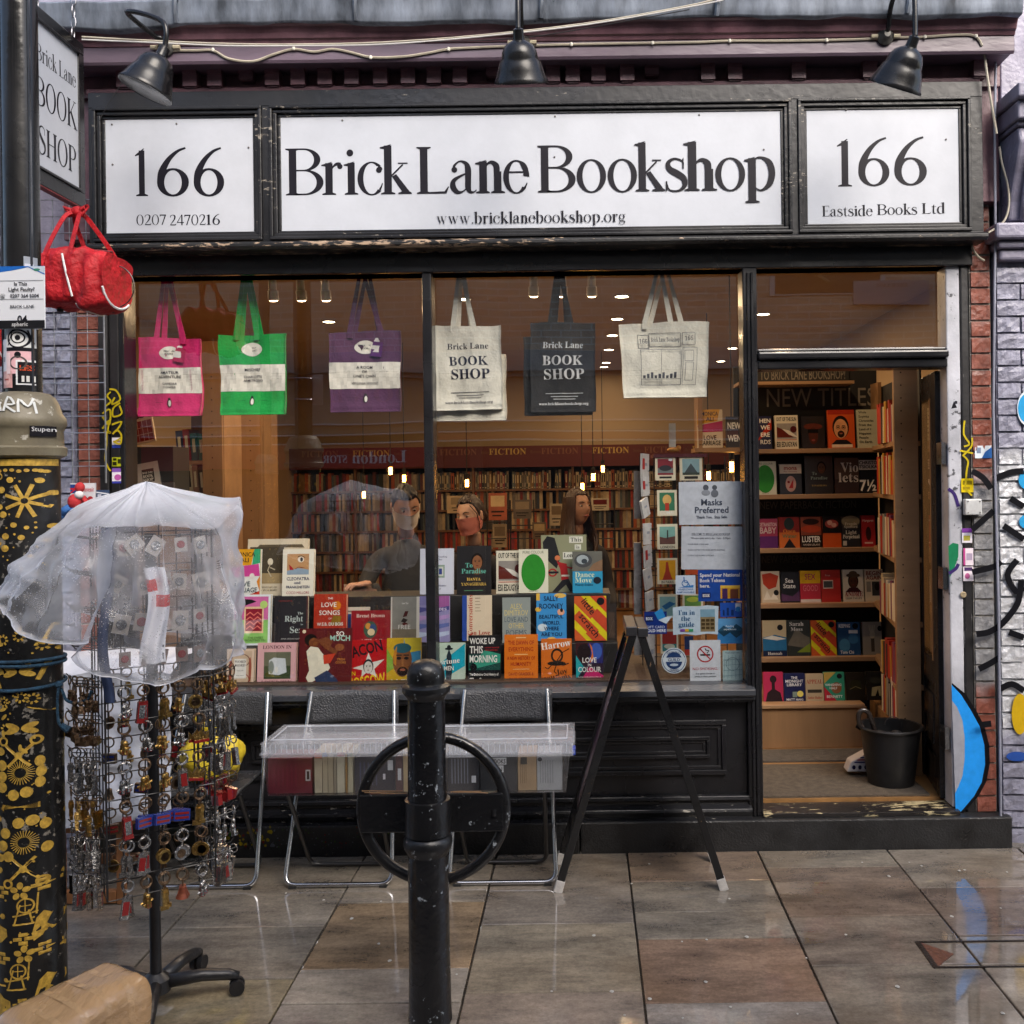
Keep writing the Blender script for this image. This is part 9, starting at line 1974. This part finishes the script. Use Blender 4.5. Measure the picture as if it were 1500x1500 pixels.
tag(spin(mk('dark_cloth', MB().grid(lambda u, v: (rx0-.01+.028*u+.012*sin(v*7), ry0-.03-.02*sin(u*pi), rz1_-.01-.52*v), 6, 14), mat('navy_cloth', (.02,.035,.09), .8, bump=1, bscale=20), None, smooth='all')), 'navy blue scarf hanging down the left edge of the rack under the cover', 'scarf')
mb = MB()
def flg(u, v):
 x = sb_.x-.055+.0+u*(.058+.02*v)+.018*v*sin(2)*.5+(.012*sin(v*5)); return (x-.012*v, ry0-.062-.014*sin(u*9+v*3), W(203,832,ry0-.06)[1]-.29*v)
mb.grid(flg, 12, 24); mb.m = [1 if (int(k/12) in (3,4,5) and k % 12 < 6) or (int(k/12) in (7,8,9) and k % 12 >= 5) else 0 for k in range(288)]
tag(spin(mk('flag', mb, [mat('flag_white', (.72,.72,.76), .8), mat('flag_red', (.50,.03,.03), .8)], None, smooth='all')), 'crumpled white and red cross flag hanging on the rack under the plastic cover', 'flag')
# the sheet itself
def sheet_mat():
 m = bpy.data.materials.new('wet_polythene'); m.use_nodes = True; nt = m.node_tree; N = nt.nodes; L = nt.links; N.remove(N['Principled BSDF']); out = N['Material Output']
 tr = N.new('ShaderNodeBsdfTransparent'); tr.inputs[0].default_value = (.95,.96,.98,1)
 b = N.new('ShaderNodeBsdfPrincipled'); b.inputs['Base Color'].default_value = (.86,.88,.94,1); b.inputs['Roughness'].default_value = .16; b.inputs['Coat Weight'].default_value = .5
 tl = N.new('ShaderNodeBsdfTranslucent'); tl.inputs[0].default_value = (.86,.88,.94,1)
 m1 = N.new('ShaderNodeMixShader'); m1.inputs[0].default_value = .45; L.new(b.outputs[0], m1.inputs[1]); L.new(tl.outputs[0], m1.inputs[2])
 lw = N.new('ShaderNodeLayerWeight'); lw.inputs[0].default_value = .35
 tc = N.new('ShaderNodeTexCoord'); n = N.new('ShaderNodeTexNoise'); n.inputs['Scale'].default_value = 5; n.inputs['Detail'].default_value = 6; L.new(tc.outputs['Object'], n.inputs['Vector'])
 vo = N.new('ShaderNodeTexVoronoi'); vo.inputs['Scale'].default_value = 130; L.new(tc.outputs['Object'], vo.inputs['Vector'])
 dr = N.new('ShaderNodeMapRange'); dr.inputs['From Min'].default_value = .16; dr.inputs['From Max'].default_value = .30; dr.inputs['To Min'].default_value = 1; dr.inputs['To Max'].default_value = 0; L.new(vo.outputs['Distance'], dr.inputs[0])
 n6 = N.new('ShaderNodeTexNoise'); n6.inputs['Scale'].default_value = 9; L.new(tc.outputs['Object'], n6.inputs['Vector'])
 g6 = N.new('ShaderNodeMapRange'); g6.inputs['From Min'].default_value = .48; g6.inputs['From Max'].default_value = .58; L.new(n6.outputs['Fac'], g6.inputs[0])
 dd = N.new('ShaderNodeMath'); dd.operation = 'MULTIPLY'; L.new(dr.outputs[0], dd.inputs[0]); L.new(g6.outputs[0], dd.inputs[1])
 # opacity: base + facing + droplets
 a = N.new('ShaderNodeMapRange'); a.inputs['From Min'].default_value = .35; a.inputs['From Max'].default_value = .7; a.inputs['To Min'].default_value = .05; a.inputs['To Max'].default_value = .42; L.new(n.outputs['Fac'], a.inputs[0])
 a2 = N.new('ShaderNodeMath'); a2.operation = 'MULTIPLY_ADD'; a2.inputs[1].default_value = .72; L.new(lw.outputs['Facing'], a2.inputs[0]); L.new(a.outputs[0], a2.inputs[2])
 a3 = N.new('ShaderNodeMath'); a3.operation = 'MULTIPLY_ADD'; a3.inputs[1].default_value = .35; L.new(dd.outputs[0], a3.inputs[0]); L.new(a2.outputs[0], a3.inputs[2]); a3.use_clamp = True
 at = N.new('ShaderNodeAttribute'); at.attribute_name = 'cloudy'; a4 = N.new('ShaderNodeMath'); a4.operation = 'ADD'; a4.use_clamp = True; L.new(a3.outputs[0], a4.inputs[0]); L.new(at.outputs['Fac'], a4.inputs[1])
 mx = N.new('ShaderNodeMixShader'); L.new(a4.outputs[0], mx.inputs[0]); L.new(tr.outputs[0], mx.inputs[1]); L.new(m1.outputs[0], mx.inputs[2])
 bp = N.new('ShaderNodeBump'); bp.inputs['Strength'].default_value = .8; bp.inputs['Distance'].default_value = .003; s = N.new('ShaderNodeMath'); s.operation = 'MULTIPLY_ADD'; s.inputs[1].default_value = .6; L.new(dd.outputs[0], s.inputs[0])
 n7 = N.new('ShaderNodeTexNoise'); n7.inputs['Scale'].default_value = 24; n7.inputs['Detail'].default_value = 5; L.new(tc.outputs['Object'], n7.inputs['Vector']); L.new(n7.outputs['Fac'], s.inputs[2]); L.new(s.outputs[0], bp.inputs['Height']); L.new(bp.outputs[0], b.inputs['Normal'])
 L.new(mx.outputs[0], out.inputs['Surface']); return m
POLY = sheet_mat()
cyl_y = sb_.y
def key(px, py, y): p = W3(px, py, y); return p
yf, yb2 = ry0-.10, ry1+.05
TOPP = key(215, 707, cyl_y)
# outline control rings: angle (deg, -90 = towards the viewer) -> list of points from the peak to the hem
prof = {
 180: [key(120,740,cyl_y-.08), key(84,772,cyl_y-.2), key(50,806,cyl_y-.32), key(22,838,cyl_y-.38), key(-4,868,cyl_y-.42)],
 205: [key(132,752,cyl_y-.14), key(95,782,cyl_y-.28), key(62,822,cyl_y-.38), key(34,860,cyl_y-.44), key(14,900,cyl_y-.46)],
 230: [key(150,760,yf+.02), key(124,780,yf-.08), key(92,840,yf-.17), key(74,900,yf-.20), key(60,934,yf-.22)],
 244: [key(165,765,yf+.0), key(150,778,yf-.05), key(146,850,yf-.09), key(142,910,yf-.11), key(132,944,yf-.13)],
 254: [key(178,765,yf+.02), key(172,782,yf), key(160,860,yf-.01), key(134,930,yf-.02), key(104,962,yf-.03)],
 268: [key(200,764,yf+.01), key(200,785,yf), key(192,870,yf-.005), key(180,950,yf-.01), key(156,990,yf-.02)],
 286: [key(235,764,yf+.01), key(238,785,yf), key(240,870,yf-.01), key(238,950,yf-.01), key(225,1003,yf-.025)],
 305: [key(272,766,yf+.01), key(280,790,yf), key(292,870,yf-.01), key(298,940,yf-.01), key(288,984,yf-.02)],
 325: [key(302,764,yf+.04), key(320,790,yf+.04), key(330,870,yf+.03), key(336,930,yf+.02), key(330,968,yf+.02)],
 345: [key(322,740,cyl_y-.05), key(346,745,cyl_y-.06), key(347,820,cyl_y-.06), key(352,900,cyl_y-.06), key(357,958,cyl_y-.06)],
 360: [key(320,730,cyl_y+.02), key(348,737,cyl_y+.02), key(346,830,cyl_y+.02), key(350,900,cyl_y+.02), key(352,950,cyl_y+.02)],
 400: [key(290,735,cyl_y+.12), key(310,755,yb2), key(315,820,yb2), key(318,880,yb2), key(320,930,yb2)],
 450: [key(230,735,cyl_y+.12), key(230,755,yb2), key(228,820,yb2), key(226,880,yb2), key(225,925,yb2)],
 500: [key(165,745,cyl_y+.12), key(150,770,yb2), key(130,820,yb2), key(110,860,yb2), key(96,890,yb2)],
 540: None}
prof[540] = prof[180]
angs = sorted(prof)
def ctrl(a, k):
 for i in range(len(angs)-1):
  if angs[i] <= a <= angs[i+1]:
   t = (a-angs[i])/(angs[i+1]-angs[i]); t = t*t*(3-2*t) if True else t
   return prof[angs[i]][k].lerp(prof[angs[i+1]][k], t)
 return prof[angs[-1]][k]
NU, NV = 300, 44
def sheetf(u, v):
 a = 180+360*u; seq = [TOPP] + [ctrl(a, k) for k in range(5)]; x = v*5; i = min(int(x), 4); t = x-i
 p0, p1, p2, p3 = seq[max(i-1,0)], seq[i], seq[i+1], seq[min(i+2,5)]
 p = .5*((2*p1)+(p2-p0)*t+(2*p0-5*p1+4*p2-p3)*t*t+(-p0+3*p1-3*p2+p3)*t**3)
 c = Vector((sb_.x, sb_.y, p.z)); r = (p-c); r.z = 0
 if r.length > .001: r.normalize()
 am = .004+.020*min(1, v*1.6)
 f = abs(sin(u*2*pi*6.5+1.2*sin(v*4)+1.4*sin(u*2*pi*3)))**.5*.6+.4*abs(sin(u*2*pi*11+v*3))**.6
 rg_ = lambda p: 1-2*abs(mnoise.noise(p))
 q = .9*rg_(Vector((u*11, v*2.6, 1.7)))+.55*rg_(Vector((u*30, v*7, 9.1)))-.6+.4*mnoise.noise(Vector((u*34, v*11, 4.7))) + .3*mnoise.noise(Vector((p.x*40, p.z*40, p.y*30)))
 cr = mnoise.noise(Vector((p.x*9, p.y*9, p.z*9+3))); cr2 = 1-2*abs(mnoise.noise(Vector((p.x*13+4, p.y*13, p.z*11))))
 p = p + r*(am*(f-.6)*.7+.012*q*(.3+v)+(.030*cr+.016*cr2)*min(1, v*1.5)) + Vector((0,0,.006*q*(1-v)+(.014*mnoise.noise(Vector((u*30,9,0))) if v > .93 else 0)))
 return p
cv = thing('plastic_cover', 'rain-wet translucent plastic sheet thrown over the top of the keyring rack', 'plastic sheet', (sb_.x, sb_.y, TOPP.z))
mb = MB().grid(sheetf, NU, NV, closed_u=True)
o = mk('sheet', mb, POLY, cv, smooth='all')
at = o.data.attributes.new('cloudy', 'FLOAT', 'POINT')
at.data.foreach_set('value', [max(0, .50*(1-abs((i//NU)/NV-.02)*4.0)) + (.22 if (i//NU)/NV > .965 else 0) for i in range(len(mb.v))])
mk('hem_roll', MB().tube([sheetf(i/NU, 1)+Vector((0,-.002,.0)) for i in range(0, NU, 2)], .0018, 5, closed=True), mat('hem_polythene', (.62,.64,.70), .2, alpha=.65), cv, smooth=True)
# tape-wrapped parcel
pc = thing('parcel', 'brown parcel wrapped in shiny tape on the pavement beside the column', 'parcel', G(150,1495))
PX = mat('tape_brown', (.42,.26,.13), .22, var=.25, vscale=6, stretch=(1,.3,1), bump=4, bscale=18, rvar=.15, coat=.4)
def pf_(u, v):
 a = 2*pi*u; s = 2*v-1; sq = lambda x, e: math.copysign(abs(x)**e, x)
 cap_ = (1-abs(s)**7)**.5 if abs(s) < 1 else 0
 x = sq(cos(a), .38)*.122*(.82+.18*cap_)*(cap_**.25 if cap_ else 0); z = sq(sin(a), .38)*.112*(.9+.1*cap_)*(cap_**.25 if cap_ else 0)
 y = s*.19
 q = mnoise.noise(Vector((x*9+3, y*9, z*9)))-.35*abs(mnoise.noise(Vector((x*24, y*15+4, z*24))))
 return Vector((x*(1+.13*q), y*(1+.04*q), z*(1+.11*q)))
Mp = Matrix.Translation((-1.475,-1.69,.118)) @ Matrix.Rotation(radians(-32),4,'Z') @ Matrix.Rotation(radians(2),4,'X')
mk('wrapped_body', MB().grid(lambda u, v: Mp @ pf_(u, v), 130, 90, closed_u=True), PX, pc, smooth='all')
m = MB()
for v0 in (.22,.40,.58,.76): m.grid(lambda u, v: Mp @ (pf_(u, v0+.05*v)*1.006), 48, 2, closed_u=True)
mk('tape_band', m, mat('tape_gloss', (.43,.27,.135), .14, coat=.5, bump=3, bscale=24), pc, smooth='all')
# ---------------------------------------------------------------- stall frame with a white sheet
y_s = G(130,1326).y
sf = thing('stall_frame', 'orange-brown wooden stall frame standing behind the keyring rack', 'stall', (W(130,1320,y_s)[0], y_s, 0))
STW = mat('stall_timber', (.30,.125,.045), .5, var=.5, vscale=9, stretch=(1,1,.3), bump=1, bscale=40)
xa_, xb_ = W(60,1300,y_s)[0], W(182,1300,y_s)[0]
def sbx(n, *a): return mk(n, MB().box(*a), STW, sf, bev=.004)
zt_s = W(130,1203,y_s)[1]
sbx('post', xa_+.06, xa_+.09, y_s, y_s+.03, 0, zt_s+.06); sbx('post', xb_-.032, xb_, y_s, y_s+.03, 0, zt_s+.15); sbx('post', xb_-.032, xb_, y_s+.30, y_s+.33, 0, zt_s+.15)
sbx('rail', xa_+.091, xb_-.033, y_s+.004, y_s+.03, zt_s-.05, zt_s); sbx('rail', xa_+.091, xb_-.033, y_s-.002, y_s+.03, .005, .055); sbx('rail', xa_+.091, xb_-.033, y_s+.29, y_s+.32, .05, .09)
sbx('rail', xb_-.026, xb_-.004, y_s+.031, y_s+.299, zt_s-.05, zt_s); mk('shadow_board', MB().box(xa_+.091, xb_-.034, y_s+.34, y_s+.35, .02, zt_s), mat('stall_shade', (.03,.026,.022), .6), sf)  # near-black board put in as the shade behind the frame
ws = thing('white_sheet', 'crumpled white tarpaulin over the stall behind the keyring rack', 'tarpaulin', (W(160,1100,y_s-.02)[0], y_s, .9))
def wsf(u, v):
 x = W(48+210*u,1100,y_s)[0]; z = W(100,985,y_s)[1]*(1-v)+W(100,1212-22*u,y_s)[1]*v
 q = mnoise.noise(Vector((u*4, v*5, 2.2)))+.4*mnoise.noise(Vector((u*11, v*13, 6)))
 return Vector((x, y_s-.03+.020*q-.03*v+.008*sin(u*31+q*3), z+.01*q))
mk('sheet', MB().grid(wsf, 50, 40), mat('tarp_white', (.58,.60,.66), .35, var=.12, vscale=4, bump=1.5, bscale=22), ws, smooth='all')
mk('sheet_top', MB().grid(lambda u, v: wsf(u, 0)+Vector((0, .42*v, .05*math.sin(v*3)+.02*mnoise.noise(Vector((u*5,v*5,1))))), 30, 12), MC['tarp_white'], ws, smooth='all')
# souvenirs hanging at the top of the stall
y_t = -.40
sv = thing('soft_toy', 'small red, white and blue soft toy hanging beside the lamp post', 'soft toy', W3(103,738,y_t))
s0 = (D0+y_t)/FPX
def tp(px, py, dy=0): return W3(px, py, y_t+dy)
TR, TB, TW = mat('toy_red', (.42,.02,.025), .8, bump=1, bscale=60), mat('toy_blue', (.03,.12,.35), .8, bump=1, bscale=60), mat('toy_white', (.6,.58,.58), .8, bump=1, bscale=60)
mk('toy_body', MB().ball(tp(110,735), .030,.025,.034,14), TR, sv, smooth='all'); mk('toy_hat', MB().ball(tp(117,714), .020,.02,.022,12), TR, sv, smooth='all'); mk('toy_face', MB().ball(tp(116,725,-.012), .020,.014,.017,12), TW, sv, smooth='all')
mk('toy_leg', MB().tube([tp(104,742),tp(90,752)], [.016,.020], 9).ball(tp(88,754), .022), TB, sv, smooth='all'); mk('toy_leg', MB().tube([tp(112,745),tp(104,752,-.02)], [.014,.018], 9), TB, sv, smooth='all'); mk('toy_arm', MB().tube([tp(122,728),tp(128,740,-.02)], .010, 8), TR, sv, smooth='all')
for (px0,px1,py0,py1,c,its,lab) in [(103,140,708,740,'#c9c9ce',[('rect',.0,.55,.4,.95,'#28407c'),('line',[(0,.55),(.4,.95)],.06,'#b02028'),('line',[(.0,.75),(.4,.75)],.08,'#b02028'),('text',.7,.62,.2,'Souvenir','#b02028','s',.5),('ell',.5,.25,.2,.18,'#1d1d22'),('ell',.8,.25,.12,.16,'#a02830')],'white flag-printed souvenir packet hanging above the stall'),(141,160,718,748,'#3a4a66',[('rect',.1,.2,.4,.8,'#b9bcc8'),('rect',.5,.2,.9,.5,'#7a2830'),('line',[(0,.9),(1,.8)],.06,'#d0d4dc')],'small blue and white souvenir packet next to the black pilaster'),(160,184,724,750,'#8a8c96',[('rect',.2,.2,.8,.5,'#4a5470'),('ell',.5,.7,.3,.15,'#c0a040')],'silvery crumpled souvenir packet touching the plastic cover')]:
 x0, z1 = W(px0,py0,y_t+.05); x1, z0 = W(px1,py1,y_t+.05); o = mk('souvenir_packet', MB().box(x0,x1,y_t+.05,y_t+.058,z0,z1), ink(c,.2), None, label=lab, cat='souvenir'); a_ = art_front(x0,x1,z0,z1,y_t+.05)
 for it in its: getattr(a_, it[0])(*it[1:])
 a_.done('print', o)
# ---------------------------------------------------------------- clear storage boxes of books on the chairs
CLR = glassy('clear_polypropylene', tint=(.93,.95,.97), k=1.5, add=.05, rough=.12)
LIDM = mat('lid_clear', (.66,.70,.78), .16, alpha=.18, bump=1.6, bscale=30, coat=.4)
yF_ = -.60
def storage(label, px0, px1, lx0_, lx1_, items, bot=1153):
 zb0 = W((px0+px1)/2, bot, yF_)[1]; zb0 = .434; zl = W((px0+px1)/2, 1103, yF_)[1]; x0, x1 = W(px0,1150,yF_)[0], W(px1,1150,yF_)[0]; xa, xb = W(lx0_,1095,yF_)[0], W(lx1_,1095,yF_)[0]; yb = -.30
 t = thing('storage_box', label, 'storage box', ((x0+x1)/2, (yF_+yb)/2, zb0), group='clear storage boxes of books on folding chairs')
 e = .018
 mb = MB().prism([(x0,yF_+.01,zb0),(x1,yF_+.01,zb0),(x1+e,yF_,zl),(x0-e,yF_,zl)], (0,0,0), (0,.0015,0)); mk('box_front', mb, CLR, t)
 mk('box_side', MB().prism([(x0,yF_+.012,zb0),(x0,yb,zb0),(x0-e,yb,zl),(x0-e,yF_+.002,zl)], (0,0,0), (.0015,0,0)), CLR, t); mk('box_side', MB().prism([(x1,yF_+.012,zb0),(x1,yb,zb0),(x1+e,yb,zl),(x1+e,yF_+.002,zl)], (0,0,0), (-.0015,0,0)), CLR, t)
 mk('box_base', MB().box(x0,x1,yF_+.01,yb,zb0,zb0+.002), CLR, t); mk('box_back', MB().box(x0,x1,yb-.002,yb,zb0+.003,zl), CLR, t)
 zt = W((px0+px1)/2, 1090, yF_-.012)[1]
 m = MB().box(xa,xb,yF_-.012,yb+.01,zl-.004,zl+.004); m.box(xa+.006,xb-.006,yF_-.008,yF_-.004,zl-.014,zt); m.box(xa+.002,xb-.002,yF_-.008,yb,zt-.001,zt+.004)
 lid = mk('lid', m, LIDM, t, bev=.003)
 m = MB(); x = xa+.02
 while x < xb-.01: m.box(x-.0012,x+.0012,yF_-.0105,yF_-.0085,zl+.005,zt-.002); x += .022
 m.box(xa+.03,xb-.03,yF_+.04,yF_+.045,zt+.0045,zt+.008); m.box(xa+.03,xb-.03,yb-.045,yb-.04,zt+.0045,zt+.008); m.box(xa+.03,xa+.035,yF_+.046,yb-.046,zt+.0045,zt+.008); m.box(xb-.035,xb-.03,yF_+.046,yb-.046,zt+.0045,zt+.008)
 mk('lid_rib', m, mat('rib_white', (.66,.70,.78), .25, alpha=.4), lid, kind='stuff')
 for it in items:
  p0_, p1_, pt, c, art_, lab = it; yk = yF_+.03
  bx0_, bx1_ = W(p0_,1150,yk)[0], W(p1_,1150,yk)[0]; zt2 = min(zl-.006, W(p0_,pt,yk)[1])
  b = mk('book', MB().box(bx0_,bx1_,yk,yk+.14,zb0+.004,zt2), mat('boxed_'+c[1:], c, .5, var=.12, vscale=20), None, label=lab, cat='book', group='books packed in the storage boxes')
  if art_:
   a_ = art_front(bx0_,bx1_,zb0+.004,zt2,yk)
   for q in art_: getattr(a_, q[0])(*q[1:])
   a_.done('cover_artwork', b)
LN = lambda c, n=7: [('rect',.12+.1*k,.2,.155+.1*k,.85,c) for k in range(n)]
storage('clear lidded plastic box of secondhand books, left of the bollard', 391, 612, 381, 622, [
 (393,457,1112,'#6a1626',LN('#7c3440',6)+[('rect',.86,.36,.97,.68,'#cfc8c4'),('rect',.885,.40,.945,.64,'#2a2226')],'dark red paperback lying on its edge at the left of the left box'),
 (461,472,1101,'#b9ab92',[('rect',0,.86,1,1,'#b8502c')],'cream page edges with an orange top in the left box'),(473,480,1102,'#b0a288',[('rect',0,.9,1,1,'#4a6a9c')],'narrow cream page edges with a blue top in the left box'),(481,488,1101,'#a89a80',[('rect',0,.9,1,1,'#8a8478')],'narrow greyish page edges in the middle of the left box'),(489,493,1103,'#8a7f6a',[],'thinnest book of the left box'),(494,505,1102,'#bdb49c',[('rect',0,.9,1,1,'#b03c2c')],'cream page edges with a red top in the left box'),(506,509,1103,'#8f6a2c',[],'thin ochre edged book in the left box'),(510,517,1103,'#b0a78c',[('rect',0,.92,1,1,'#5a6a3c')],'pale page edges nearest the dark paperback in the left box'),
 (520,579,1109,'#20212e',LN('#4a4e66',5)+[('rect',.82,.62,.95,.9,'#c9c9cc'),('rect',.70,.36,.76,.52,'#d0d0d4')],'dark navy paperback back cover in the left box'),(580,590,1103,'#4a2a2c',[('rect',.3,.3,.8,.6,'#c9c9cc')],'narrow dark book with a price label beside the navy one'),(591,608,1101,'#a8916c',[],'pale brown book by the bollard in the left box')])
storage('clear lidded plastic box of secondhand books with a blue clip, right of the bollard', 636, 829, 627, 842, [
 (640,654,1104,'#6a5c4c',[],'brown book behind the bollard in the right box'),(656,702,1103,'#1d1e26',LN('#6a6e7a',6)+[('rect',.76,.22,.9,.4,'#d0d0d4')],'black paperback back cover with grey lines in the right box'),(704,757,1100,'#2b2c30',[('rect',.28,.68,.72,.86,'#d8d8d8'),('text',.5,.71,.11,'BOOKS','#1b1b20','B',.4),('rect',.36,.48,.64,.66,'#d8d8d8'),('text',.5,.50,.11,'ON','#1b1b20','B',.2)],'dark folder with a taped label in the right box'),(759,786,1106,'#a88a66',LN('#8a6e4e',4)+[('rect',.15,.74,.5,.94,'#4a4238')],'tan paperback in the right box'),(787,823,1106,'#a9a9aa',LN('#8f9094',6)+[('ell',.12,.88,.09,.06,'#2a2c34')],'pale grey paperback at the right end of the right box')])
clipx, clipz = W(840,1098,yF_+.03)
tag(mk('box_clip', MB().box(clipx-.006,clipx+.008,yF_+.02,yF_+.07,clipz-.02,clipz+.006), mat('clip_blue', (.02,.05,.32), .35), bpy.data.objects['storage_box.001'], bev=.002), None)
